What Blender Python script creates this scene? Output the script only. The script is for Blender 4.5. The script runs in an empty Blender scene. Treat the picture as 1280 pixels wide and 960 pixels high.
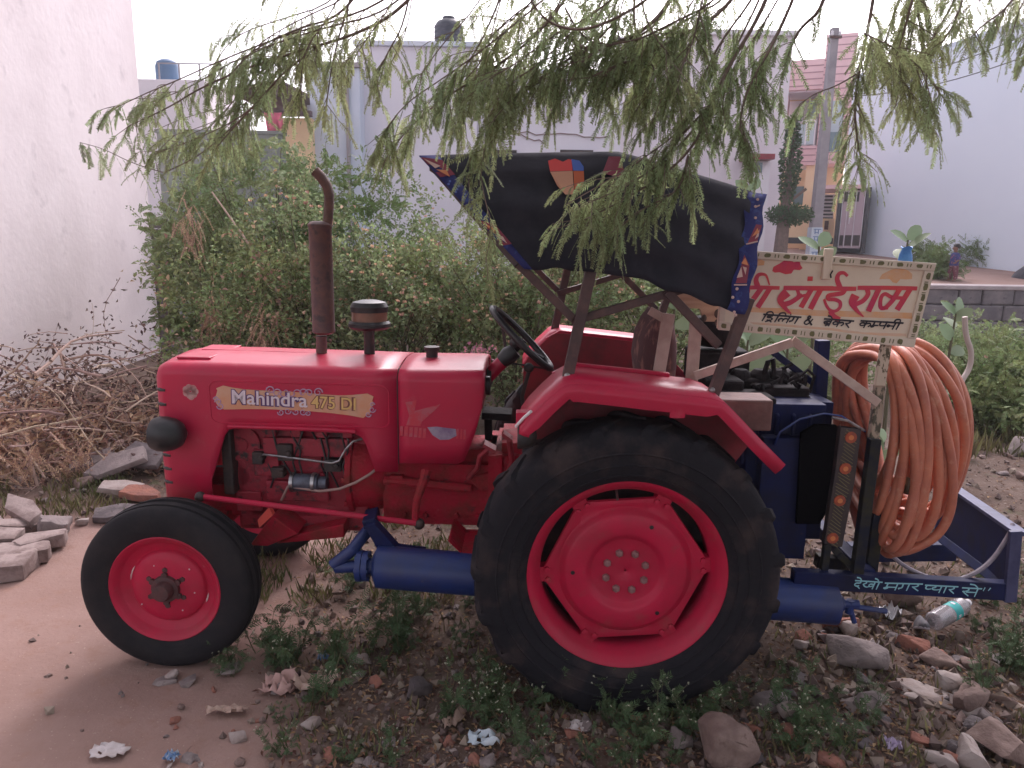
import bpy, bmesh, math, random
from mathutils import Vector, Matrix, noise, Euler

R = math.radians
rnd = random.Random(7)
SC = bpy.context.scene
COL = SC.collection

# ---------------------------------------------------------------- camera
CAM_H, PITCH, ROLL, FPX = 1.8689, 0.2029, 0.0151, 904.57
cd = bpy.data.cameras.new('camera')
cam = bpy.data.objects.new('camera', cd)
COL.objects.link(cam)
cam.location = (0, 0, CAM_H)
cam.rotation_euler = (Matrix.Rotation(math.pi / 2 - PITCH, 3, 'X') @ Matrix.Rotation(ROLL, 3, 'Z')).to_euler()
cd.sensor_width = 36
cd.lens = FPX / 1280 * 36
cd.clip_start, cd.clip_end = 0.05, 1200
SC.camera = cam

# ---------------------------------------------------------------- sky and sun
SUN_EL, SUN_AZ = R(42), R(14)            # azimuth from +Y (away from the viewer) towards +X
w = bpy.data.worlds.new('World')
SC.world = w
w.use_nodes = True
nt = w.node_tree
nt.nodes.clear()
sky = nt.nodes.new('ShaderNodeTexSky')
sky.sky_type = 'NISHITA'
sky.sun_disc = False
sky.sun_elevation, sky.sun_rotation = SUN_EL, SUN_AZ
sky.dust_density = 4.0
sky.air_density = 1.0
hs = nt.nodes.new('ShaderNodeHueSaturation')
hs.inputs['Saturation'].default_value = 0.22
mul = nt.nodes.new('ShaderNodeMixRGB')
mul.blend_type = 'MULTIPLY'
mul.inputs[0].default_value = 1.0
mul.inputs[2].default_value = (1.0, 0.945, 1.015, 1)
bg = nt.nodes.new('ShaderNodeBackground')
bg.inputs['Strength'].default_value = 0.15
wo = nt.nodes.new('ShaderNodeOutputWorld')
nt.links.new(sky.outputs[0], hs.inputs['Color'])
nt.links.new(hs.outputs[0], mul.inputs[1])
nt.links.new(mul.outputs[0], bg.inputs['Color'])
nt.links.new(bg.outputs[0], wo.inputs['Surface'])
sl = bpy.data.lights.new('sun', 'SUN')
sl.energy = 0.5
sl.angle = R(25)
sl.color = (1.0, 0.86, 0.86)
so = bpy.data.objects.new('sun', sl)
COL.objects.link(so)
sd = Vector((math.sin(SUN_AZ) * math.cos(SUN_EL), math.cos(SUN_AZ) * math.cos(SUN_EL), math.sin(SUN_EL)))
so.rotation_euler = (-sd).to_track_quat('-Z', 'Y').to_euler()
so.location = sd * 40
SC.view_settings.view_transform = 'Standard'
SC.view_settings.look = 'None'
SC.view_settings.gamma = 1
SC.view_settings.use_curve_mapping = False
SC.view_settings.exposure = 1.28

# ---------------------------------------------------------------- surveying helpers (photo sight lines to metres)
TX, TY, PSI = -1.45, 3.4523, -0.0187     # tractor: ground point below the front axle, and its heading
CP, SP = math.cos(PSI), math.sin(PSI)


def ray(px, py):
    u0, v0 = px - 640, py - 480
    cr, sr = math.cos(ROLL), math.sin(ROLL)
    u, v = cr * u0 + sr * v0, -sr * u0 + cr * v0
    up = -v / FPX
    return Vector((u / FPX, math.cos(PITCH) + up * math.sin(PITCH), -math.sin(PITCH) + up * math.cos(PITCH)))


def W(px, py, Y):
    d = ray(px, py)
    return Vector((0, 0, CAM_H)) + d * (Y / d.y)


def G(px, py, z=0.0):
    d = ray(px, py)
    return Vector((0, 0, CAM_H)) + d * ((z - CAM_H) / d.z)


def L(px, py, c):
    """tractor-local point on the tractor-local plane y = c"""
    d = ray(px, py)
    ox, oy = -TX, -TY
    ol = (CP * ox + SP * oy, -SP * ox + CP * oy)
    dl = (CP * d.x + SP * d.y, -SP * d.x + CP * d.y)
    t = (c - ol[1]) / dl[1]
    return Vector((ol[0] + t * dl[0], c, CAM_H + t * d.z))


# ---------------------------------------------------------------- mesh helpers
class MB:
    def __init__(s):
        s.v, s.f, s.m = [], [], []
        s.mi = 0

    def face(s, idx):
        s.f.append(tuple(idx))
        s.m.append(s.mi)

    def add(s, vs, fs):
        b = len(s.v)
        s.v += [tuple(v) for v in vs]
        for f in fs:
            s.face([b + i for i in f])
        return s

    def box(s, c, size, rot=None):
        hx, hy, hz = [k / 2 for k in size]
        vs = [Vector((x, y, z)) for x in (-hx, hx) for y in (-hy, hy) for z in (-hz, hz)]
        if rot is not None:
            m = Euler(rot).to_matrix() if not isinstance(rot, Matrix) else rot
            vs = [m @ v for v in vs]
        c = Vector(c)
        return s.add([v + c for v in vs], [(0, 1, 3, 2), (4, 6, 7, 5), (0, 4, 5, 1), (2, 3, 7, 6), (0, 2, 6, 4), (1, 5, 7, 3)])

    def beam(s, p, q, wd, h, side=(0, 1, 0)):
        p, q = Vector(p), Vector(q)
        d = (q - p).normalized()
        a = Vector(side)
        a = (a - d * a.dot(d)).normalized()
        b = d.cross(a)
        vs = []
        for o in (p, q):
            for i, j in ((-1, -1), (1, -1), (1, 1), (-1, 1)):
                vs.append(o + a * (i * wd / 2) + b * (j * h / 2))
        return s.add(vs, [(0, 1, 2, 3), (7, 6, 5, 4), (0, 4, 5, 1), (1, 5, 6, 2), (2, 6, 7, 3), (3, 7, 4, 0)])

    def tube(s, pts, r, n=8, closed=False, caps=True):
        pts = [Vector(p) for p in pts]
        N = len(pts)
        rs = r if isinstance(r, (list, tuple)) else [r] * N
        rings, a = [], None
        for i in range(N):
            if closed:
                d = pts[(i + 1) % N] - pts[i - 1]
            else:
                d = pts[min(i + 1, N - 1)] - pts[max(i - 1, 0)]
            if d.length < 1e-9:
                d = Vector((0, 0, 1))
            d.normalize()
            if a is None:
                a = d.orthogonal().normalized()
            else:
                a = a - d * a.dot(d)
                if a.length < 1e-6:
                    a = d.orthogonal()
                a.normalize()
            b = d.cross(a)
            rings.append([pts[i] + (a * math.cos(t) + b * math.sin(t)) * rs[i] for t in [2 * math.pi * k / n for k in range(n)]])
        return s.loft(rings, True, closed, caps)

    def loft(s, rings, ring_closed=True, closed=False, caps=False):
        n = len(rings[0])
        b = len(s.v)
        for rg in rings:
            s.v += [tuple(p) for p in rg]
        N = len(rings)
        for i in range(N if closed else N - 1):
            j = (i + 1) % N
            for k in range(n if ring_closed else n - 1):
                l = (k + 1) % n
                s.face((b + i * n + k, b + i * n + l, b + j * n + l, b + j * n + k))
        if caps and not closed:
            s.face([b + k for k in range(n)][::-1])
            s.face([b + (N - 1) * n + k for k in range(n)])
        return s

    def lathe(s, prof, axis='z', c=(0, 0, 0), n=40, caps=False):
        c = Vector(c)
        rings = []
        for r, h in prof:
            rg = []
            for k in range(n):
                t = 2 * math.pi * k / n
                x, y = r * math.cos(t), r * math.sin(t)
                rg.append(c + Vector({'z': (x, y, h), 'x': (h, x, y), 'y': (y, h, x)}[axis]))
            rings.append(rg)
        return s.loft(rings, True, False, caps)

    def prism(s, pts, off):
        pts = [Vector(p) for p in pts]
        off = Vector(off)
        n = len(pts)
        b = len(s.v)
        s.v += [tuple(p) for p in pts] + [tuple(p + off) for p in pts]
        s.face(range(b, b + n))
        s.face([b + n + k for k in range(n)][::-1])
        for k in range(n):
            l = (k + 1) % n
            s.face((b + k, b + n + k, b + n + l, b + l))
        return s

    def ball(s, c, rad, nu=10, nv=7):
        rx, ry, rz = (rad, rad, rad) if not isinstance(rad, (tuple, list)) else rad
        c = Vector(c)
        b = len(s.v)
        s.v.append(tuple(c + Vector((0, 0, -rz))))
        for i in range(1, nv):
            p = -math.pi / 2 + math.pi * i / nv
            for k in range(nu):
                t = 2 * math.pi * k / nu
                s.v.append(tuple(c + Vector((rx * math.cos(p) * math.cos(t), ry * math.cos(p) * math.sin(t), rz * math.sin(p)))))
        s.v.append(tuple(c + Vector((0, 0, rz))))
        top = len(s.v) - 1
        for k in range(nu):
            l = (k + 1) % nu
            s.face((b, b + 1 + l, b + 1 + k))
            for i in range(nv - 2):
                s.face((b + 1 + i * nu + k, b + 1 + i * nu + l, b + 1 + (i + 1) * nu + l, b + 1 + (i + 1) * nu + k))
            s.face((top, b + 1 + (nv - 2) * nu + k, b + 1 + (nv - 2) * nu + l))
        return s

    def build(s, name, mats, parent=None, smooth=35, bevel=0, solid=0, fix=True):
        me = bpy.data.meshes.new(name)
        me.from_pydata(s.v, [], s.f)
        mats = mats if isinstance(mats, (list, tuple)) else [mats]
        for m in mats:
            me.materials.append(m)
        if len(mats) > 1:
            me.polygons.foreach_set('material_index', s.m)
        if fix:
            bm = bmesh.new()
            bm.from_mesh(me)
            bmesh.ops.recalc_face_normals(bm, faces=bm.faces)
            bm.to_mesh(me)
            bm.free()
        if smooth:
            me.polygons.foreach_set('use_smooth', [True] * len(me.polygons))
            if smooth < 170:
                me.set_sharp_from_angle(angle=R(smooth))
        me.update()
        o = bpy.data.objects.new(name, me)
        COL.objects.link(o)
        if parent is not None:
            o.parent = parent
        if solid:
            md = o.modifiers.new('thickness', 'SOLIDIFY')
            md.thickness = solid
            md.offset = 0
        if bevel:
            md = o.modifiers.new('bevel', 'BEVEL')
            md.width = bevel
            md.segments = 2
            md.limit_method = 'ANGLE'
            md.angle_limit = R(40)
        return o


def tag(o, label=None, cat=None, group=None, kind=None):
    if label:
        o['label'] = label
    if cat:
        o['category'] = cat
    if group:
        o['group'] = group
    if kind:
        o['kind'] = kind
    return o


def empty(name, loc=(0, 0, 0), rz=0.0):
    o = bpy.data.objects.new(name, None)
    COL.objects.link(o)
    o.location = loc
    o.rotation_euler = (0, 0, rz)
    o.empty_display_size = 0.1
    return o


def copy_tree(o, parent=None):
    c = o.copy()
    COL.objects.link(c)
    c.parent = parent
    for ch in o.children:
        copy_tree(ch, c)
    return c


def text(name, body, size, mat, parent, loc, rot=(math.pi / 2, 0, 0), ext=0.0006, off=0.0, shear=0.0, sx=1.0, space=1.0):
    cu = bpy.data.curves.new(name, 'FONT')
    cu.body = body
    cu.size = size
    cu.extrude = ext
    cu.offset = off
    cu.shear = shear
    cu.space_character = space
    cu.align_x, cu.align_y = 'LEFT', 'BOTTOM_BASELINE'
    t = bpy.data.objects.new(name, cu)
    COL.objects.link(t)
    dg = bpy.context.evaluated_depsgraph_get()
    me = bpy.data.meshes.new_from_object(t.evaluated_get(dg))
    bpy.data.objects.remove(t)
    me.materials.clear()
    me.materials.append(mat)
    o = bpy.data.objects.new(name, me)
    COL.objects.link(o)
    o.parent = parent
    o.location = loc
    o.rotation_euler = rot
    o.scale = (sx, 1, 1)
    return o


# ---------------------------------------------------------------- materials
def mat(name, col, rough=0.7, metal=0.0, col2=None, scale=6.0, lo=0.4, hi=0.65, bump=0.0, bscale=40.0,
        col3=None, scale3=25.0, lo3=0.6, hi3=0.68, coat=0.0, island=0.0, stretch=None, spec=0.5, trans=0.0, subs=0.0):
    m = bpy.data.materials.new(name)
    m.use_nodes = True
    n, l = m.node_tree.nodes, m.node_tree.links
    b = n['Principled BSDF']
    b.inputs['Roughness'].default_value = rough
    b.inputs['Metallic'].default_value = metal
    b.inputs['Coat Weight'].default_value = coat
    b.inputs['Coat Roughness'].default_value = 0.2
    b.inputs['Specular IOR Level'].default_value = spec
    b.inputs['Transmission Weight'].default_value = trans
    tc = n.new('ShaderNodeTexCoord')
    src = tc.outputs['Object']
    if stretch:
        mp = n.new('ShaderNodeMapping')
        mp.inputs['Scale'].default_value = stretch
        l.new(src, mp.inputs['Vector'])
        src = mp.outputs[0]

    def nz(sc, a, c, det=6):
        t = n.new('ShaderNodeTexNoise')
        t.inputs['Scale'].default_value = sc
        t.inputs['Detail'].default_value = det
        t.inputs['Roughness'].default_value = 0.62
        l.new(src, t.inputs['Vector'])
        mr = n.new('ShaderNodeMapRange')
        mr.inputs['From Min'].default_value, mr.inputs['From Max'].default_value = a, c
        l.new(t.outputs[0], mr.inputs['Value'])
        return mr.outputs[0]

    def mix(fac, a, c):
        x = n.new('ShaderNodeMixRGB')
        l.new(fac, x.inputs[0])
        for i, k in ((1, a), (2, c)):
            if hasattr(k, 'is_output'):
                l.new(k, x.inputs[i])
            else:
                x.inputs[i].default_value = (*k, 1)
        return x.outputs[0]

    cur = col
    if col2:
        cur = mix(nz(scale, lo, hi), cur, col2)
    if col3:
        cur = mix(nz(scale3, lo3, hi3), cur, col3)
    if island:
        g = n.new('ShaderNodeNewGeometry')
        h = n.new('ShaderNodeHueSaturation')
        mr = n.new('ShaderNodeMapRange')
        mr.inputs['To Min'].default_value, mr.inputs['To Max'].default_value = 1 - island, 1 + island
        l.new(g.outputs['Random Per Island'], mr.inputs['Value'])
        l.new(mr.outputs[0], h.inputs['Value'])
        mh = n.new('ShaderNodeMath')
        mh.operation = 'MULTIPLY_ADD'
        mh.inputs[1].default_value, mh.inputs[2].default_value = 0.06, 0.47
        l.new(g.outputs['Random Per Island'], mh.inputs[0])
        l.new(mh.outputs[0], h.inputs['Hue'])
        if hasattr(cur, 'is_output'):
            l.new(cur, h.inputs['Color'])
        else:
            h.inputs['Color'].default_value = (*cur, 1)
        cur = h.outputs[0]
    if hasattr(cur, 'is_output'):
        l.new(cur, b.inputs['Base Color'])
    else:
        b.inputs['Base Color'].default_value = (*cur, 1)
    if bump:
        t = n.new('ShaderNodeTexNoise')
        t.inputs['Scale'].default_value = bscale
        t.inputs['Detail'].default_value = 8
        l.new(src, t.inputs['Vector'])
        bp = n.new('ShaderNodeBump')
        bp.inputs['Strength'].default_value = bump
        bp.inputs['Distance'].default_value = 0.02
        l.new(t.outputs[0], bp.inputs['Height'])
        l.new(bp.outputs[0], b.inputs['Normal'])
    if subs:
        tl = n.new('ShaderNodeBsdfTranslucent')
        if hasattr(cur, 'is_output'):
            l.new(cur, tl.inputs['Color'])
        else:
            tl.inputs['Color'].default_value = (*cur, 1)
        ms = n.new('ShaderNodeMixShader')
        ms.inputs[0].default_value = subs
        l.new(b.outputs[0], ms.inputs[1])
        l.new(tl.outputs[0], ms.inputs[2])
        l.new(ms.outputs[0], n['Material Output'].inputs['Surface'])
    return m


RED = mat('red_paint', (0.47, 0.008, 0.050), 0.42, spec=.35, col2=(0.40, 0.014, 0.050), scale=4, coat=0.15,
          col3=(0.46, 0.10, 0.115), scale3=11, lo3=0.60, hi3=0.9, bump=.03, bscale=25)
REDC = mat('red_cast_paint', (0.36, 0.016, 0.036), 0.55, col2=(0.17, 0.035, 0.03), scale=9, lo=0.42, hi=0.7, bump=0.35, bscale=60, spec=.08,
           col3=(0.05, 0.03, 0.03), scale3=14, lo3=0.60, hi3=0.72)
REDW = mat('red_wheel_paint', (0.47, 0.010, 0.050), 0.45, col2=(0.36, 0.018, 0.045), scale=5, bump=0.06, spec=.3,
           col3=(0.28, 0.06, 0.06), scale3=9, lo3=0.58, hi3=0.8)
ENG = mat('oily_engine_red', (0.30, 0.016, 0.035), 0.55, col2=(0.06, 0.018, 0.02), scale=8, lo=.52, hi=.7, bump=.3, bscale=50, col3=(.025, .018, .018), scale3=20, lo3=.55, hi3=.66)
DRED = mat('dark_red_paint', (0.28, 0.015, 0.03), 0.5, col2=(0.16, 0.02, 0.025), scale=7)
TYRE = mat('tyre_rubber', (0.012, 0.011, 0.014), 0.82, col2=(0.026, 0.022, 0.023), scale=7, lo=0.45, hi=0.75, bump=0.1, bscale=90, spec=.3)
TYRED = mat('dusty_tyre_rubber', (0.012, 0.011, 0.015), 0.85, col2=(0.055, 0.038, 0.036), scale=6, lo=0.5, hi=0.74, bump=0.15, bscale=60, spec=.25)
BLACK = mat('black_plastic', (0.012, 0.012, 0.014), 0.45, col2=(0.03, 0.028, 0.03), scale=20)
SOOT = mat('soot_black_iron', (0.010, 0.009, 0.011), 0.85, col2=(0.022, 0.018, 0.02), scale=16, bump=.3, spec=.15)
DARK = mat('dark_greasy_metal', (0.02, 0.018, 0.02), 0.6, col2=(0.06, 0.035, 0.03), scale=14, bump=0.2)
RUST = mat('rusty_steel', (0.07, 0.035, 0.03), 0.7, col2=(0.13, 0.06, 0.045), scale=22, bump=0.2)
EXH = mat('heat_browned_steel', (0.085, 0.05, 0.052), 0.6, col2=(0.15, 0.075, 0.06), scale=18, col3=(0.05, 0.035, 0.04), scale3=9, bump=0.12)
STEEL = mat('bare_steel', (0.45, 0.43, 0.44), 0.38, 0.9, col2=(0.22, 0.2, 0.2), scale=30)
FRAME = mat('brown_painted_tube', (0.062, 0.036, 0.038), 0.55, col2=(0.11, 0.06, 0.055), scale=16, bump=0.1)
BLUE = mat('blue_paint', (0.009, 0.030, 0.15), 0.45, col2=(0.02, 0.03, 0.10), scale=6, col3=(0.10, 0.08, 0.09), scale3=16, lo3=0.66, hi3=0.8, bump=0.05)
DBLUE = mat('dark_blue_paint', (0.006, 0.012, 0.066), 0.6, col2=(0.010, 0.011, 0.034), scale=7, col3=(0.05, 0.04, 0.04), scale3=20, lo3=0.66, hi3=0.8, spec=.2)
CREAM = mat('cream_sign_paint', (0.74, 0.63, 0.51), 0.55, col2=(0.67, 0.55, 0.44), scale=5)
PALE = mat('pale_painted_wood', (0.50, 0.38, 0.33), 0.65, col2=(0.40, 0.28, 0.24), scale=14)
SRED = mat('sign_red', (0.62, 0.05, 0.06), 0.5, col2=(0.50, 0.02, 0.10), scale=9)
SBLK = mat('sign_black', (0.02, 0.015, 0.025), 0.5)
SORG = mat('sign_orange', (0.72, 0.36, 0.16), 0.55, col2=(0.66, 0.42, 0.28), scale=14)
SGRN = mat('sign_olive', (0.16, 0.15, 0.06), 0.6, col2=(0.11, 0.10, 0.05), scale=30)
BTXT = mat('turquoise_brush_paint', (0.25, 0.50, 0.56), 0.6)
HOSE = mat('orange_rubber_hose', (0.50, 0.165, 0.095), 0.5, col2=(0.38, 0.12, 0.08), scale=9, col3=(0.50, 0.25, 0.17), scale3=30, lo3=0.55, hi3=0.75)
TARP = mat('black_canopy_tarp', (0.012, 0.012, 0.022), 0.72, col2=(0.022, 0.020, 0.032), scale=8, bump=0.1, bscale=30, spec=0.3)

# ================================================================ SETTING
def sstep(a, b, x):
    t = min(1, max(0, (x - a) / (b - a)))
    return t * t * (3 - 2 * t)


def fbm(x, y, s, seed=0.0):
    return noise.fractal(Vector((x * s, y * s, seed)), 1.0, 2.0, 4)


def pathness(x, y):
    """1 on the beaten earth path at the left, 0 on the littered plot"""
    edge = -0.95 + 0.35 * fbm(x, y, 1.3, 3.1) - 0.18 * max(0, y - 3.0)
    edge += 0.25 * sstep(2.9, 2.1, y)
    far = sstep(5.0, 4.2, y + 0.4 * fbm(x, y, 0.8, 9.0))
    return sstep(edge + 0.28, edge - 0.28, x) * far


def gz(x, y):
    p = pathness(x, y)
    z = 0.012 * fbm(x, y, 0.9, 1.0) * (1 - 0.5 * p)
    z += 0.022 * fbm(x, y, 3.5, 5.0) * (1 - 0.8 * p) * sstep(0, 1, y)
    z += 0.010 * fbm(x, y, 11.0, 8.0) * (1 - 0.85 * p) * (1 if y < 9 else 0)
    # spoil heaps: low bank at the right, behind the drawbar
    z += 0.16 * math.exp(-(((x - 4.0) / 1.3) ** 2 + ((y - 5.6) / 1.0) ** 2))
    z += 0.10 * math.exp(-(((x + 3.1) / 0.9) ** 2 + ((y - 5.2) / 0.7) ** 2))
    # raised road beyond the stone retaining wall
    if y > 15.0:
        k = sstep(3.5, 6.5, x)
        z += k * min(1.55, 0.93 + (y - 15) * 0.05)
    # keep the wheel prints level
    for wx, wy, rr in ((TX, TY - 0.56, 0.28), (TX + 1.92, TY - 0.77, 0.35)):
        k = math.exp(-((x - wx) ** 2 + (y - wy) ** 2) / (rr * rr))
        z = z * (1 - k) + 0.004 * k
    return z


def axis(lo, hi, fine_lo, fine_hi, step, grow=1.22):
    xs = []
    x = fine_lo
    while x <= fine_hi:
        xs.append(x)
        x += step
    s, x = step, fine_hi
    while x < hi:
        s *= grow
        x += s
        xs.append(min(x, hi))
    s, x = step, fine_lo
    while x > lo:
        s *= grow
        x -= s
        xs.insert(0, max(x, lo))
    return xs


gx = axis(-60, 60, -4.0, 4.6, 0.055)
gy = axis(-30, 75, 1.3, 6.6, 0.055)
gy = sorted([y for y in gy if not 14.7 < y < 15.4] + [14.95, 15.001, 15.06, 15.4])
mb = MB()
for y in gy:
    for x in gx:
        mb.v.append((x, y, gz(x, y)))
nx = len(gx)
for j in range(len(gy) - 1):
    for i in range(nx - 1):
        mb.face((j * nx + i, j * nx + i + 1, (j + 1) * nx + i + 1, (j + 1) * nx + i))

gm = bpy.data.materials.new('earth')
gm.use_nodes = True
n, l = gm.node_tree.nodes, gm.node_tree.links
b = n['Principled BSDF']
b.inputs['Roughness'].default_value = 0.95
b.inputs['Specular IOR Level'].default_value = 0.2
tc = n.new('ShaderNodeTexCoord')


def gnoise(sc, a, c, det=8, rg=0.65):
    t = n.new('ShaderNodeTexNoise')
    t.inputs['Scale'].default_value = sc
    t.inputs['Detail'].default_value = det
    t.inputs['Roughness'].default_value = rg
    l.new(tc.outputs['Object'], t.inputs['Vector'])
    mr = n.new('ShaderNodeMapRange')
    mr.inputs['From Min'].default_value, mr.inputs['From Max'].default_value = a, c
    l.new(t.outputs[0], mr.inputs['Value'])
    return mr.outputs[0]


def gmix(f, a, c):
    x = n.new('ShaderNodeMixRGB')
    l.new(f, x.inputs[0])
    for i, k in ((1, a), (2, c)):
        if hasattr(k, 'is_output'):
            l.new(k, x.inputs[i])
        else:
            x.inputs[i].default_value = (*k, 1)
    return x.outputs[0]


at = n.new('ShaderNodeAttribute')
at.attribute_name = 'path'
soil = gmix(gnoise(2.2, .38, .62), (0.098, 0.066, 0.053), (0.155, 0.11, 0.09))
soil = gmix(gnoise(17, .52, .66), soil, (0.10, 0.06, 0.045))
soil = gmix(gnoise(55, .58, .66), soil, (0.25, 0.20, 0.17))
soil = gmix(gnoise(5.5, .58, .70), soil, (0.09, 0.085, 0.045))
path = gmix(gnoise(1.6, .35, .65), (0.27, 0.172, 0.145), (0.33, 0.22, 0.19))
path = gmix(gnoise(9, .52, .70), path, (0.28, 0.17, 0.135))
path = gmix(gnoise(70, .63, .70), path, (0.46, 0.36, 0.31))
l.new(gmix(at.outputs['Fac'], soil, path), b.inputs['Base Color'])
bp = n.new('ShaderNodeBump')
bp.inputs['Strength'].default_value = 0.6
bp.inputs['Distance'].default_value = 0.012
l.new(gnoise(38, 0, 1, 10, 0.7), bp.inputs['Height'])
l.new(bp.outputs[0], b.inputs['Normal'])
ground = mb.build('ground', gm, smooth=180, fix=False)
pa = ground.data.attributes.new('path', 'FLOAT', 'POINT')
pa.data.foreach_set('value', [max(pathness(v[0], v[1]), sstep(4.5, 7, v[0]) * (1 if v[1] > 15 else 0)) for v in mb.v])
tag(ground, kind='structure')

# ---------------------------------------------------------------- wall materials
PLAST = mat('limewashed_plaster', (0.86, 0.77, 0.78), 0.9, col2=(0.76, 0.67, 0.68), scale=1.1, lo=0.42, hi=0.72, bump=0.25, bscale=9,
            col3=(0.56, 0.49, 0.51), scale3=2.6, lo3=0.60, hi3=0.80)
WHITE1 = mat('white_plaster', (0.74, 0.73, 0.80), 0.9, col2=(0.68, 0.66, 0.74), scale=0.7, bump=0.1, bscale=6, col3=(0.55, 0.53, 0.60), scale3=1.6, lo3=0.64, hi3=0.8, stretch=(1, 1, 0.4))
WHITE2 = mat('bluish_plaster', (0.58, 0.65, 0.76), 0.9, col2=(0.66, 0.70, 0.78), scale=0.8, bump=0.1, bscale=6)
WHITE3 = mat('pinkish_plaster', (0.76, 0.70, 0.73), 0.9, col2=(0.70, 0.64, 0.68), scale=0.8)
LILAC = mat('pale_blue_plaster', (0.82, 0.88, 0.97), 0.9, col2=(0.79, 0.85, 0.95), scale=0.5, col3=(0.75, 0.80, 0.91), scale3=1.2, lo3=0.62, hi3=0.8)
PINKT = mat('pink_cladding', (0.78, 0.52, 0.53), 0.7, col2=(0.72, 0.47, 0.48), scale=2)
PINKD = mat('pink_cladding_joint', (0.42, 0.24, 0.26), 0.8)
PEACH = mat('peach_plaster', (0.88, 0.66, 0.42), 0.85, col2=(0.84, 0.61, 0.40), scale=1.5)
GRANITE = mat('black_granite', (0.03, 0.03, 0.04), 0.3)
GLASS = mat('grey_green_glass', (0.10, 0.17, 0.20), 0.12, spec=0.8)
GLASS2 = mat('pale_rail_glass', (0.42, 0.50, 0.54), 0.15, spec=0.7)
GRILLE = mat('mauve_door_steel', (0.48, 0.36, 0.40), 0.6)
WPAINT = mat('white_trim', (0.75, 0.72, 0.75), 0.6)
BRICK = mat('raw_brick_pillar', (0.20, 0.13, 0.13), 0.9, col2=(0.28, 0.20, 0.19), scale=6)
TIN = mat('weathered_tin', (0.13, 0.095, 0.11), 0.7, 0.2, col2=(0.18, 0.13, 0.14), scale=3)
GREENW = mat('mossy_grey_wall', (0.15, 0.18, 0.165), 0.95, col2=(0.20, 0.22, 0.21), scale=1.2)
TANKB = mat('black_tank_plastic', (0.035, 0.04, 0.055), 0.5)
TANKL = mat('blue_tank_plastic', (0.05, 0.13, 0.25), 0.5)
CONC = mat('weathered_concrete', (0.36, 0.33, 0.35), 0.9, col2=(0.28, 0.26, 0.28), scale=3, bump=0.2)
STONEW = mat('rubble_masonry', (0.13, 0.115, 0.125), 0.9, col2=(0.22, 0.19, 0.19), scale=2.5, col3=(0.08, 0.07, 0.08), scale3=7, bump=0.5, bscale=8)


def block(name, pxa, pxb, top, Y, depth, m, parent=None, py=200, zb=-0.1):
    """a plastered block whose face towards the plot spans two sight lines at distance Y"""
    a, c = W(pxa, py, Y), W(pxb, py, Y)
    zt = W((pxa + pxb) / 2, top, Y).z
    o = MB().box(((a.x + c.x) / 2, Y + depth / 2, (zt + zb) / 2), (c.x - a.x, depth, zt - zb)).build(name, m, parent, smooth=0, bevel=0.02)
    return o, a.x, c.x, zt


# left: tall limewashed side wall running away from the viewer
t = empty('white_building', (-5.4, 7, 0))
tag(t, 'tall limewashed building at the left whose blank stained wall runs beside the path', 'building')
mb = MB()
mb.prism([(0.33, -5.0, -0.1), (-0.06, 4.12, -0.1), (-7, 4.12, -0.1), (-7, -5.0, -0.1)], (0, 0, 8.1))
mb.build('wall', PLAST, t, smooth=0, bevel=0.03)
mb = MB()
mb.prism([(0.40, -5.02, 8.0), (0.02, 4.2, 8.0), (-7.02, 4.2, 8.0), (-7.02, -5.02, 8.0)], (0, 0, 0.18))
mb.build('roof_slab', CONC, t, smooth=0)
mb = MB()
for k in range(12):
    z0 = 0.0
    mb.box((-0.09 + 0.05 * rnd.random(), 4.19 + 0.04 * rnd.random(), 0.1 + k * 0.17), (0.28 + 0.12 * rnd.random(), 0.16, 0.15), (0.1 * rnd.random(), 0.1 * rnd.random(), 0.2 * rnd.random()))
mb.build('exposed_corner_stones', STONEW, t, smooth=0, bevel=0.02)

# mossy compound wall behind the bushes
a, c = W(196, 166, 13.5), W(352, 166, 13.5)
o = MB().box(((a.x + c.x) / 2, 13.6, a.z / 2), (c.x - a.x, 0.22, a.z)).box(((a.x + c.x) / 2, 13.6, a.z + 0.03), (c.x - a.x + 0.05, 0.28, 0.06)).build('compound_wall', GREENW, smooth=0)
tag(o, 'mossy grey green compound wall behind the tall bushes at the left', 'wall')

# small far house with blue tank
t = empty('far_house', (W(225, 120, 34).x, 34, 0))
tag(t, 'small far white house with a blue water tank just past the limewashed wall', 'house')
o, x0, x1, zt = block('wall', 150, 262, 99, 34, 4, WHITE3)
x2 = W(300, 100, 34).x
o.parent = t
o.matrix_parent_inverse = Matrix.Translation(-t.location)
p = W(232, 97, 34)
mb = MB()
for dx in (0, 0.9, 1.8, 2.7):
    mb.box((p.x - t.location.x + dx - 1.2, 0.1, zt + 0.35), (0.06, 0.06, 0.7))
mb.box((p.x - t.location.x + 0.15, 0.1, zt + 0.68), (2.8, 0.05, 0.05))
mb.build('roof_rail', CONC, t, smooth=0)
p = W(197, 92, 34)
MB().lathe([(0.02, 1.05), (0.25, 1.02), (0.45, 0.9), (0.52, 0.7), (0.52, 0)], 'z', (p.x - t.location.x, 1.0, zt), 20).build('water_tank', TANKL, t)

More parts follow.
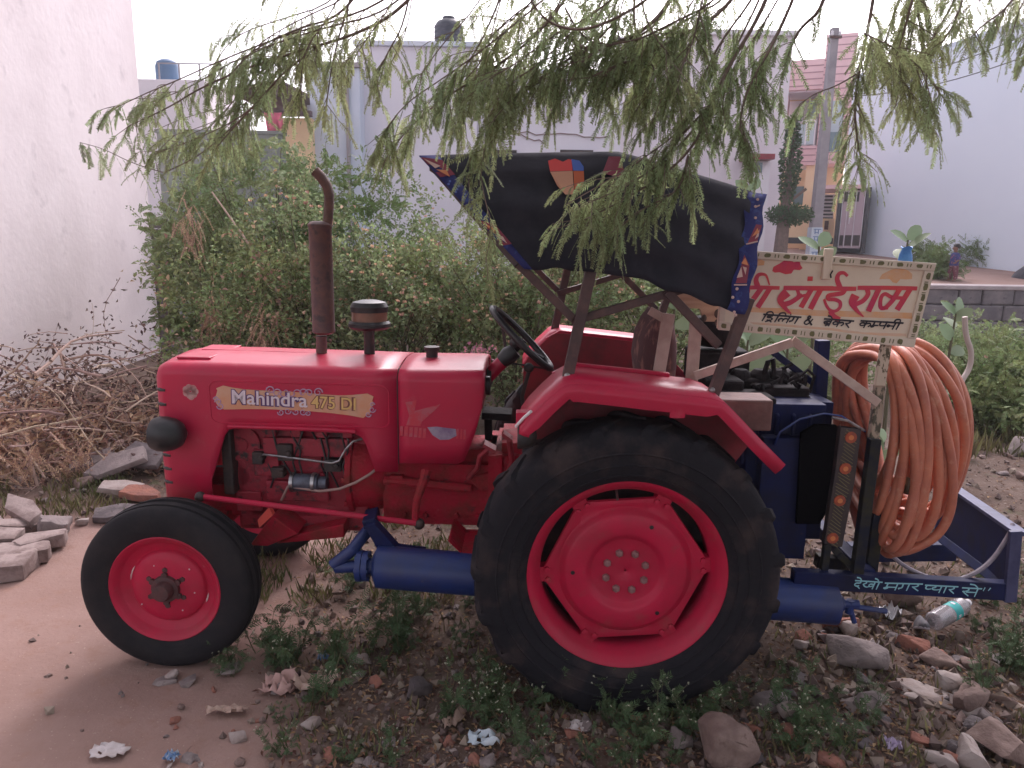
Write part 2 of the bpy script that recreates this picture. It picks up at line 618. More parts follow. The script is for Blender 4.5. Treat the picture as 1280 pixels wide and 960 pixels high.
# tin roofed shed
t = empty('tin_roofed_shed', (W(340, 150, 15).x, 15, 0))
tag(t, 'shed with a tilted dark tin roof between the limewashed wall and the bluish house', 'shed')
T0 = t.location
q = [W(281, 114, 13.9), W(352, 104, 13.7), W(387, 122, 14.2), W(388, 139, 16.6), W(338, 141, 16.9)]
MB().prism([v - T0 for v in q], (0, 0, 0.05)).build('tin_roof', TIN, t, smooth=0)
a, c = W(345, 147, 15.2), W(389, 147, 15.2)
MB().box(((a.x + c.x) / 2 - T0.x, 0.6, a.z / 2), (c.x - a.x, 0.8, a.z)).build('wall', PEACH, t, smooth=0)
MB().box(((a.x + c.x) / 2 - T0.x - 0.1, 0.05, a.z + 0.06), (c.x - a.x + 0.3, 0.15, 0.10)).build('roof_beam', TIN, t, smooth=0)
a = W(335, 140, 14.6) - T0
MB().tube([(a.x - 0.4, a.y, 0), (a.x - 0.4, a.y, a.z)], 0.04).build('post', RUST, t)
a = W(330, 139, 14.1)
mb = MB()
for i in range(7):
    x = a.x + i * 0.055
    mb.v += [(x, 14.1 + 0.03 * math.sin(i * 1.8), a.z - 0.02), (x + 0.03, 14.1 + 0.05 * math.sin(i * 1.8 + 1), a.z - 0.36 - 0.06 * math.sin(i))]
for i in range(6):
    mb.face((2 * i, 2 * i + 1, 2 * i + 3, 2 * i + 2))
o = mb.build('hanging_cloth', mat('pink_cloth', (0.62, 0.16, 0.24), 0.9), solid=0.01)
tag(o, 'pink cloth hanging under the tilted tin roof', 'cloth')

# bluish and white houses behind the bushes
t = empty('bluish_house', (W(420, 150, 15.4).x, 15.4, 0))
tag(t, 'bluish plastered house wall right of the tin roofed shed', 'house')
o, x0, x1, zt = block('wall', 386, 452, 84, 15.4, 5, WHITE2)
o.parent = t
o.matrix_parent_inverse = Matrix.Translation(-t.location)
MB().box(((x0 + x1) / 2 - t.location.x, 0.02, zt + 0.04), (x1 - x0 + 0.06, 0.2, 0.09)).build('coping', CONC, t, smooth=0)
MB().tube([(x1 - t.location.x - 0.25, -0.05, 0), (x1 - t.location.x - 0.25, -0.05, zt - 0.2)], 0.04).build('drain_pipe', CONC, t)

t = empty('white_house', (W(520, 150, 15.8).x, 15.8, 0))
tag(t, 'large white two storey house behind the bushes with a black water tank on its roof', 'house')
o, x0, x1, zt = block('wall', 449, 596, 58, 15.8, 6, WHITE1)
o.parent = t
o.matrix_parent_inverse = Matrix.Translation(-t.location)
ox = t.location.x
MB().box(((x0 + x1) / 2 - ox, 0.03, zt + 0.04), (x1 - x0 + 0.08, 0.24, 0.09)).build('coping', WHITE2, t, smooth=0)
p = W(561, 57, 16.6)
mb = MB()
prof = [(0.02, 0.78), (0.13, 0.775), (0.14, 0.72), (0.24, 0.68), (0.30, 0.60)]
for k in range(6):
    prof += [(0.315, 0.56 - k * 0.09), (0.30, 0.52 - k * 0.09)]
prof += [(0.30, 0)]
mb.lathe(prof, 'z', (p.x - ox, 0.8, zt), 24)
mb.build('water_tank', TANKB, t)
o, x2, x3, zt2 = block('side_wall', 597, 775, 92, 16.1, 5, WHITE1)
o.parent = t
o.matrix_parent_inverse = Matrix.Translation(-t.location)
MB().box(((x2 + x3) / 2 - ox, 0.33, zt2 + 0.03), (x3 - x2 + 0.05, 0.24, 0.07)).build('side_coping', WHITE2, t, smooth=0)
a = W(693, 120, 15.95)
mb = MB()
for k in range(8):
    mb.box((a.x - ox, 0.2 + 0.01 * (k % 2), W(693, 144, 15.95).z + 0.1 * k), (0.29 + 0.02 * (k % 2), 0.22, 0.092))
mb.build('brick_pillar', BRICK, t, smooth=0)
mb = MB()
for (pa, pb) in (((608, 152), (680, 178)), ((640, 165), (760, 172))):
    A, B = W(*pa, 16.08), W(*pb, 16.08)
    pts = [A.lerp(B, i / 12) + Vector((-ox, -15.8, 0.08 * (rnd.random() - .5))) for i in range(13)]
    mb.tube(pts, 0.012, 4)
mb.build('plaster_crack', BRICK, t)
for i in range(2):
    a = W(625 + 95 * i, 215, 16.08)
    MB().box((a.x - ox, 0.3, a.z), (0.7, 0.1, 0.9)).build('window', DARK, t, smooth=0)

t = empty('pinkish_house', (W(805, 90, 21).x, 21, 0))
tag(t, 'pinkish upper storey seen between branches right of the white house', 'house')
o, x0, x1, zt = block('wall', 768, 836, 54, 21, 6, WHITE3)
o.parent = t
o.matrix_parent_inverse = Matrix.Translation(-t.location)
MB().box(((x0 + x1) / 2 - t.location.x, -0.1, zt), (x1 - x0 + 0.3, 0.5, 0.16)).build('roof_slab', WPAINT, t, smooth=0)
a = W(800, 78, 21)
MB().box((a.x - t.location.x, -0.02, a.z), (0.6, 0.08, 0.7)).build('window', GLASS, t, smooth=0)

t = empty('pale_house', (W(900, 150, 24).x, 24, 0))
tag(t, 'pale three storey house directly left of the pink clad house', 'house')
o, x0, x1, zt = block('wall', 828, 979, 44, 24, 8, WHITE3)
o.parent = t
o.matrix_parent_inverse = Matrix.Translation(-t.location)
ox = t.location.x
MB().box(((x0 + x1) / 2 - ox, 0.0, zt + 0.06), (x1 - x0 + 0.2, 0.3, 0.14)).build('coping', WPAINT, t, smooth=0)
a, c = W(934, 196, 23.2), W(966, 196, 23.2)
MB().box(((a.x + c.x) / 2 - ox, -0.5, a.z), (c.x - a.x, 1.0, 0.16)).build('porch_slab', DRED, t, smooth=0)
MB().box(((a.x + c.x) / 2 - ox + 0.12, -0.3, a.z / 2 - 0.1), (c.x - a.x - 0.2, 0.6, a.z)).build('porch_wall', WPAINT, t, smooth=0)
a = W(952, 208, 23)
MB().box((a.x - ox, -0.63, a.z), (0.28, 0.05, 0.3)).build('window', GLASS, t, smooth=0)

# pink clad house: facade coordinates (u along the front to the right, v up)
FY = 27.0
o0 = W(1056, 200, FY)
FO = Vector((o0.x, FY, 0))
FU = Vector((1.0, -0.42, 0)).normalized()
FN = Vector((-FU.y, FU.x, 0)) * -1            # towards the viewer
if FN.y > 0:
    FN = -FN


def fuv(px, py, d=0.0):
    dr = ray(px, py)
    o = FO + FN * d
    c = Vector((0, 0, CAM_H))
    tt = (o - c).dot(FN) / dr.dot(FN)
    p = c + dr * tt
    return (p - o).dot(FU), p.z


t = empty('pink_clad_house', FO, math.atan2(FU.y, FU.x))
tag(t, 'pink clad house with balcony, striped panel and tall mauve gate', 'house')


def fbox(name, pxa, pya, pxb, pyb, m, d=0.0, th=0.3, parent=None, build=True, mbx=None, bevel=0.0):
    """a rectangle on the facade; local y of the empty points away from the viewer"""
    u0, v0 = fuv(pxa, pyb, d)
    u1, _ = fuv(pxb, pyb, d)
    um, _ = fuv(pxa, pya, d)
    _, v1 = fuv((pxa + pxb) / 2, pya, d)
    mbx = mbx or MB()
    mbx.box(((u0 + u1) / 2, -d + th / 2, (v0 + v1) / 2), (abs(u1 - u0), th, abs(v1 - v0)))
    if build:
        return mbx.build(name, m, parent or t, smooth=0, bevel=bevel)


uL = fuv(970, 200)[0]
uR = fuv(1057, 200)[0]
uM = fuv(1019, 200)[0]
zr = fuv(1040, 62)[1]
zf = fuv(1010, 205)[1]      # first floor slab
z2 = fuv(1005, 113)[1]      # upper slab
zg = fuv(1050, 316)[1]
MB().box(((uL + uR) / 2, 4.6, zr / 2), (uR - uL, 6, zr)).build('wall', PEACH, t, smooth=0)
# right hand tower in pink cladding
tw = MB().box(((uM + uR) / 2, 0.9, (zf + zr + .5) / 2), (uR - uM, 1.8, zr + .5 - zf)).build('cladding_tower', PINKT, t, smooth=0)
mb = MB()
z = zf + 0.15
while z < zr + .4:
    mb.box(((uM + uR) / 2, 0.0, z), (uR - uM + 0.01, 0.02, 0.035))
    z += 0.24
mb.build('cladding_joint', PINKD, tw, smooth=0)
# balcony bands
for name, za, zb2 in (('balcony_band', zf - 0.05, zf + 0.62), ('parapet_band', z2, z2 + 1.0)):
    MB().box(((uL + uM) / 2 - 0.05, 0.0, (za + zb2) / 2), (uM - uL + 0.1, 0.35, zb2 - za)).build(name, PINKT, t, smooth=0)
    mb = MB()
    z = za + 0.12
    while z < zb2:
        mb.box(((uL + uM) / 2 - 0.05, -0.18, z), (uM - uL + 0.1, 0.02, 0.035))
        z += 0.22
    mb.build('cladding_joint', PINKD, t, smooth=0)
MB().box(((uL + uM) / 2, 0.85, zf), (uM - uL, 1.5, 0.14)).build('balcony_slab', WPAINT, t, smooth=0)
MB().box(((uL + uM) / 2, 0.85, z2 + 0.03), (uM - uL, 1.5, 0.14)).build('balcony_ceiling', WPAINT, t, smooth=0)
MB().box((uL + 0.12, 0.6, (zf + z2) / 2), (0.24, 1.2, z2 - zf - 0.2)).build('side_pier', PINKT, t, smooth=0)
MB().box(((uL + uM) / 2, 1.55, (zf + z2) / 2), (uM - uL - 0.1, 0.05, z2 - zf - 0.2)).build('balcony_back_wall', WPAINT, t, smooth=0)
fbox('balcony_door', 1006, 128, 1016, 178, GLASS, d=-1.4, th=0.08)
rl = MB()
for i in range(4):
    u = uL + 0.35 + i * (uM - uL - 0.45) / 3
    rl.box((u, 0.1, zf + 0.62 + 0.45), (0.05, 0.05, 0.9))
rl.box(((uL + uM) / 2 + 0.1, 0.1, zf + 1.52), (uM - uL - 0.3, 0.06, 0.06))
rr_ = rl.build('balcony_rail', WPAINT, t, smooth=0)
MB().box(((uL + uM) / 2 + 0.1, 0.1, zf + 1.05), (uM - uL - 0.4, 0.02, 0.72)).build('rail_glass', GLASS2, rr_, smooth=0)
wf = fbox('tower_window', 1032, 126, 1050, 190, GLASS2, d=0.02, th=0.06)
fbox('lower_pane', 1033.5, 165, 1049, 189, GLASS, d=0.05, th=0.04, parent=wf)
# ground floor
MB().box((uM - 0.1, 0.4, zf / 2), (0.35, 0.8, zf)).build('porch_pillar', PEACH, t, smooth=0)
fbox('window', 991, 233, 1003, 256, GLASS, d=-1.5, th=0.1)
fbox('wall_lamp', 999, 222, 1001, 226, DARK, d=-1.45, th=0.1)
fbox('striped_panel', 1024, 243, 1041, 275, WPAINT, d=0.02, th=0.3)
mb = MB()
for k in range(7):
    fbox('', 1024, 244.5 + k * 4.5, 1041, 246.6 + k * 4.5, None, d=0.05, th=0.1, build=False, mbx=mb)
mb.build('black_stripe', GRANITE, t, smooth=0)
fbox('compound_wall', 975, 273, 1041, 297, PEACH, d=0.9, th=0.2)
fbox('wall_plinth', 972, 297, 1041, 304, GRANITE, d=0.93, th=0.28)
fbox('name_plate', 1030, 276, 1035, 287, RUST, d=0.93, th=0.05)
fbox('gate_surround', 1041, 234, 1046, 316, GRANITE, d=2.6, th=2.4)
fbox('gate_surround', 1075.5, 234, 1081, 316, GRANITE, d=2.6, th=2.4)
fbox('gate_hood', 1030, 231, 1082, 236, PINKT, d=2.65, th=2.6)
gt = fbox('gate', 1047, 238, 1075, 310, GRILLE, d=2.5, th=0.05)
mb = MB()
for (x0, x1) in ((1048.5, 1053), (1055, 1063), (1065, 1073.5)):
    for (y0, y1) in ((240, 252), (294, 307)):
        fbox('', x0, y0, x1, y1, None, d=2.52, th=0.05, build=False, mbx=mb)
mb.build('gate_mesh_panel', DARK, gt, smooth=0)
mb = MB()
for x in (1054, 1064, 1074.5, 1047.5):
    fbox('', x - .4, 239, x + .4, 309, None, d=2.55, th=0.05, build=False, mbx=mb)
fbox('', 1060.5, 264, 1061.5, 280, None, d=2.58, th=0.05, build=False, mbx=mb)
mb.build('gate_bar', WPAINT, gt, smooth=0)

# pale blue side wall, concave corner with the pink house, coming towards the viewer on the right
t = empty('pale_blue_house', W(1057, 310, 26.4) * 1.0)
t.location.z = 0
tag(t, 'big blank pale blue house wall filling the right background', 'house')
A = W(1057, 200, 26.4)
B = W(1330, 200, 18.2)
zt = W(1146, 80, 24.2).z
B2 = Vector((B.x + 9, B.y + 4, 0))
A2 = Vector((A.x + 9, A.y + 6, 0))
T0 = t.location
MB().prism([Vector((q.x - T0.x, q.y - T0.y, 0)) for q in (A, B, B2, A2)], (0, 0, zt)).build('wall', LILAC, t, smooth=0)
d = (B - A).normalized()
nrm = Vector((-d.y, d.x, 0))
if nrm.x > 0:
    nrm = -nrm
MB().beam((0, 0, zt + 0.07), Vector((B.x - T0.x, B.y - T0.y, zt + 0.07)), 0.3, 0.14, (1, 0, 0)).build('coping', WHITE2, t, smooth=0)
for px, py in ((1090, 130), (1200, 90)):
    pass
# cables crossing the pale wall
for pa, pb, lab in (((1060, 108, 20.5), (1330, 22, 17.4), 'upper dark cable strung across the pale blue wall'), ((1052, 122, 20.5), (1330, 52, 17.4), 'lower thin cable strung across the pale blue wall')):
    A_, B_ = W(*pa), W(*pb)
    pts = [A_.lerp(B_, i / 16) - Vector((0, 0, 0.5 * math.sin(math.pi * i / 16) * 0.5)) for i in range(17)]
    o = MB().tube(pts, 0.011, 5).build('overhead_cable', BLACK)
    tag(o, lab, 'cable')

# utility pole
A, B = W(1041, 60, 20.5), W(1019, 316, 20.5)
B = Vector((A.x, 20.5, 1.1))
t = empty('utility_pole', B)
tag(t, 'grey concrete utility pole with painted blue letters in front of the pink clad house', 'pole')
hh = W(1043, 35, 20.5).z - B.z
mb = MB()
mb.loft([[(-.15, -.14, -.3), (.15, -.14, -.3), (.15, .14, -.3), (-.15, .14, -.3)], [(-.095, -.1, hh), (.095, -.1, hh), (.095, .1, hh), (-.095, .1, hh)]], caps=True)
mb.build('shaft', CONC, t, smooth=0, bevel=0.02)
mb = MB()
mb.box((0, 0, 0.55), (0.305, 0.30, 1.1))
sgn = mb.build('painted_band', mat('pale_blue_limewash', (0.55, 0.63, 0.72), 0.9, col2=(0.64, 0.70, 0.76), scale=5), t, smooth=0)
mb = MB()
LET = mat('faded_blue_lettering', (0.12, 0.22, 0.42), 0.8)
for k, zz in enumerate((0.98, 0.78, 0.58, 0.36)):
    mb.box((0, -0.155, zz + 0.07), (0.20, 0.01, 0.018))
    for dx in (-0.06, 0.03, 0.08)[: 2 + k % 2]:
        mb.box((dx, -0.155, zz), (0.02, 0.01, 0.11))
    mb.box((-0.02, -0.156, zz - 0.02), (0.08, 0.01, 0.018))
mb.build('painted_letters', LET, sgn, smooth=0)
mb = MB()
mb.box((0, -0.13, hh - 0.25), (.30, 0.06, 0.06))
ca = mb.build('bracket', RUST, t, smooth=0)
for x in (-.1, .1):
    MB().lathe([(.03, 0), (.045, .04), (.03, .07), (.04, .1), (.0, .13)], 'z', (x, -.13, hh - .22), 8).build('insulator', WPAINT, ca)

# stone retaining wall of the raised road
mb = MB()
rw = random.Random(5)
xw = 5.6
rows = 3
for r_ in range(rows):
    x = 5.4 + rw.random() * .4
    while x < 18.5:
        wd = 0.45 + rw.random() * 0.6
        zc = -0.05 + r_ * 0.33 + 0.17
        mb.box((x + wd / 2, 14.9 + 0.05 * rw.random(), zc), (wd - 0.02, 0.26, 0.315), (0.05 * rw.random(), 0.04 * (rw.random() - .5), 0.06 * (rw.random() - .5)))
        x += wd
o = mb.build('stone_wall', STONEW, smooth=0, bevel=0.03)
tag(o, 'low grey stone retaining wall holding up the raised road at the right', 'wall')
o = MB().box((12, 15.0, 0.965), (13.2, 0.5, 0.09)).build('road_edge', mat('pale_road_edge', (0.42, 0.36, 0.36), 0.9, col2=(0.34, 0.28, 0.28), scale=4, bump=.3), smooth=0, bevel=.02)
tag(o, kind='structure')

# ---------------------------------------------------------------- evening haze over the plot
hm = bpy.data.materials.new('evening_haze')
hm.use_nodes = True
hn, hl_ = hm.node_tree.nodes, hm.node_tree.links
for k_ in list(hn):
    if k_.type == 'BSDF_PRINCIPLED':
        hn.remove(k_)
pv = hn.new('ShaderNodeVolumePrincipled')
pv.inputs['Color'].default_value = (0.95, 0.93, 0.98, 1)
pv.inputs['Density'].default_value = 0.0018
pv.inputs['Anisotropy'].default_value = 0.3
hl_.new(pv.outputs[0], hn['Material Output'].inputs['Volume'])
o = MB().box((0, 22, 5.2), (124, 112, 13.4)).build('haze', hm, smooth=0)
tag(o, kind='stuff')

# ================================================================ TRACTOR (local x to the rear, y away from the viewer, z up)
TR = empty('tractor', (TX, TY, 0), PSI)
tag(TR, 'old red farm tractor with dark cloth canopy parked on rubble', 'tractor')


def mirror_y(mb):
    c = MB()
    c.v = [(x, -y, z) for x, y, z in mb.v]
    c.f = [f[::-1] for f in mb.f]
    c.m = list(mb.m)
    return c


# ---- hood and dash: one U section lofted from the nose to the dash
def usec(x, wd, zb, zt, r, n=6):
    pts = [Vector((x, -wd, zb))]
    for i in range(1, 5):
        pts.append(Vector((x, -wd, zb + (zt - r - zb) * i / 4)))
    for i in range(1, n + 1):
        a = math.pi / 2 * i / n
        pts.append(Vector((x, -wd + r - r * math.cos(a), zt - r + r * math.sin(a))))
    pts.append(Vector((x, -(wd - r) * 0.5, zt + 0.012)))
    pts.append(Vector((x, 0, zt + 0.018)))
    return pts + [Vector((p.x, -p.y, p.z)) for p in pts[:-1][::-1]]


st = [(-.160, .205, .640, 1.235, .05), (-.156, .232, .638, 1.262, .06), (-.140, .255, .637, 1.283, .065), (-.112, .266, .637, 1.296, .07),
      (-.06, .27, .637, 1.302, .07), (.02, .27, .637, 1.305, .07), (.074, .27, .640, 1.307, .07), (.076, .27, .742, 1.307, .07), (.12, .27, .866, 1.308, .07), (.150, .27, .955, 1.309, .07),
      (.172, .27, .985, 1.31, .07), (.2, .27, .990, 1.31, .07), (.35, .27, .988, 1.312, .07), (.5, .27, .985, 1.315, .07), (.65, .27, .98, 1.318, .07), (.745, .27, .977, 1.32, .07),
      (.775, .27, .965, 1.32, .07), (.795, .27, .93, 1.32, .07), (.835, .27, .80, 1.321, .07), (.94, .27, .80, 1.322, .07)]
st = [(x, w_, zb, zt - .018 - .036 * max(0, x + .16) / 1.1, max(.04, r - .02)) for x, w_, zb, zt, r in st]
mb = MB()
mb.loft([usec(*s) for s in st], False)
hood = mb.build('hood', RED, TR, smooth=50, solid=0.012)
# grille face
r0 = usec(-.161, .207, .640, 1.219, .04)
gr = MB()
gr.prism(r0, (0.02, 0, 0))
grille = gr.build('grille', RED, TR, smooth=30)
mb = MB()
for z in (1.162, 1.095, .855, .79, .725):
    mb.box((-.166, 0, z), (.012, .34, .018))
    for s in (-1, 1):
        mb.tube([(-.163, s * .20, z), (-.153, s * .238, z), (-.135, s * .2585, z), (-.105, s * .268, z)], [.009, .011, .011, .009], 6)
mb.build('grille_slot', BLACK, grille)
mb = MB()
mb.tube([(-.05, 0, 1.302), (.3, 0, 1.298), (.6, 0, 1.292), (.93, 0, 1.285)], .006, 6)
mb.build('hood_ridge', RED, hood)
mb = MB()
mb.prism([(-.085, -.19, 1.290), (.07, -.19, 1.289), (.07, .19, 1.289), (-.085, .19, 1.290)], (0, 0, .012))
mb.build('nose_cap', RED, hood, smooth=0, bevel=.006)
# pressed frame round the badge on both sides
for s in (-1, 1):
    pts = []
    x0, x1, z0, z1, rr = .095, .905, 1.005, 1.21, .035
    for cx, cz, a0 in ((x1 - rr, z1 - rr, 0), (x0 + rr, z1 - rr, 90), (x0 + rr, z0 + rr, 180), (x1 - rr, z0 + rr, 270)):
        for k in range(5):
            a = R(a0 + 90 * k / 4)
            dz = -0.01 * (cx + rr * math.cos(a))
            pts.append((cx + rr * math.cos(a), s * .2745, cz + rr * math.sin(a) + dz + (.012 if a0 > 170 else 0)))
    MB().tube(pts, .0045, 6, closed=True).build('pressed_frame', RED, hood)
    mb = MB()
    mb.tube([(.17, s * .276, 1.0), (.35, s * .276, .998), (.6, s * .276, .994), (.75, s * .276, .987)], .009, 8)
    mb.build('opening_lip', RED, hood)

# dash and tank cowl behind the seam
pd = [(.947, .800), (1.205, .838), (1.240, .850), (1.315, 1.02), (1.352, 1.20), (1.335, 1.322), (.947, 1.322)]
st2 = [(.947, .27, .842, 1.3225, .07), (1.0, .27, .842, 1.323, .07), (1.215, .27, .845, 1.325, .07), (1.243, .27, .858, 1.325, .07), (1.27, .27, .925, 1.325, .07), (1.295, .27, 1.0, 1.325, .07), (1.318, .268, 1.09, 1.324, .07), (1.332, .265, 1.19, 1.318, .07)]
st2 = [(x, w_, zb, zt - .056, .05) for x, w_, zb, zt, r in st2]
mb = MB()
mb.loft([usec(*s) for s in st2], False)
cowl = mb.build('dash_cowl', RED, TR, smooth=50, solid=0.012)
MB().prism([p + Vector((-.01, 0, 0)) for p in usec(1.322, .255, 1.10, 1.255, .05)], (0.012, 0, 0)).build('dash_panel', DRED, cowl, smooth=30)
for y, z in ((0, 1.20), (-.12, 1.18), (.12, 1.18)):
    mb = MB()
    mb.lathe([(.045, .0), (.045, .02), (.038, .022), (.0, .022)], 'x', (1.33, y, z), 16)
    mb.build('gauge', BLACK, cowl)
mb = MB()
c = L(540, 450, 0)
mb.lathe([(.028, -.03), (.028, .03), (.038, .03), (.038, .048), (.0, .05)], 'z', (c.x, 0, 1.292), 18)
mb.build('fuel_cap', DARK, cowl)
mb = MB()
mb.tube([(.944, -.2, 1.276), (.944, -.25, 1.262), (.944, -.2765, 1.22), (.944, -.2765, .84)], .0022, 5)
mb.build('panel_seam', DARK, hood)

# ---- badge on the left side
yb = -.2772


def on(px, py, dy=0.0):
    p = L(px, py, yb - dy)
    return (p.x, p.y, p.z)


BADGE = mat('badge_peach', (0.60, 0.27, 0.15), 0.5, col2=(0.58, 0.36, 0.26), scale=7)
BLIL = mat('badge_lilac', (0.42, 0.24, 0.40), 0.5, col2=(0.52, 0.34, 0.46), scale=40)
BWHT = mat('badge_white', (0.66, 0.56, 0.62), 0.5)
BPUR = mat('badge_purple', (0.10, 0.04, 0.14), 0.5)
BGLD = mat('badge_gold', (0.68, 0.44, 0.16), 0.5)
BBRN = mat('badge_brown', (0.16, 0.05, 0.04), 0.5)


def zoomb(x, y, dy=0.0):       # coordinates read off an enlarged view of the badge
    return on(260 + x / 5.818, 475 + y / 5.818, dy)


top = [(70, 75), (60, 60), (110, 40), (180, 55), (270, 68), (400, 76), (560, 82), (700, 92), (820, 103), (950, 112), (1060, 108), (1160, 98), (1205, 120)]
bot = [(1195, 150), (1210, 175), (1180, 205), (1185, 235), (1130, 275), (1040, 258), (900, 240), (740, 226), (600, 218), (450, 212), (300, 210), (120, 214), (75, 190), (60, 165), (45, 140), (60, 110)]
badge = MB().prism([zoomb(x, y) for x, y in top + bot], (0, -.0025, 0)).build('name_badge', BADGE, TR, smooth=0)
mb = MB()


def curl(cx, cy, r, turns, dirx, diry, wpx, mbx, dy=.003):
    pts = []
    for k in range(15):
        t = k / 14
        a = t * turns * 2 * math.pi
        rr = r * (1 - .75 * t)
        pts.append(zoomb(cx + dirx * rr * math.cos(a), cy + diry * rr * math.sin(a), dy))
    mbx.tube(pts, [wpx * (1 - .5 * k / 14) for k in range(15)], 5)


for (cx, cy, r, tn, dx, dy_) in ((455, 75, 32, 1.2, -1, -1), (500, 95, 34, 1.1, 1, -1), (560, 90, 40, .9, -1, 1), (690, 95, 36, .9, 1, -1), (735, 95, 30, 1.2, -1, -1), (800, 90, 34, 1.3, 1, -1),
                                 (640, 100, 40, .6, 1, -1), (600, 95, 30, .8, 1, 1), (530, 235, 24, 1.2, -1, 1), (580, 225, 26, 1.1, 1, 1), (640, 232, 24, 1, -1, 1), (690, 232, 26, 1.2, 1, 1), (730, 240, 20, 1.2, -1, 1),
                                 (75, 160, 26, 1.1, -1, -1), (90, 190, 26, 1.2, -1, 1), (60, 140, 20, 1, -1, -1), (1195, 215, 24, 1.2, 1, 1), (1165, 250, 22, 1.2, 1, 1), (1195, 180, 18, 1, 1, -1)):
    curl(cx, cy, r, tn, dx, dy_, .0032, mb)
mb.build('badge_scroll', BLIL, badge)
p0 = Vector(zoomb(168, 168, .003))
slope = math.atan2(Vector(zoomb(715, 198, .003)).z - p0.z, Vector(zoomb(715, 198, .003)).x - p0.x)
wl = Vector(zoomb(718, 198)).x - p0.x


def fit_text(name, body, m, z_em, width, loc, rx, par, off, shear=0.0, ext=.0004, space=1.0):
    o = text(name, body, z_em, m, par, loc, (math.pi / 2, -slope if rx is None else rx, 0), ext, off, shear, 1.0, space)
    xs = [v.co.x for v in o.data.vertices]
    k = width / (max(xs) - min(xs))
    o.scale = (k, 1, 1)
    return o


fit_text('badge_lettering', 'Mahindra', BPUR, .088, wl, p0 + Vector((0, -.0012, 0)), None, badge, .0055)
fit_text('badge_lettering', 'Mahindra', BWHT, .088, wl, p0 + Vector((0, -.0026, .001)), None, badge, .0012)
p1 = Vector(zoomb(752, 200, .003))
fit_text('badge_lettering', '475 DI', BBRN, .078, Vector(zoomb(1076, 215)).x - p1.x, p1 + Vector((0, -.0012, 0)), None, badge, .0045)
fit_text('badge_lettering', '475 DI', BGLD, .078, Vector(zoomb(1076, 215)).x - p1.x, p1 + Vector((0, -.0026, 0)), None, badge, .001)

# worn round emblem near the nose
EMB = mat('worn_emblem', (0.42, 0.17, 0.17), 0.6, col2=(0.50, 0.30, 0.28), scale=40, lo=.4, hi=.6)
mb = MB()
cz = on(238, 491)
for k in range(7):
    a = k * 2 * math.pi / 7
    mb.lathe([(0.0, -.002), (.0165, -.002), (.0165, .003)], 'y', (cz[0] + .021 * math.cos(a), yb + .003, cz[2] + .006 + .018 * math.sin(a)), 10)
mb.lathe([(0.0, -.004), (.014, -.004), (.014, .003)], 'y', (cz[0] + .002, yb + .003, cz[2] - .02), 12)
mb.build('worn_emblem', EMB, hood, smooth=0)

# peeling sticker on the dash cowl
STK = mat('faded_sticker', (0.44, 0.09, 0.12), 0.6, col2=(0.52, 0.035, 0.06), scale=18, lo=.42, hi=.56)
STK2 = mat('silver_sticker_rest', (0.36, 0.30, 0.38), 0.5, col2=(0.20, 0.13, 0.24), scale=16)


def zs(x, y, dy=0.0):
    p = L(490 + x / 10.66, 480 + y / 10.66, -.2772 - dy)
    return (p.x, p.y, p.z)


mb = MB()
mb.prism([zs(180, 240), (zs(330, 215)), zs(300, 360), zs(650, 265), zs(560, 360), zs(400, 500), zs(380, 560), zs(190, 550), zs(230, 420)], (0, -.001, 0))
for k, (x0, x1) in enumerate(((110, 150), (170, 215), (235, 280), (300, 345), (360, 400), (415, 455), (860, 890), (915, 940), (955, 985))):
    mb.prism([zs(x0, 560 + k * 6), zs(x1, 560 + k * 6), zs(x1 - 8, 690 + k * 6), zs(x0 - 8, 690 + k * 6)], (0, -.001, 0))
sk = mb.build('faded_sticker', STK, cowl, smooth=0)
mb = MB()
mb.prism([zs(470, 575, .001), zs(600, 568, .001), zs(850, 600, .001), zs(860, 690, .001), zs(760, 740, .001), zs(640, 745, .001), zs(540, 680, .001)], (0, -.001, 0))
mb.build('sticker_remnant', STK2, sk, smooth=0)

# ---- headlamps
for s in (-1, 1):
    mb = MB()
    mb.lathe([(.001, .085), (.03, .080), (.054, .064), (.070, .036), (.079, .0), (.079, -.03), (.070, -.055)], 'x', (-.085, s * .335, .975), 28)
    hl = mb.build('headlamp', BLACK, TR, smooth=60)
    MB().lathe([(.071, 0), (.05, -.012), (.0, -.02)], 'x', (-.138, s * .335, .975), 24).build('lamp_glass', mat('lamp_glass', (.5, .5, .5), .1, spec=.8) if s < 0 else bpy.data.materials['lamp_glass'], hl)
    MB().box((-.08, s * .285, .975), (.03, .06, .04)).build('lamp_bracket', BLACK, hl, smooth=0)

# ---- exhaust and air cleaner
mb = MB()
mb.tube([L(402, 441, 0), L(402, 420, 0)], .026, 14)
mb.lathe([(.03, 0), (.047, .008), (.054, .012), (.054, .02), (.0525, .03), (.0525, .5), (.056, .505), (.056, .515), (.045, .525), (.03, .53)], 'z', (L(405, 418, 0).x, 0, L(405, 418, 0).z), 24)
ex = mb.build('exhaust_muffler', EXH, TR, smooth=40)
q = [L(409, 285, 0), L(411, 262, 0), L(411.5, 244, 0), L(409, 233, 0), L(402, 222, 0), L(394, 214, 0)]
MB().tube(q, [.022, .022, .0225, .023, .024, .025], 14).build('exhaust_tip', RUST, ex)
c = L(462, 443, .03)
mb = MB()
mb.lathe([(.026, -.02), (.026, .15)], 'z', (c.x, .03, c.z), 18)
ac = mb.build('air_intake_pipe', DARK, TR)
z0 = L(462, 411, .03).z
z1 = L(462, 375, .03).z
h = z1 - z0
cx = L(462, 400, .03).x
MB().lathe([(.03, -.005), (.085, 0), (.1, .012), (.1, .028), (.09, .04)], 'z', (cx, .03, z0), 28).build('cleaner_base', BLACK, ac, smooth=30)
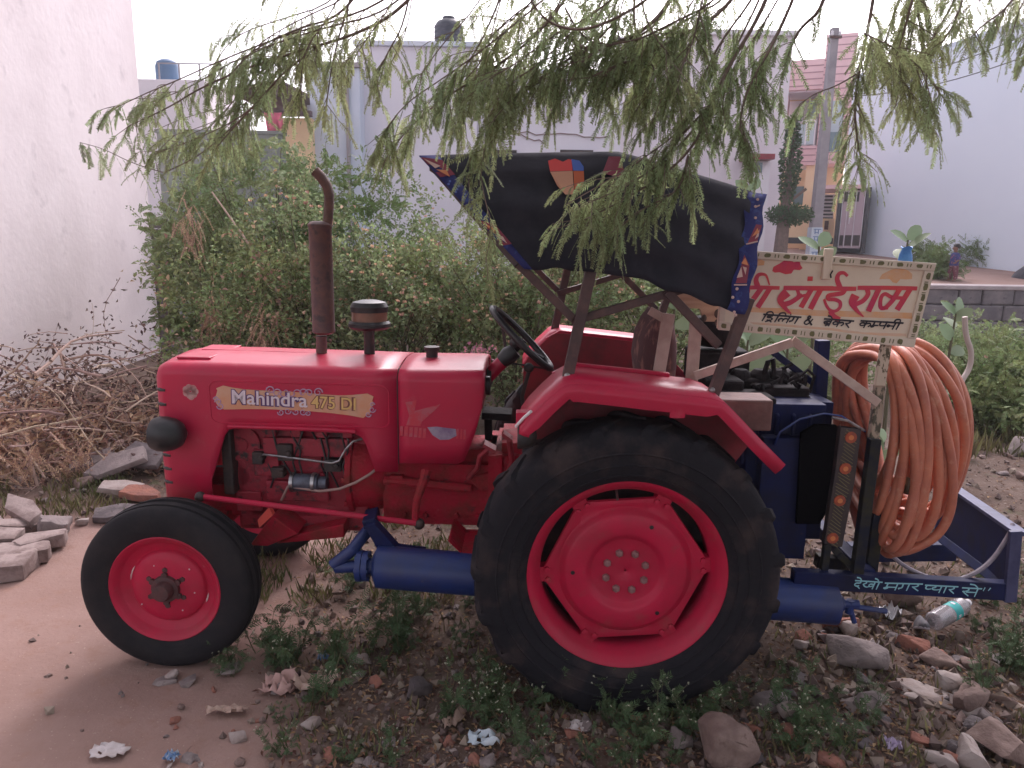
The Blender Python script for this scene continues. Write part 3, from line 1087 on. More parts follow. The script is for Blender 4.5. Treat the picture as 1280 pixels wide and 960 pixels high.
MB().lathe([(.084, .036), (.084, h * .62)], 'z', (cx, .03, z0), 28).build('cleaner_bowl', mat('amber_bowl', (0.26, 0.13, 0.085), 0.3, col2=(0.16, 0.085, 0.06), scale=10), ac, smooth=30)
MB().lathe([(.088, h * .6), (.09, h * .78), (.078, h * .93), (.04, h), (.0, h)], 'z', (cx, .03, z0), 28).build('cleaner_cap', BLACK, ac, smooth=30)

# ---- engine, front frame, gearbox
mb = MB()
mb.box((.46, 0, .72), (.62, .30, .50))
mb.box((.5, 0, 1.02), (.54, .22, .16))
mb.box((.46, 0, .50), (.66, .24, .12))
mb.box((.30, -.155, .80), (.12, .06, .13))
mb.box((.50, -.165, .88), (.42, .05, .09))
for k in range(4):
    mb.box((.33 + .12 * k, -.16, .955), (.05, .07, .05))
    mb.lathe([(.0, -.012), (.016, -.012), (.016, .03)], 'y', (.30 + .13 * k, -.168, .74), 8)
mb.box((.44, -.16, .66), (.3, .04, .1))
mb.box((.2, -.1, .60), (.12, .14, .1))
eng = mb.build('engine', ENG, TR, smooth=0, bevel=.012)
mb = MB()
mb.lathe([(.03, -.02), (.085, -.02), (.085, .02), (.03, .02)], 'y', (.185, -.15, .885), 24, caps=True)
mb.lathe([(.0, -.03), (.03, -.03), (.03, .02)], 'y', (.185, -.15, .885), 16)
mb.lathe([(.01, -.02), (.045, -.02), (.045, .02), (.01, .02)], 'y', (.16, -.13, .72), 20, caps=True)
mb.build('pulley', ENG, eng, smooth=40)
mb = MB()
mb.box((.125, 0, .92), (.05, .42, .55))
mb.build('radiator', DARK, eng, smooth=0, bevel=.01)
mb = MB()
a = L(385, 603, -.2)
mb.lathe([(.0, -.075), (.04, -.075), (.042, -.04), (.042, .05), (.03, .055), (.03, .09), (.0, .09)], 'x', a, 20)
mb.build('starter_motor', mat('starter_grey', (.12, .13, .17), .45, .4, col2=(.06, .06, .08), scale=20), eng, smooth=40)
mb = MB()
for dx in (-.07, .03):
    mb.lathe([(.036, -.008), (.047, -.008), (.047, .008), (.036, .008)], 'x', a + Vector((dx, 0, 0)), 20)
mb.build('starter_band', STEEL, eng, smooth=30)
pipe = [(321, 578, -.19), (322, 571, -.2), (330, 568, -.21), (370, 573, -.22), (415, 579, -.22), (424, 576, -.22), (432, 562, -.22), (441, 552, -.22), (455, 548, -.21), (463, 549, -.2)]
MB().tube([L(*p) for p in pipe], .0055, 8).build('injector_pipe', STEEL, eng)
pipe = [(352, 625, -.2), (360, 608, -.23), (375, 610, -.235), (400, 614, -.235), (425, 611, -.235), (445, 603, -.235), (462, 593, -.225), (472, 585, -.2)]
MB().tube([L(*p) for p in pipe], .0065, 8).build('cable_sleeve', mat('dirty_cable_sleeve', (.35, .22, .2), .7), eng)
mb = MB()
rw = random.Random(3)
for k in range(9):
    x = .22 + .5 * rw.random()
    p = [Vector((x, -.19, .99))]
    for j in range(5):
        p.append(p[-1] + Vector((.06 * (rw.random() - .4), .02 * (rw.random() - .5), -.05 - .02 * rw.random())))
    mb.tube(p, .005, 5)
mb.build('wiring_loom', BLACK, eng)
for (x, y, z, w_, h_) in ((.40, -.19, .86, .07, .08), (.27, -.19, .83, .05, .06), (.62, -.185, .80, .08, .06), (.36, -.185, .76, .06, .05)):
    mb = MB()
    mb.box((x, y, z), (w_, .05, h_))
    mb.lathe([(.0, -.03), (.015, -.03), (.015, .02)], 'y', (x + .02, y - .01, z), 8)
    mb.build('engine_fitting', DARK, eng, smooth=0, bevel=.008)

# bell housing and transmission
mb = MB()
a = L(455, 600, -.16)
mb.lathe([(.20, -.08), (.235, -.075), (.235, -.05), (.22, -.045), (.215, .03), (.20, .09), (.17, .12)], 'x', (a.x, 0, .735), 30, caps=True)
for k in range(10):
    aa = 2 * math.pi * k / 10
    mb.lathe([(.0, -.012), (.014, -.012), (.014, .012)], 'x', (a.x - .08, .222 * math.cos(aa), .735 + .222 * math.sin(aa)), 6)
gbx = mb.build('bell_housing', REDC, TR, smooth=40)
mb = MB()
mb.box((1.13, 0, .66), (.56, .36, .30))
mb.box((1.13, 0, .80), (.5, .26, .14))
mb.box((1.60, 0, .68), (.5, .44, .38))
mb.box((1.40, 0, .68), (.03, .48, .40))
mb.box((1.62, 0, .89), (.42, .36, .06))
mb.box((.92, -.19, .735), (.06, .05, .05))
mb.tube([(.86, -.2, .735), (1.27, -.2, .70)], .022, 10)
for x in (.95, 1.05, 1.2, 1.3):
    mb.lathe([(.0, -.012), (.012, -.012), (.012, .02)], 'y', (x, -.185, .56), 6)
mb.tube([(1.6, -.8, .592), (1.6, .8, .592)], .001, 3)
gb = mb.build('gearbox', REDC, TR, smooth=30, bevel=.01)
mb = MB()
mb.tube([(1.918, -.62, .592), (1.918, .62, .592)], .095, 18)
mb.box((1.9, 0, .62), (.36, .5, .36))
mb.build('rear_axle', REDC, TR, smooth=40, bevel=.01)
# pitman arm, drag link
mb = MB()
mb.tube([L(533, 588, -.30), L(530, 600, -.32), L(521, 625, -.35), L(519, 652, -.36)], [.024, .022, .018, .016], 10)
mb.build('pitman_arm', REDC, TR)
mb = MB()
mb.tube([L(246, 620, -.42), L(262, 622, -.42), L(520, 654, -.37)], .013, 10)
dl = mb.build('drag_link', REDW, TR)
MB().ball(L(524, 655, -.36), .026).ball(L(250, 621, -.42), .024).build('ball_joint', DARK, dl)

# front axle
mb = MB()
mb.box((.0, 0, .50), (.13, .74, .12))
mb.box((.02, 0, .60), (.28, .26, .14))
mb.beam((.0, -.4, .50), (.0, -.47, .46), .1, .12, (1, 0, 0))
mb.beam((.0, .4, .50), (.0, .47, .46), .1, .12, (1, 0, 0))
for s in (-1, 1):
    mb.tube([(.0, s * .44, .66), (.0, s * .44, .34)], .036, 14)
    mb.tube([(.0, s * .42, .375), (.0, s * .54, .375)], .03, 12)
    mb.beam((.0, s * .44, .66), (.13, s * .42, .655), .05, .03)
fa = mb.build('front_axle', REDC, TR, smooth=30, bevel=.008)
mb = MB()
mb.prism([L(312, 682, -.3), L(340, 645, -.3), L(372, 668, -.3), L(334, 683, -.3)], (0, .3, 0))
mb.prism([L(372, 668, -.25), L(430, 655, -.25), L(430, 672, -.25), L(345, 680, -.25)], (0, .1, 0))
mb.beam((.1, -.1, .55), (.75, -.06, .56), .08, .07)
mb.beam((.1, .1, .55), (.75, .06, .56), .08, .07)
mb.box((.45, 0, .545), (.5, .3, .05))
mb.build('radius_bracket', REDC, fa, smooth=0, bevel=.006)
mb = MB()
mb.prism([L(324, 660, -.38), L(322, 650, -.38), L(336, 634, -.38), L(341, 644, -.38)], (0, .03, 0))
mb.build('red_reflector', mat('bright_red_plastic', (.70, .10, .08), .3), fa, smooth=0)

# ---- wheels
HUBM = mat('greasy_rust_red_hub', (.09, .03, .032), .6, col2=(.05, .025, .025), scale=30, bump=.2)
def front_wheel(c, s):
    prof_t = [(.228, -.066), (.245, -.078), (.275, -.088), (.31, -.091), (.338, -.086), (.358, -.074), (.366, -.062), (.368, -.05), (.358, -.047), (.358, -.041),
              (.371, -.038), (.374, -.014), (.362, -.010), (.362, -.004), (.375, 0)]
    prof_t = prof_t + [(r, -y) for r, y in prof_t[:-1][::-1]]
    sg = lambda p: [(r, y * s) for r, y in p]
    rim = MB()
    rim.lathe(sg([(.222, -.062), (.238, -.070), (.240, -.075), (.236, -.078), (.228, -.074), (.216, -.064), (.206, -.050), (.200, -.044), (.176, -.034), (.170, -.030), (.165, -.030), (.160, -.040),
                  (.150, -.048), (.120, -.054), (.085, -.058), (.062, -.060), (.05, -.062)]), 'y', c, 48)
    rim.lathe(sg([(.236, .07), (.20, .05), (.18, .0), (.2, -.044)]), 'y', c, 48)
    w_ = rim.build('front_wheel', REDW, TR, smooth=50)
    MB().lathe(sg(prof_t), 'y', c, 72).build('tyre', TYRE, w_, smooth=30)
    hb = MB()
    hb.lathe(sg([(.062, -.055), (.058, -.075), (.042, -.078), (.04, -.105), (.034, -.114), (.0, -.116)]), 'y', c, 24)
    hub = hb.build('hub', HUBM, w_, smooth=30)
    for k in range(6):
        bl = MB()
        a = R(60 * k + 30)
        p = Vector(c) + Vector((.062 * math.cos(a), 0, .062 * math.sin(a)))
        bl.lathe(sg([(.014, -.055), (.014, -.072), (.0, -.073)]), 'y', p, 6)
        q = Vector(c) + Vector((.082 * math.cos(a), 0, .082 * math.sin(a)))
        bl.lathe(sg([(.014, -.052), (.012, -.061), (.0, -.061)]), 'y', q, 6)
        bl.build('wheel_nut', HUBM, w_, smooth=30)
    if s > 0:
        ch = MB()
        for a0, a1, rr in ((148, 172, .165), (28, 34, .185), (335, 350, .172), (320, 328, .19)):
            pts = [Vector(c) + Vector((rr * math.cos(R(a0 + (a1 - a0) * k / 6)), -.0345, rr * math.sin(R(a0 + (a1 - a0) * k / 6)))) for k in range(7)]
            ch.tube(pts, [.001, .003, .004, .003, .004, .002, .001], 5)
        for a0, rr in ((115, .11), (40, .135), (215, .14), (300, .12), (350, .12)):
            ch.ball(Vector(c) + Vector((rr * math.cos(R(a0)), -.054, rr * math.sin(R(a0)))), (.004, .003, .004), 6, 4)
        ch.build('paint_chip', mat('bared_metal', (.6, .5, .48), .6), w_)
    return w_


front_wheel((0, -.55, .372), 1)
front_wheel((.02, .55, .372), -1)


def rear_wheel(c, s):
    RB = .592
    half = [(.372, -.100), (.378, -.112), (.40, -.132), (.44, -.146), (.49, -.150), (.535, -.147), (.563, -.138), (.578, -.124), (.587, -.09), (RB, -.03), (RB + .002, 0)]
    prof = half + [(r, -y) for r, y in half[:-1][::-1]]
    sg = lambda p: [(r, y * s) for r, y in p]
    c = Vector(c)
    rim = MB()
    rim.lathe(sg([(.368, -.098), (.384, -.108), (.387, -.116), (.383, -.120), (.372, -.117), (.360, -.106), (.345, -.088), (.338, -.062), (.332, -.054), (.330, -.02), (.330, .05), (.36, .1), (.384, .11)]), 'y', c, 72)
    dm = MB()
    dm.lathe(sg([(.05, .14), (.36, .14), (.36, .10)]), 'y', c, 40)  # dark disc added behind the rim so its gaps look shaded
    w_ = rim.build('rear_wheel', REDW, TR, smooth=50)
    dm.build('rim_shade_disc', DARK, w_, smooth=30)
    t = MB()
    t.lathe(sg(prof), 'y', c, 96)
    # bar lugs, two rows
    nl = 19
    for side in (-1, 1):
        for k in range(nl):
            a = 2 * math.pi * (k + (0.5 if side > 0 else 0)) / nl
            rings = []
            for u in (0.06, .3, .6, .85, 1.0, 1.04):
                ang = a + (.16 * u)
                y = side * .132 * min(u, 1.0) if u <= 1 else side * .143
                rt = .601 if u < .9 else (.590 if u <= 1 else .566)
                rb = .58 if u <= 1 else .545
                da = .040 if u > .4 else .034
                rg = []
                for (rr, dd) in ((rb, -da * 1.25), (rt, -da * .8), (rt, da * .8), (rb, da * 1.25)):
                    rg.append(c + Vector((rr * math.cos(ang + dd), y, rr * math.sin(ang + dd))))
                rings.append(rg)
            t.loft(rings, True, False, True)
    for rr, y in ((.455, .1475), (.415, .138), (.50, .150)):
        t.lathe(sg([(rr - .006, -y + .002), (rr, -y - .004), (rr + .006, -y + .002)]), 'y', c, 72)
    t.build('tyre', TYRED, w_, smooth=35)
    # pressed centre disc with six fixing corners
    d = MB()
    n = 96
    rings = []

    def hexr(a, r):
        t_ = (a - R(5)) % (math.pi / 3) - math.pi / 6
        return r * math.cos(math.pi / 6) / math.cos(t_)
    for (mode, r, y) in (('h', .334, -.040), ('h', .330, -.052), ('h', .318, -.054), ('m', .285, -.054), ('c', .262, -.052), ('c', .250, -.060), ('c', .240, -.076), ('c', .228, -.082), ('c', .165, -.086), ('c', .148, -.080),
                         ('c', .138, -.066), ('c', .13, -.063), ('c', .06, -.065), ('c', .012, -.066), ('c', .004, -.06)):
        rg = []
        for k in range(n):
            a = 2 * math.pi * k / n
            rr = r if mode == 'c' else (hexr(a, r) if mode == 'h' else min(.5 * (hexr(a, .318) + .262), .29))
            rg.append(c + Vector((rr * math.cos(a), y * s, rr * math.sin(a))))
        rings.append(rg)
    d.loft(rings, True)
    d.build('wheel_disc', REDW, w_, smooth=40)
    WBM = bpy.data.materials.get('worn_bolt') or mat('worn_bolt', (.30, .16, .16), .5, .3, col2=(.2, .08, .08), scale=60)
    for k in range(8):
        b_ = MB()
        a = R(45 * k + 20)
        b_.lathe(sg([(.0155, -.060), (.0155, -.076), (.012, -.080), (.0, -.081)]), 'y', c + Vector((.08 * math.cos(a), 0, .08 * math.sin(a))), 6)
        b_.build('wheel_bolt', WBM, w_, smooth=30)
    for k in range(6):
        b_ = MB()
        a = R(60 * k + 5)
        p = c + Vector((.306 * math.cos(a), 0, .306 * math.sin(a)))
        for da in (-.07, .07):
            q = c + Vector((.304 * math.cos(a + da), 0, .304 * math.sin(a + da)))
            b_.lathe(sg([(.012, -.05), (.012, -.066), (.0, -.068)]), 'y', q, 6)
        b_.box(c + Vector((.333 * math.cos(a), -s * -.0 + s * -.03, .333 * math.sin(a))), (.05, .05, .06), (0, -a, 0))
        b_.build('rim_lug', REDW, w_, smooth=30)
    b_ = MB()
    for a, rr in ((65, .21), (181, .206), (-52, .21)):
        b_.lathe(sg([(.0085, -.0845), (.0, -.0848)]), 'y', c + Vector((rr * math.cos(R(a)), 0, rr * math.sin(R(a)))), 12)
    b_.build('disc_hole', BLACK, w_, smooth=0)
    if s > 0:
        MB().tube([c + Vector((-.045, -.02, .326)), c + Vector((-.046, -.085, .30))], .005, 6).build('valve_stem', STEEL, w_)
    return w_


rear_wheel((1.918, -.735, .594), 1)
rear_wheel((1.918, .735, .594), -1)

# ---- fenders
fp = [(1.497, 1.155), (1.503, 1.172), (1.53, 1.212), (1.585, 1.272), (1.645, 1.330), (1.672, 1.345), (1.71, 1.349), (1.95, 1.325), (2.185, 1.302), (2.235, 1.285), (2.27, 1.254), (2.38, 1.145), (2.472, 1.058)]


def fender(s):
    yo, yi = s * .865, s * .50
    mb = MB()
    n = len(fp)
    # top plate
    rings = []
    for i, (x, z) in enumerate(fp):
        rings.append([(x, yo, z), (x, yo + (yi - yo) * .5, z + .006), (x, yi, z)])
    mb.loft(rings, False)
    f_ = mb.build('fender', RED, TR, smooth=40, solid=.006)
    # outer lip
    mb = MB()
    rings = []
    for i, (x, z) in enumerate(fp):
        a, c_ = fp[max(i - 1, 0)], fp[min(i + 1, n - 1)]
        d = Vector((c_[0] - a[0], c_[1] - a[1])).normalized()
        nn = Vector((d.y, -d.x))
        wv = .066 if 4 < i < 9 else (.034 if i < 2 else (.048 if i < 5 else .046))
        rings.append([(x, yo, z), (x + nn.x * wv * .5, yo - s * -.004, z + nn.y * wv * .5), (x + nn.x * wv, yo, z + nn.y * wv), (x + nn.x * wv + 0, yo - s * .03, z + nn.y * wv)])
    mb.loft(rings, False)
    mb.build('fender_lip', RED, f_, smooth=40, solid=.005)
    # inner side sheet
    pts = [(x, yi, z) for x, z in fp[1:]] + [(2.40, yi, .95), (2.25, yi, .88), (1.6, yi, .82), (1.5, yi, .88)]
    MB().prism(pts, (0, -s * .004, 0)).build('fender_side_panel', DRED, f_, smooth=0)
    # raised pad towards the seat
    MB().prism([(1.62, s * .50, 1.32), (1.70, s * .50, 1.365), (2.10, s * .50, 1.33), (2.10, s * .50, 1.30)], (0, s * .03, 0)).build('fender_rail', RED, f_, smooth=0, bevel=.004)
    return f_


fl = fender(-1)
fr = fender(1)
mb = MB()
mb.tube([L(706, 478, -.7), L(640, 470, -.4)], .003, 4)
# dark round lamp under the front tip of the near fender
c = L(655, 545, -.75)
MB().lathe([(.0, .05), (.03, .045), (.045, .02), (.05, -.02), (.046, -.025), (.0, -.02)], 'x', c, 20).build('fender_lamp', DARK, fl, smooth=50)
MB().tube([L(645, 533, -.8), L(655, 522, -.84), L(664, 514, -.86)], .006, 6).build('lamp_wire', WPAINT, fl)
MB().box(L(655, 522, -.78), (.06, .06, .05)).build('lamp_bracket', RED, fl, smooth=0, bevel=.004)
# mounting tab, lower hang of the lip
MB().box(L(847, 514, -.865), (.055, .006, .05)).build('lip_tab', RED, fl, smooth=0)

# ---- steering
mb = MB()
mb.tube([(1.305, 0, 1.19), L(606, 474, 0), L(628, 452, 0)], [.034, .034, .032], 14)
sc_ = mb.build('steering_column', RED, TR)
mb = MB()
mb.tube([L(627, 452, 0), L(636, 444, 0), L(645, 438, 0)], [.034, .045, .036], 14)
mb.tube([L(640, 441, 0), L(655, 425, 0)], .018, 10)
mb.build('column_boot', BLACK, sc_)
mb = MB()
c = L(652, 422.5, 0)
ax = Vector((.70, 0, .71)).normalized()
side = Vector((0, 1, 0))
oth = ax.cross(side).normalized()
rad = .197
ringp = [c + (oth * math.cos(t_) + side * math.sin(t_)) * rad for t_ in [2 * math.pi * k / 40 for k in range(40)]]
mb.tube(ringp, .0165, 10, closed=True)
sw = mb.build('steering_wheel', BLACK, TR)
mb = MB()
hubc = c - ax * .035
for k in range(3):
    t_ = 2 * math.pi * k / 3 + .5
    mb.tube([hubc, c + (oth * math.cos(t_) + side * math.sin(t_)) * rad], .007, 6)
mb.ball(hubc, .034)
mb.build('steering_spoke', BLACK, sw)
MB().tube([L(618, 395, .0), L(628, 408, .05), L(633, 440, .05)], .008, 6).build('throttle_lever', DARK, sc_)
MB().tube([L(633, 453, .0), L(690, 462, .1), L(712, 470, .2)], .005, 6).build('throttle_rod', DARK, sc_)

# ---- driver station: platform, pedals, levers, seat
mb = MB()
mb.box((1.42, -.36, .50), (.34, .26, .02))
mb.prism([(1.26, -.49, .49), (1.58, -.49, .49), (1.58, -.49, .42), (1.36, -.49, .44)], (0, .02, 0))
mb.prism([(1.26, -.49, .50), (1.26, -.23, .50), (1.20, -.23, .56), (1.20, -.49, .56)], (-.01, 0, .004))
mb.beam((1.45, -.2, .52), (1.45, -.48, .49), .05, .03, (1, 0, 0))
mb.build('footboard', REDC, TR, smooth=0, bevel=.003)
mb = MB()
mb.beam(L(603, 516, .05), L(640, 518, .05), .14, .035, (0, 1, 0))
mb.tube([L(610, 520, .05), L(612, 590, .05)], .02, 8)
mb.tube([L(603, 575, -.05), L(640, 560, -.05)], .012, 8)
mb.build('control_bracket', SOOT, TR, smooth=30, bevel=.004)
mb = MB()
mb.tube([L(585, 598, -.22), L(597, 585, -.25), L(600, 570, -.27), L(612, 560, -.28)], .012, 8)
mb.box(L(612, 558, -.28), (.06, .08, .015), (0, .5, 0))
mb.build('pedal', DRED, TR, smooth=30)
mb = MB()
mb.tube([L(634, 600, -.22), L(640, 575, -.25), L(636, 545, -.28)], .014, 8)
mb.box(L(634, 545, -.28), (.05, .07, .015), (0, .6, 0))
mb.build('pedal', DRED, TR, smooth=30)
mb = MB()
mb.prism([L(585, 598, -.2), L(650, 580, -.2), L(655, 600, -.2), L(600, 615, -.2)], (0, .1, 0))
mb.build('pedal_housing', REDC, TR, smooth=0, bevel=.01)
mb = MB()
mb.tube([(1.52, .0, .92), (1.50, .02, 1.1), (1.53, .03, 1.22)], .010, 8)
mb.ball((1.53, .03, 1.24), .025)
mb.build('gear_lever', DARK, TR)
mb = MB()
mb.tube([(1.60, .10, .92), (1.62, .12, 1.12)], .009, 8)
mb.ball((1.62, .12, 1.14), .022)
mb.build('gear_lever', DARK, TR)

SEATM = mat('brown_leaf_print_cloth', (0.085, 0.032, 0.035), 0.85, col2=(0.26, 0.12, 0.10), scale=14, lo=.52, hi=.64, stretch=(2.2, 1, .55), col3=(0.40, 0.19, 0.10), scale3=8, lo3=.66, hi3=.76)
mb = MB()
rings = []
cL = [(795, 470), (792, 445), (796, 418), (806, 398), (815, 389)]
cR = [(836, 480), (840, 452), (840, 425), (836, 402), (826, 390)]
for (a, b_) in zip(cL, cR):
    A, B = L(*a, .0), L(*b_, .0)
    m_ = (A + B) / 2
    hw = (B.x - A.x) / 2
    rg = []
    for k in range(20):
        t_ = 2 * math.pi * k / 20
        ex_ = .55
        rg.append((m_.x + hw * math.copysign(abs(math.cos(t_)) ** ex_, math.cos(t_)), .21 * math.copysign(abs(math.sin(t_)) ** ex_, math.sin(t_)), A.z + (B.z - A.z) * (math.cos(t_) + 1) / 2 + .006 * math.sin(5 * t_)))
    rings.append(rg)
mb.loft(rings, True, False, True)
seat = mb.build('seat_backrest', SEATM, TR, smooth=60)
mb = MB()
a, b_ = L(745, 476, 0), L(836, 478, 0)
mb.box(((a.x + b_.x) / 2 + .02, 0, a.z - .03), (b_.x - a.x, .42, .1))
mb.build('seat_cushion', SEATM, TR, smooth=30, bevel=.03)
mb = MB()
mb.beam((1.95, -.1, .9), (1.92, -.1, 1.22), .05, .02)
mb.beam((1.95, .1, .9), (1.92, .1, 1.22), .05, .02)
mb.build('seat_spring', DARK, seat, smooth=0)

# brown box behind the near fender
a, b_ = L(884, 498, -.47), L(963, 538, -.47)
o = MB().box(((a.x + b_.x) / 2 + .01, -.40, (a.z + b_.z) / 2 - .002), (b_.x - a.x - .02, .16, a.z - b_.z)).build('rusty_tool_box', mat('rust_brown_box', (0.11, 0.055, 0.05), .75, col2=(.17, .09, .08), scale=10, bump=.2), TR, smooth=0, bevel=.008)

# ---- canopy frame
yp = -.70
mb = MB()


def post(a, b_, ya, yb_, w_=.036, h_=.036):
    mb.beam(L(*a, ya), L(*b_, yb_), w_, h_)


post((739, 336), (708, 478), -.70, -.70, .04, .042)
post((936, 372), (890, 496), -.70, -.70, .04, .04)
post((648, 330), (716, 398), -.70, -.69, .03, .032)
post((714, 402), (886, 352), -.675, -.675, .03, .03)
post((833, 364), (898, 432), -.70, -.68, .03, .034)
near = mb
far = mirror_y(near)
fr_ = near.build('canopy_frame', FRAME, TR, smooth=0, bevel=.003)
far.build('canopy_frame', FRAME, TR, smooth=0, bevel=.003)
mb = MB()
zt_ = 2.135
for x in (1.14, 1.80, 2.33):
    z_ = {1.14: 2.125, 1.80: 2.145, 2.33: 2.0}[x]
    mb.beam((x, -.5, z_), (x, .5, z_), .03, .03, (1, 0, 0))
for s in (-1, 1):
    mb.beam((1.14, s * .5, 2.125), (1.80, s * .5, 2.145), .03, .03)
    mb.beam((1.80, s * .5, 2.145), (2.33, s * .5, 2.0), .03, .03)
    mb.beam((1.74, s * .70, 1.74), (1.80, s * .5, 2.145), .03, .03)
    mb.beam((2.29, s * .70, 1.66), (2.33, s * .5, 2.0), .03, .03)
    mb.beam((1.48, s * .70, 1.76), (1.14, s * .5, 2.125), .03, .03)
mb.build('canopy_roof_frame', FRAME, fr_, smooth=0)
MB().ball(L(890, 488, -.73), (.012, .008, .012)).ball(L(709, 470, -.73), (.012, .008, .012)).build('frame_bolt', STEEL, fr_)

# ---- canopy cloth
ys, ybm = -.53, -.735
topc = [(524, 195), (600, 192.5), (690, 191), (772, 190), (800, 197), (860, 215), (910, 230), (940, 240)]
botc = [(655, 336), (690, 337), (725, 338), (790, 346), (820, 356), (860, 370), (893, 381), (912, 388)]


def lerp_poly(P, t):
    k = t * (len(P) - 1)
    i = min(int(k), len(P) - 2)
    f = k - i
    return (P[i][0] + (P[i + 1][0] - P[i][0]) * f, P[i][1] + (P[i + 1][1] - P[i][1]) * f)


def side_pt(u, v, out=0.0, s=-1):
    """u front to rear, v bottom to top of the hanging side"""
    tp, bp_ = lerp_poly(topc, u), lerp_poly(botc, u)
    bz = math.sin(v * math.pi) * .03
    T_, B_ = L(*tp, ys), L(*bp_, ybm)
    p = B_.lerp(T_, v)
    p.y -= bz + out
    wv = .005 * math.sin(v * 19 + 1.2 * math.sin(u * 7)) + .006 * noise.noise(Vector((u * 6, v * 3, 2.0))) + .005 * noise.noise(Vector((u * 20, v * 14, 7.0)))
    wv -= .014 * max(0, 1 - abs(u - .435) / .04) * v
    p.y += wv * min(1, 6 * v * (1.02 - v) + .1)
    p.z += .006 * noise.noise(Vector((u * 9, 0, 4.0))) * (1 - v) * 2
    if s > 0:
        p.y = -p.y
    return p


NU, NV = 48, 22
rings = []
for i in range(NU + 1):
    u = i / NU
    rg = [side_pt(u, j / NV) for j in range(NV + 1)]
    e = rg[-1]
    for k in range(1, 10):
        t_ = k / 10
        y = e.y * (1 - 2 * t_)
        rg.append(Vector((e.x + .01 * math.sin(5 * t_), y, e.z + .022 * math.sin(math.pi * t_) ** .6 + .004 * noise.noise(Vector((u * 8, t_ * 5, 1))))))
    rg += [Vector((p.x, -p.y, p.z)) for p in rg[:NV + 1][::-1]]
    rings.append(rg)
cn = MB().loft(rings, False).build('canopy_cloth', TARP, TR, smooth=180, solid=.004)

TRB = mat('canopy_trim_blue', (0.014, 0.018, 0.12), 0.8, col2=(.03, .05, .2), scale=30, lo=.55, hi=.62)
TRR = mat('canopy_trim_maroon', (0.22, 0.03, 0.06), 0.7)
TRW = mat('canopy_trim_cream', (0.56, 0.38, 0.34), 0.7)
TRO = mat('canopy_trim_orange', (0.60, 0.22, 0.10), 0.7)


def patch(name, uvs, m, par, out, s=-1, th=.0015):
    pts = [side_pt(u, v, out, s) for u, v in uvs]
    mbx = MB()
    c_ = sum(pts, Vector()) / len(pts)
    return mbx.prism(pts, (0, s * th, 0)).build(name, m, par, smooth=0)


def strip(name, m, u0, u1, par, out, v0=0.0, v1=1.0, n=22, s=-1):
    mbx = MB()
    rg = []
    for j in range(n + 1):
        v = v0 + (v1 - v0) * j / n
        rg.append([side_pt(u0, v, out, s), side_pt((u0 + u1) / 2, v, out, s), side_pt(u1, v, out, s)])
    mbx.loft(rg, False)
    return mbx.build(name, m, par, smooth=180, solid=.002)


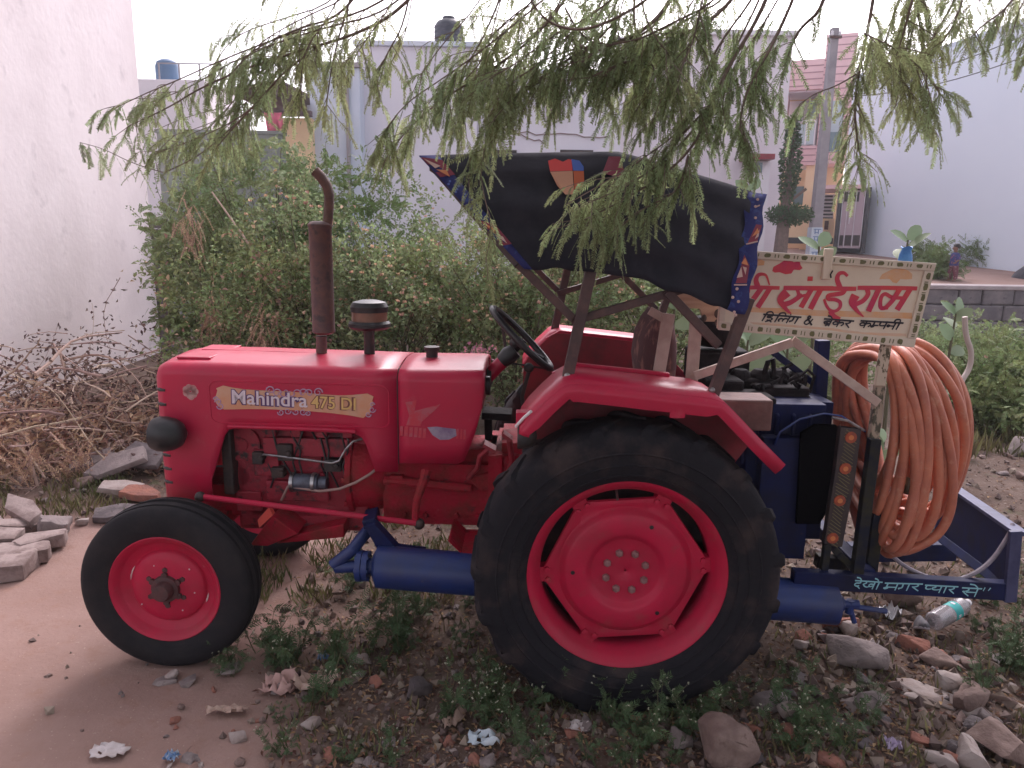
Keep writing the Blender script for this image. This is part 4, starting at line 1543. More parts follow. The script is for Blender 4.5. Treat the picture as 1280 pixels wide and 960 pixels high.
# rear trim: a separate hanging band just behind the cloth edge
for s in (-1, 1):
    mb = MB()
    e = [((934, 240), (909, 387)), ((946, 241.5), (919, 392)), ((957, 243), (931, 393))]
    rg = []
    for j in range(19):
        v = j / 18
        row = []
        for (tp, bp_) in e:
            T_, B_ = L(*tp, ys - .004), L(*bp_, ybm - .012)
            p = B_.lerp(T_, v)
            p.y -= math.sin(v * math.pi) * .03
            p.x += .006 * math.sin(v * 20)
            if s > 0:
                p.y = -p.y
            row.append(p)
        rg.append(row)
    mb.loft(rg, False)
    tb = mb.build('trim_band', TRB, cn, smooth=180, solid=.003)

    def tp_(px, py, out=.0):
        v = (390 - py) / 148
        T_, B_ = ys, ybm - .012
        p = L(px, py, B_ + (T_ - B_) * v)
        p = L(px, py, p.y - math.sin(max(0, min(1, v)) * math.pi) * .03 - .004 - out)
        if s > 0:
            p.y = -p.y
        return p
    def tpz(x, y, out=0.0):
        return tp_(900 + x / 5.643, 230 + y / 5.647, out)
    for name, m, poly, out in (('trim_triangle', TRR, [(255, 285), (295, 290), (262, 405), (195, 415)], .003), ('trim_triangle', TRO, [(265, 310), (275, 345), (225, 372)], .006), ('trim_triangle', TRW, [(278, 320), (272, 370), (245, 388)], .006),
                               ('trim_triangle', TRR, [(172, 500), (208, 575), (188, 700), (110, 700)], .003), ('trim_triangle', TRW, [(150, 585), (160, 655), (118, 662)], .006), ('trim_triangle', TRW, [(160, 582), (188, 590), (180, 640)], .006),
                               ('trim_triangle', TRO, [(178, 520), (200, 575), (150, 560)], .006)):
        MB().prism([tpz(x, y, out) for x, y in poly], (0, s * .001, 0)).build(name, m, tb, smooth=0)
    mb = MB()
    for (x, y) in ((250, 240), (265, 110), (250, 160), (120, 740), (130, 830), (90, 800), (100, 905), (110, 925)):
        mb.ball(tpz(x, y, .004), (.006, .003, .006), 6, 4)
    for poly in (((185, 425), (265, 405)), ((100, 712), (190, 712)), ((255, 160), (280, 150))):
        mb.tube([tpz(*q, .004) for q in poly], .003, 5)
    mb.build('trim_dot', TRW, tb)
    # front slanting trim
    fb = strip('trim_band', TRB, 0.0, 0.045, cn, .006, s=s)
    mb = MB()
    for (v0, v1, m_, out) in ((.80, .985, TRR, .009), (.20, .42, TRR, .009)):
        patch('trim_triangle', [(.002, v1), (.045, v1 - .03), (.048, v0 + .02), (.004, v0)], m_, fb, out, s)
    for (q0, q1, q2, m_) in (((.006, .97), (.012, .88), (.03, .90), TRW), ((.012, .87), (.036, .86), (.03, .80), TRO), ((.008, .40), (.014, .31), (.034, .34), TRO), ((.012, .29), (.036, .28), (.03, .22), TRW)):
        patch('trim_triangle', [q0, q1, q2], m_, fb, .013, s)
    mb = MB()
    for k in range(14):
        mb.ball(side_pt(.01 + .02 * ((k * 7) % 3) / 2, .45 + .024 * k, .008, s), (.005, .003, .005), 6, 4)
    mb.build('trim_dot', mat('trim_pale_blue', (.12, .18, .5), .7) if s < 0 else bpy.data.materials['trim_pale_blue'], fb)

# apple shaped patch on the side
def uv_of(px, py):
    best = None
    for i in range(61):
        for j in range(61):
            p = side_pt(i / 60, j / 60)
            q = Vector(p)
            wx, wy = TX + CP * q.x - SP * q.y, TY + SP * q.x + CP * q.y
            d = Vector((wx, wy, q.z - CAM_H))
            fw = d.y * math.cos(PITCH) - d.z * math.sin(PITCH)
            up = d.y * math.sin(PITCH) + d.z * math.cos(PITCH)
            u_, v_ = FPX * d.x / fw, -FPX * up / fw
            X, Y = 640 + math.cos(ROLL) * u_ - math.sin(ROLL) * v_, 480 + math.sin(ROLL) * u_ + math.cos(ROLL) * v_
            e_ = (X - px) ** 2 + (Y - py) ** 2
            if best is None or e_ < best[0]:
                best = (e_, i / 60, j / 60)
    return best[1], best[2]


u0, v0 = uv_of(692, 200)
u1, v1 = uv_of(732, 243)


u0, u1 = u0 - .014, u1 + .014


def ap(x, y):      # 0..1 across, 0..1 down
    return (u0 + (u1 - u0) * x, v0 + (v1 - v0) * y)


PR = mat('patch_red', (0.60, 0.05, 0.05), 0.8)
PB = mat('patch_blue', (0.05, 0.11, 0.42), 0.8)
PP = mat('patch_peach', (0.66, 0.34, 0.24), 0.8)
PO = mat('patch_orange_red', (0.58, 0.14, 0.07), 0.8)
pr = patch('apple_patch', [ap(.05, .02), ap(.25, -.04), ap(.45, .06), ap(.62, -.02), ap(.7, .0), ap(.66, .32), ap(.02, .34)], PR, cn, .010)
patch('patch_piece', [ap(.7, -.02), ap(.92, .03), ap(1.0, .2), ap(.98, .32), ap(.68, .32)], PB, pr, .0102)
patch('patch_piece', [ap(.02, .35), ap(.66, .33), ap(.56, .99), ap(.3, 1.0), ap(.12, .75)], PP, pr, .0104)
patch('patch_piece', [ap(.68, .33), ap(.98, .33), ap(.94, .6), ap(.78, .88), ap(.58, .99)], PO, pr, .0106)
u2, v2 = uv_of(770, 205)
q_ = [(u2 - .01, v2 + .06), (u2 + .02, v2 + .06), (u2 + .03, v2 - .05), (u2 + .01, v2 - .12), (u2 - .03, v2 - .08)]
patch('torn_patch', q_, TRR, cn, .011)

# ================================================================ COMPRESSOR RIG behind the tractor (tractor-local coordinates, re-based per thing)
def t2w(x, y, z=0.0):
    return Vector((TX + CP * x - SP * y, TY + SP * x + CP * y, z))


class RB(MB):
    """MB whose coordinates are tractor-local and get re-based to a thing's own origin on build"""
    org = Vector((0, 0, 0))

    def build(s, *a, **k):
        o = RB.org
        s.v = [(x - o.x, y - o.y, z - o.z) for x, y, z in s.v]
        return MB.build(s, *a, **k)


def rthing(name, org, label, cat, group=None):
    RB.org = Vector(org)
    t_ = empty(name, t2w(org[0], org[1], org[2]), PSI)
    return tag(t_, label, cat, group)


cp = rthing('air_compressor', (2.85, 0, .28), 'blue air compressor rig mounted behind the tractor with long air tank and tail frame', 'air compressor')
# air tank below the rear axle
yt = -.50
a, b_ = L(468, 713, yt), L(1047, 752, yt)
zc = (a.z + b_.z) / 2 - .0
A, B = Vector((a.x, yt, L(600, 714, yt).z + .012)), Vector((b_.x, yt, L(1040, 754, yt).z))
mb = RB()
rt = .092
ND = 32
rgs = []
for r_, t_ in ((.002, 0), (.06, .0), (rt, .008), (rt, .992), (.06, 1), (.002, 1)):
    q = A.lerp(B, t_)
    rgs.append([(q.x, q.y + r_ * math.cos(2 * math.pi * k / ND), q.z + r_ * math.sin(2 * math.pi * k / ND)) for k in range(ND)])
mb.loft(rgs, True, False, True)
tank = mb.build('air_tank', BLUE, cp, smooth=30)
mb = RB()
mb.lathe([(.058, -.012), (.066, -.012), (.066, .012), (.058, .012)], 'x', A - Vector((.035, 0, 0)), 20, caps=True)
mb.lathe([(.054, -.012), (.068, -.012), (.068, .012), (.054, .012)], 'x', A - Vector((.062, 0, 0)), 20, caps=True)
mb.tube([A - Vector((.06, 0, 0)), A], .035, 14)
p1 = L(420, 709, yt)
mb.tube([A - Vector((.06, 0, 0)), p1, p1 + Vector((-.01, 0, .01)), L(440, 688, yt), L(462, 660, yt + .12)], .027, 14)
for k in range(6):
    aa = R(60 * k)
    mb.lathe([(.0, -.03), (.01, -.03), (.01, .03), (.0, .03)], 'x', A - Vector((.048, .055 * math.cos(aa), .055 * math.sin(aa))), 6)
mb.build('inlet_pipe', BLUE, tank, smooth=40)
mb = RB()
mb.prism([L(455, 658, yt + .02), L(468, 655, yt + .02), L(496, 686, yt + .02), L(530, 690, yt + .02), L(533, 698, yt + .02), L(478, 698, yt + .02)], (0, .06, 0))
mb.beam(L(462, 655, yt + .05), L(466, 640, yt + .2), .06, .04)
mb.build('tank_bracket', DBLUE, tank, smooth=0, bevel=.004)
mb = RB()
mb.lathe([(.03, 0), (.034, 0), (.034, .02), (.018, .03), (.018, .09)], 'x', B, 14)
q = L(1062, 758, yt)
mb.tube([B + Vector((.05, 0, -.01)), L(1108, 764, yt)], .012, 8)
mb.tube([q, L(1068, 778, yt)], .011, 8)
mb.tube([q + Vector((0, 0, .03)), q + Vector((0, 0, -.03))], .018, 8)
mb.build('drain_cock', BLUE, tank, smooth=40)

# main frame rails
yb_ = -.50
a, b_ = L(990, 722, yb_), L(1266, 738, yb_)
mb = RB()
mb.beam(a, b_, .05, .078)
rail = mb.build('side_rail', DBLUE, cp, smooth=0, bevel=.004)
mb = RB()
mb.beam(Vector((a.x, .52, a.z)), Vector((b_.x + .05, .52, a.z)), .05, .078)
mb.build('side_rail', DBLUE, cp, smooth=0, bevel=.004)
mb = RB()
mb.box((2.44, -.02, .50), (.10, 1.0, .10))
mb.box((2.44, -.02, .66), (.12, .7, .22))
mb.box((3.02, .02, .44), (.06, 1.0, .06))
mb.box((2.42, -.40, .56), (.16, .10, .34))
mb.box((2.35, -.38, .46), (.18, .14, .12))
mb.build('cross_member', DBLUE, cp, smooth=0, bevel=.006)
# hand lettering on the near rail
def strokes(lines, m, name, par, conv, wscale, yl, base):
    """brush strokes: ribbons with a little body laid on a painted surface"""
    for idx, st_ in enumerate(lines):
        pts, w0, w1 = st_
        P = [conv(*q) for q in pts]
        # a smooth curve through the brush points
        if len(P) > 2:
            Q = [P[0] * 2 - P[1]] + P + [P[-1] * 2 - P[-2]]
            N = []
            for i in range(1, len(Q) - 2):
                for k in range(5):
                    t_ = k / 5
                    N.append(.5 * ((2 * Q[i]) + (Q[i + 1] - Q[i - 1]) * t_ + (2 * Q[i - 1] - 5 * Q[i] + 4 * Q[i + 1] - Q[i + 2]) * t_ * t_ + (3 * Q[i] - Q[i - 1] - 3 * Q[i + 1] + Q[i + 2]) * t_ ** 3))
            P = N + [P[-1]]
        n_ = len(P)
        y_ = yl - base - .0003 * (idx % 9)
        left, right = [], []
        for i in range(n_):
            d = P[min(i + 1, n_ - 1)] - P[max(i - 1, 0)]
            d.y = 0
            if d.length < 1e-7:
                d = Vector((1, 0, 0))
            d.normalize()
            nn = Vector((-d.z, 0, d.x))
            wv = (w0 + (w1 - w0) * i / (n_ - 1)) * wscale / 2
            if i == 0:
                P0 = P[i] - d * wv * .4
            elif i == n_ - 1:
                P0 = P[i] + d * wv * .4
            else:
                P0 = P[i]
            left.append(Vector((P0.x + nn.x * wv, y_, P0.z + nn.z * wv)))
            right.append(Vector((P0.x - nn.x * wv, y_, P0.z - nn.z * wv)))
        yield left, right


def lettering(lines, m, name, par, conv, wscale, yl, base):
    mb = RB()
    for left, right in strokes(lines, m, name, par, conv, wscale, yl, base):
        mb.loft([[l_, r_] for l_, r_ in zip(left, right)], False)
    return mb.build(name, m, par, smooth=0)


# brush letter skeletons: headline at 0, foot of the stems at 1; each glyph is (advance width, strokes)
GL = {
    'da': (.62, [[(.42, 0), (.42, .28), (.14, .34), (.05, .55), (.18, .74), (.42, .66)], [(.20, .72), (.36, .82), (.56, 1.08)]]),
    'kha': (1.05, [[(.20, 0), (.28, .22), (.08, .40)], [(.08, .40), (.22, .66), (.44, .78), (.62, .66)], [(.90, .36), (.66, .32), (.55, .52), (.68, .68), (.90, .54)], [(.92, 0), (.92, 1)]]),
    'aa': (.36, [[(.18, 0), (.18, 1)]]),
    'o': (.40, [[(.20, 0), (.20, 1)], [(-.22, -.46), (.0, -.34), (.20, 0)]]),
    'ma': (.84, [[(.14, 0), (.14, .56), (.02, .70), (.10, .82), (.24, .70), (.16, .56)], [(.16, .57), (.70, .57)], [(.70, 0), (.70, 1)]]),
    'ga': (.68, [[(.18, 0), (.18, .58), (.02, .68), (.06, .82)], [(.52, 0), (.52, 1)]]),
    'ra': (.56, [[(.30, 0), (.38, .22), (.24, .40), (.06, .42)], [(.10, .42), (.26, .66), (.50, .98)]]),
    'half_pa': (.48, [[(.08, 0), (.08, .42), (.24, .56), (.46, .48)]]),
    'ya': (.74, [[(.08, 0), (.22, .10), (.20, .26), (.04, .36), (.12, .56), (.34, .60), (.60, .50)], [(.60, 0), (.60, 1)]]),
    'sa': (.92, [[(.26, 0), (.34, .22), (.22, .38), (.06, .42)], [(.10, .42), (.24, .66), (.46, .96)], [(.28, .50), (.78, .50)], [(.78, 0), (.78, 1)]]),
    'e': (0, [[(-.62, -.46), (-.36, -.36), (-.14, 0)]]),
    'i': (.34, [[(.16, 0), (.16, 1)], [(.16, 0), (.20, -.36), (.52, -.44), (.78, 0)]]),
    'ii': (.40, [[(.20, 0), (.20, 1)], [(-.28, 0), (-.22, -.42), (.10, -.44), (.20, 0)]]),
    'dra': (.70, [[(.36, 0), (.36, .14), (.08, .22), (.08, .40), (.34, .42), (.52, .56), (.42, .80), (.14, .78)], [(.36, .80), (.10, 1.06)], [(.36, .82), (.60, 1.06)]]),
    'la': (.96, [[(.10, .84), (.02, .58), (.18, .40), (.36, .52), (.38, .82)], [(.37, .58), (.52, .38), (.80, .44)], [(.80, 0), (.80, 1)]]),
    'dot': (0, [[(-.24, -.30), (-.19, -.28)]]),
    'bra': (.78, [[(.62, .32), (.28, .30), (.10, .50), (.28, .72), (.62, .58)], [(.18, .38), (.50, .66)], [(.62, 0), (.62, 1)], [(.62, .72), (.34, .98)]]),
    'ka': (1.0, [[(.50, 0), (.50, 1)], [(.50, .40), (.22, .28), (.06, .48), (.22, .70), (.50, .54)], [(.50, .42), (.80, .32), (.92, .56), (.80, .80)]]),
    'half_ma': (.56, [[(.14, 0), (.14, .56), (.02, .70), (.10, .82), (.24, .70), (.16, .56)], [(.16, .57), (.56, .54)]]),
    'pa': (.70, [[(.08, 0), (.08, .42), (.26, .56), (.56, .48)], [(.56, 0), (.56, 1)]]),
    'na': (.72, [[(.22, .48), (.08, .40), (.02, .54), (.14, .64), (.24, .52), (.58, .50)], [(.58, 0), (.58, 1)]]),
    'amp': (1.1, [[(.98, 1.05), (.62, .62), (.36, .26), (.44, .02), (.64, .14), (.48, .38), (.16, .60), (.08, .86), (.36, 1.0), (.66, .80), (.96, .36)]]),
}


def word(glyphs, x0, x1, y0, y1, h, slant, w_, head=True):
    """one word written between x0 and x1 along a headline running from y0 to y1"""
    tot = sum(GL[g][0] for g in glyphs)
    k = (x1 - x0) / tot
    out = []
    x = 0.0
    if head:
        out.append(([(x0 - 4, y0), ((x0 + x1) / 2, (y0 + y1) / 2), (x1 + 6, y1)], w_, w_))
    for g in glyphs:
        for st_ in GL[g][1]:
            pts = []
            for (u, v) in st_:
                X = x0 + (x + u) * k
                Y = y0 + (y1 - y0) * (X - x0) / (x1 - x0)
                pts.append((X - slant * v * h, Y + v * h))
            out.append((pts, w_ * 1.05, w_ * .7))
        x += GL[g][0]
    return out


yr = yb_ - .0255
cv4 = lambda x, y: L(1060 + x / 6.4, 715 + y / 6.4, yr)
lines = (word(['da', 'e', 'kha', 'o'], 62, 268, 68, 82, 56, .45, 9) + word(['ma', 'ga', 'ra'], 300, 590, 88, 96, 54, .45, 9) + word(['half_pa', 'ya', 'aa', 'ra'], 622, 874, 105, 118, 54, .45, 9)
         + word(['sa', 'e'], 916, 1062, 124, 132, 66, .45, 9) + [([(1094, 124), (1080, 150)], 7, 5), ([(1138, 126), (1120, 148)], 7, 5)])
lettering(lines, BTXT, 'rail_lettering', rail, cv4, (L(1100, 730, yr) - L(1099, 730, yr)).x / 6.4 * 1.35, yr, .0006)

# tail guard: end plate, far bar, diagonal
mb = RB()
nb, nt_ = L(1262, 744, -.50), L(1268, 664, -.50)
fb_, ft_ = L(1168, 662, .50), L(1176, 600, .50)
mb.prism([nb, nt_, ft_, fb_], (.012, 0, 0))
plate = mb.build('tail_plate', DBLUE, cp, smooth=0)
mb = RB()
mb.beam(nt_ + Vector((.01, -.03, .0)), ft_ + Vector((.01, 0, .0)), .06, .018, (1, 0, 0))
mb.beam(nt_ + Vector((-.01, -.02, .01)), nb + Vector((-.01, -.02, -.02)), .05, .02, (1, 0, 0))
mb.build('plate_flange', mat('worn_blue_paint', (.05, .055, .13), .5, col2=(.015, .02, .07), scale=12), plate, smooth=0, bevel=.003)
mb = RB()
a, b_ = L(1170, 668, .42), L(1262, 738, -.46)
mb.beam(a, b_, .045, .045)
mb.beam(L(1060, 690, .46), L(1192, 688, .46), .07, .10)
mb.build('tail_brace', DBLUE, cp, smooth=0, bevel=.004)

# compressor body
BL2 = DBLUE
mb = RB()
mb.box((2.66, .10, .82), (.50, .62, .66))
mb.box((2.62, -.20, 1.10), (.40, .30, .14))
a, b_ = L(962, 548, -.42), L(1000, 700, -.42)
mb.box(((a.x + b_.x) / 2, -.30, (a.z + b_.z) / 2), (abs(b_.x - a.x) + .04, .22, a.z - b_.z))
a, b_ = L(935, 540, -.35), L(985, 630, -.35)
mb.box(((a.x + b_.x) / 2, -.2, (a.z + b_.z) / 2), (b_.x - a.x, .3, a.z - b_.z))
for k in range(6):
    mb.tube([(2.40 + k * .07, -.25, 1.16), (2.40 + k * .07, -.36, 1.12), (2.40 + k * .07, -.36, .9)], .010, 6)
body = mb.build('machine_body', BL2, cp, smooth=0, bevel=.012)
# dark fan opening framed by the hood sheet
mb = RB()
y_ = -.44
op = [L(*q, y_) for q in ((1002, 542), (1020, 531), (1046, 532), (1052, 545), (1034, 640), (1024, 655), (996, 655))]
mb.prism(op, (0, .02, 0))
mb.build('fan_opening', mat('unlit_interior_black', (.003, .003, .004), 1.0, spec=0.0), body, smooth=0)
mb = RB()
hood_ = [(968, 556), (975, 540), (1000, 524), (1030, 517), (1052, 520), (1075, 535), (1082, 540)]
for dy in (0,):
    mb.loft([[L(*q, -.47), L(*q, -.05) + Vector((0, 0, -.0))] for q in hood_], False)
mb.build('hood_sheet', BLUE, body, smooth=50, solid=.008)
mb = RB()
mb.tube([L(1040, 522, -.47), L(1060, 526, -.47), L(1080, 538, -.47)], .006, 6)
mb.build('hood_edge', STEEL, body)
# painted flat bar with orange dots
mb = RB()
y_ = -.48
bar = [L(*q, y_) for q in ((1051, 534), (1077, 537), (1069, 600), (1053, 684), (1030, 683), (1044, 590))]
mb.prism(bar, (0, .035, 0))
fb2 = mb.build('radiator_side_bar', mat('black_brown_paint', (.035, .025, .03), .6, col2=(.06, .04, .035), scale=20), body, smooth=0, bevel=.003)
mb = RB()
rw = random.Random(11)
for k in range(34):
    t_ = k / 33
    px, py = 1064 - 24 * t_ ** 1.1, 541 + 138 * t_
    d_ = 8 * (.6 + .4 * rw.random())
    A_, B_ = L(px - d_, py - 4, y_ - .0015), L(px + d_, py + 5, y_ - .0015)
    mb.tube([A_, B_], .0022, 4)
mb.build('painted_hatching', mat('olive_hatch_paint', (.16, .14, .07), .7), fb2)
DOT1, DOT2 = mat('dot_orange', (.40, .075, .03), .6, col2=(.24, .05, .03), scale=40), mat('dot_bright_orange', (.60, .20, .07), .6)
for (px, py) in ((1064, 547), (1057, 586), (1050, 626), (1041, 673)):
    c = L(px, py, y_ - .004)
    mb = RB()
    mb.lathe([(.0, -.001), (.024, -.001), (.025, .003)], 'y', c, 18)
    d1 = mb.build('painted_dot', DOT1, fb2, smooth=0)
    mb = RB()
    mb.lathe([(.0, -.0025), (.011, -.0025), (.011, .0)], 'y', c, 14)
    mb.build('dot_centre', DOT2, d1, smooth=0)
# uprights and braces of the rig
mb = RB()
mb.beam(L(1034, 680, -.48), L(1029, 716, -.48), .03, .03)
mb.beam(L(1046, 690, -.46), L(1078, 722, -.46), .05, .03)
mb.beam(L(1093, 548, -.49), L(1070, 722, -.49), .04, .045)
mb.beam(L(1096, 640, -.40), L(1086, 720, -.40), .05, .05)
mb.beam(L(1020, 700, -.2), L(1060, 705, -.2), .05, .06)
mb.build('upright', mat('dull_blue_black', (.010, .012, .026), .7, col2=(.035, .032, .018), scale=14, spec=.2), cp, smooth=0, bevel=.003)
mb = RB()
mb.beam(L(1028, 425, .0), L(1022, 525, .0), .055, .055)
mb.beam(L(962, 437, .05), L(1018, 480, .05), .035, .03)
mb.build('mast', DBLUE, cp, smooth=0, bevel=.003)
# engine clutter on top: cylinder heads, hoses
mb = RB()
for (px0, py0, px1, py1, y0) in ((878, 470, 920, 520, -.1), (915, 468, 975, 500, .0), (940, 478, 1000, 520, -.1), (980, 462, 1000, 480, .1), (880, 490, 960, 525, -.25)):
    a, b_ = L(px0, py0, y0), L(px1, py1, y0)
    mb.box(((a.x + b_.x) / 2, y0, (a.z + b_.z) / 2), (b_.x - a.x, .2, a.z - b_.z))
for px in (925, 950, 970):
    mb.lathe([(.05, -.08), (.05, .02), (.03, .04), (.0, .045)], 'z', L(px, 472, -.05), 14)
mb.box(L(895, 455, .15), (.28, .2, .16))
top_ = mb.build('cylinder_head', SOOT, cp, smooth=0, bevel=.015)
mb = RB()
rw = random.Random(2)
mb.tube([L(955, 468, -.1), L(960, 452, -.1), L(966, 448, -.1), L(968, 470, -.1), L(985, 478, -.12)], .012, 8)
mb.tube([L(966, 448, -.05), L(968, 462, -.05)], .009, 8)
for k in range(6):
    p = [Vector(L(940 + 12 * k, 480, -.2))]
    for j in range(6):
        p.append(p[-1] + Vector((.05 * (rw.random() - .3), .03 * (rw.random() - .6), .06 * (rw.random() - .5))))
    mb.tube(p, .009, 6)
mb.tube([L(1000, 470, -.1), L(1010, 462, -.1), L(1018, 470, -.1), L(1012, 490, -.1), L(1000, 486, -.1)], .008, 6, closed=True)
mb.build('engine_hose', SOOT, top_)
mb = RB()
mb.lathe([(.0, 0), (.07, .0), (.11, .04), (.115, .12), (.10, .14), (.0, .14)], 'z', L(893, 432, .1), 18)
mb.build('air_filter_bowl', SOOT, top_, smooth=40)

# loose pale cable hanging in the tail frame
pts = [L(*q) for q in ((1104, 678, -.3), (1110, 690, -.35), (1130, 708, -.4), (1160, 722, -.45), (1185, 726, -.47), (1212, 721, -.48), (1240, 702, -.47), (1262, 668, -.45), (1266, 655, -.42))]
for _ in range(2):
    N = [pts[0]]
    for i in range(len(pts) - 1):
        N += [pts[i].lerp(pts[i + 1], .25), pts[i].lerp(pts[i + 1], .75)]
    pts = N + [pts[-1]]
c_ = rthing('loose_cable', pts[0], 'grey loose cable sagging inside the blue tail frame', 'cable')
RB().tube(pts, .0095, 8).build('cable_sheath', mat('grey_cable', (.32, .28, .33), .5, col2=(.2, .17, .2), scale=20), c_)

# ================================================================ HAND PAINTED SIGN
ysg = -.50
c0, c1, c2, c3 = L(950, 314, ysg), L(1168, 330, ysg), L(1142, 433, ysg), L(897, 411, ysg)
lefttop = L(906, 312, ysg)
sg_ = rthing('sign_board', (c3.x, ysg, 1.2), 'cream hand painted sign board with red lettering above the hose coil', 'sign')
mb = RB()
mb.prism([lefttop, c1, c2, c3], (0, .022, 0))
panel = mb.build('sign_panel', CREAM, sg_, smooth=0, bevel=.002)
FRM = mat('cream_moulding', (.66, .57, .47), .6, col2=(.58, .48, .40), scale=10)


def sgp(u, v, dy=0.0):
    """u left to right, v top to bottom on the panel"""
    t_ = lefttop.lerp(c1, u)
    b__ = c3.lerp(c2, u)
    p = t_.lerp(b__, v)
    p.y = ysg - dy
    return p


bw = .085
mb = RB()
mb.prism([sgp(0, -.01), sgp(1.005, -.01), sgp(1.003, .085), sgp(0, .085)], (0, -.009, 0))
mb.prism([sgp(0, .905), sgp(.998, .905), sgp(1.0, 1.01), sgp(0, 1.01)], (0, -.009, 0))
mb.prism([sgp(.957, .088), sgp(1.003, .088), sgp(1.0, .902), sgp(.955, .902)], (0, -.009, 0))
mb.prism([sgp(.0, .088), sgp(.03, .088), sgp(.03, .902), sgp(.0, .902)], (0, -.009, 0))
frm = mb.build('sign_border', FRM, panel, smooth=0, bevel=.002)
mb = RB()
rw = random.Random(4)


def blob(u, v, ru, rv):
    pts_ = []
    for k in range(10):
        a_ = 2 * math.pi * k / 10
        k_ = .85 + .3 * rw.random()
        pts_.append(sgp(u + ru * k_ * math.copysign(abs(math.cos(a_)) ** .6, math.cos(a_)), v + rv * k_ * math.copysign(abs(math.sin(a_)) ** .6, math.sin(a_)), .0092))
    mb.prism(pts_, (0, -.0008, 0))


def tick(u, v, du, dv):
    mb.prism([sgp(u - du, v - dv, .0092), sgp(u + du, v - dv, .0092), sgp(u + du * .7, v + dv, .0092), sgp(u - du * 1.3, v + dv, .0092)], (0, -.0008, 0))


for k in range(11):
    u = .03 + k * .0895 + .008 * (rw.random() - .5)
    blob(u, .955, .013, .032)
    if u + .06 < .98:
        tick(u + .035, .955, .0022, .026)
        tick(u + .052, .958, .0022, .026)
for k in range(11):
    u = .02 + k * .0905 + .01 * (rw.random() - .5)
    blob(u, .035, .015, .024)
    tick(u + .036, .035, .0025, .020)
    tick(u + .052, .035, .0025, .020)
for k in range(6):
    v = .15 + k * .128
    blob(.98, v, .010, .040)
    tick(.979, v + .068, .009, .006)
    tick(.979, v + .09, .009, .006)
mb.build('border_daubs', SGRN, frm, smooth=0)
cvA = lambda x, y: L(910 + x / 9.6, 320 + y / 9.6, ysg)
cvB = lambda x, y: L(1020 + x / 8.347, 320 + y / 8.347, ysg)
cvC = lambda x, y: L(940 + x / 6.4, 385 + y / 6.4, ysg)
mpp = (L(1050, 370, ysg) - L(1049, 370, ysg)).x


def area(pts, m, name, out, cv):
    P = [cv(*q) for q in pts]
    for p in P:
        p.y = ysg - out
    mbx = RB()
    return mbx.prism(P, (0, -.0004, 0)).build(name, m, panel, smooth=0)


# orange washes
SOR2 = mat('sign_orange_wash', (0.70, 0.43, 0.29), 0.55, col2=(0.66, 0.48, 0.38), scale=16)
area([(150, 612), (600, 628), (1248, 668)], SORG, 'orange_stripe', .0004, cvA) if False else None
P = [cvA(150, 612), cvA(600, 625), cvB(0, 565), cvB(500, 578), cvB(1000, 592), cvB(1000, 655), cvB(500, 640), cvB(0, 625), cvA(600, 690), cvA(150, 665)]
for p in P:
    p.y = ysg - .0004
RB().prism(P, (0, -.0004, 0)).build('orange_stripe', SORG, panel, smooth=0)
P = [cvA(260, 790), cvA(620, 815), cvA(1240, 865), cvB(480, 795), cvB(940, 810), cvB(940, 838), cvB(480, 826), cvA(1240, 892), cvA(620, 842), cvA(300, 820)]
for p in P:
    p.y = ysg - .0004
RB().prism(P, (0, -.0004, 0)).build('orange_stripe', SOR2, panel, smooth=0)
area([(660, 240), (690, 190), (740, 165), (790, 140), (850, 130), (900, 135), (960, 150), (1005, 190), (1000, 240), (930, 245), (880, 240), (840, 285), (800, 275), (770, 240)], SORG, 'orange_flower', .0004, cvB)
area([(300, 40), (380, 40), (440, 60), (430, 110), (360, 115), (330, 150), (300, 160), (285, 110)], SORG, 'orange_flower', .0004, cvA)
area([(530, 180), (545, 130), (620, 90), (680, 50), (740, 45), (790, 75), (860, 62), (870, 110), (895, 145), (860, 170), (790, 165), (760, 210), (690, 220), (620, 195), (560, 200)], SRED, 'red_flower', .0006, cvA)
# red heading
s96 = mpp / 9.6
s83 = mpp / 8.347
redA = [([(240, 378), (420, 378), (610, 384)], 46, 40), ([(352, 360), (335, 290), (360, 232), (410, 218), (460, 240), (496, 345)], 62, 16), ([(400, 385), (330, 480), (250, 590)], 56, 60), ([(500, 390), (430, 500), (360, 606)], 54, 58),
        ([(236, 372), (240, 430), (196, 500), (146, 560), (180, 590), (250, 520)], 40, 36), ([(225, 500), (262, 590)], 34, 20),
        ([(675, 384), (960, 386), (1250, 388)], 50, 50), ([(692, 448), (640, 500), (630, 545), (664, 600), (716, 660), (752, 688)], 104, 14), ([(650, 585), (740, 560), (830, 505), (880, 470)], 60, 44), ([(828, 400), (846, 450), (850, 500)], 36, 40),
        ([(1000, 400), (940, 500), (880, 606)], 56, 58), ([(830, 492), (930, 470)], 40, 30), ([(1110, 400), (1050, 510), (992, 624)], 58, 60), ([(962, 272), (1004, 272)], 48, 48)]
lettering(redA, SRED, 'red_lettering', panel, cvA, s96 * 1.12, ysg, .0009)
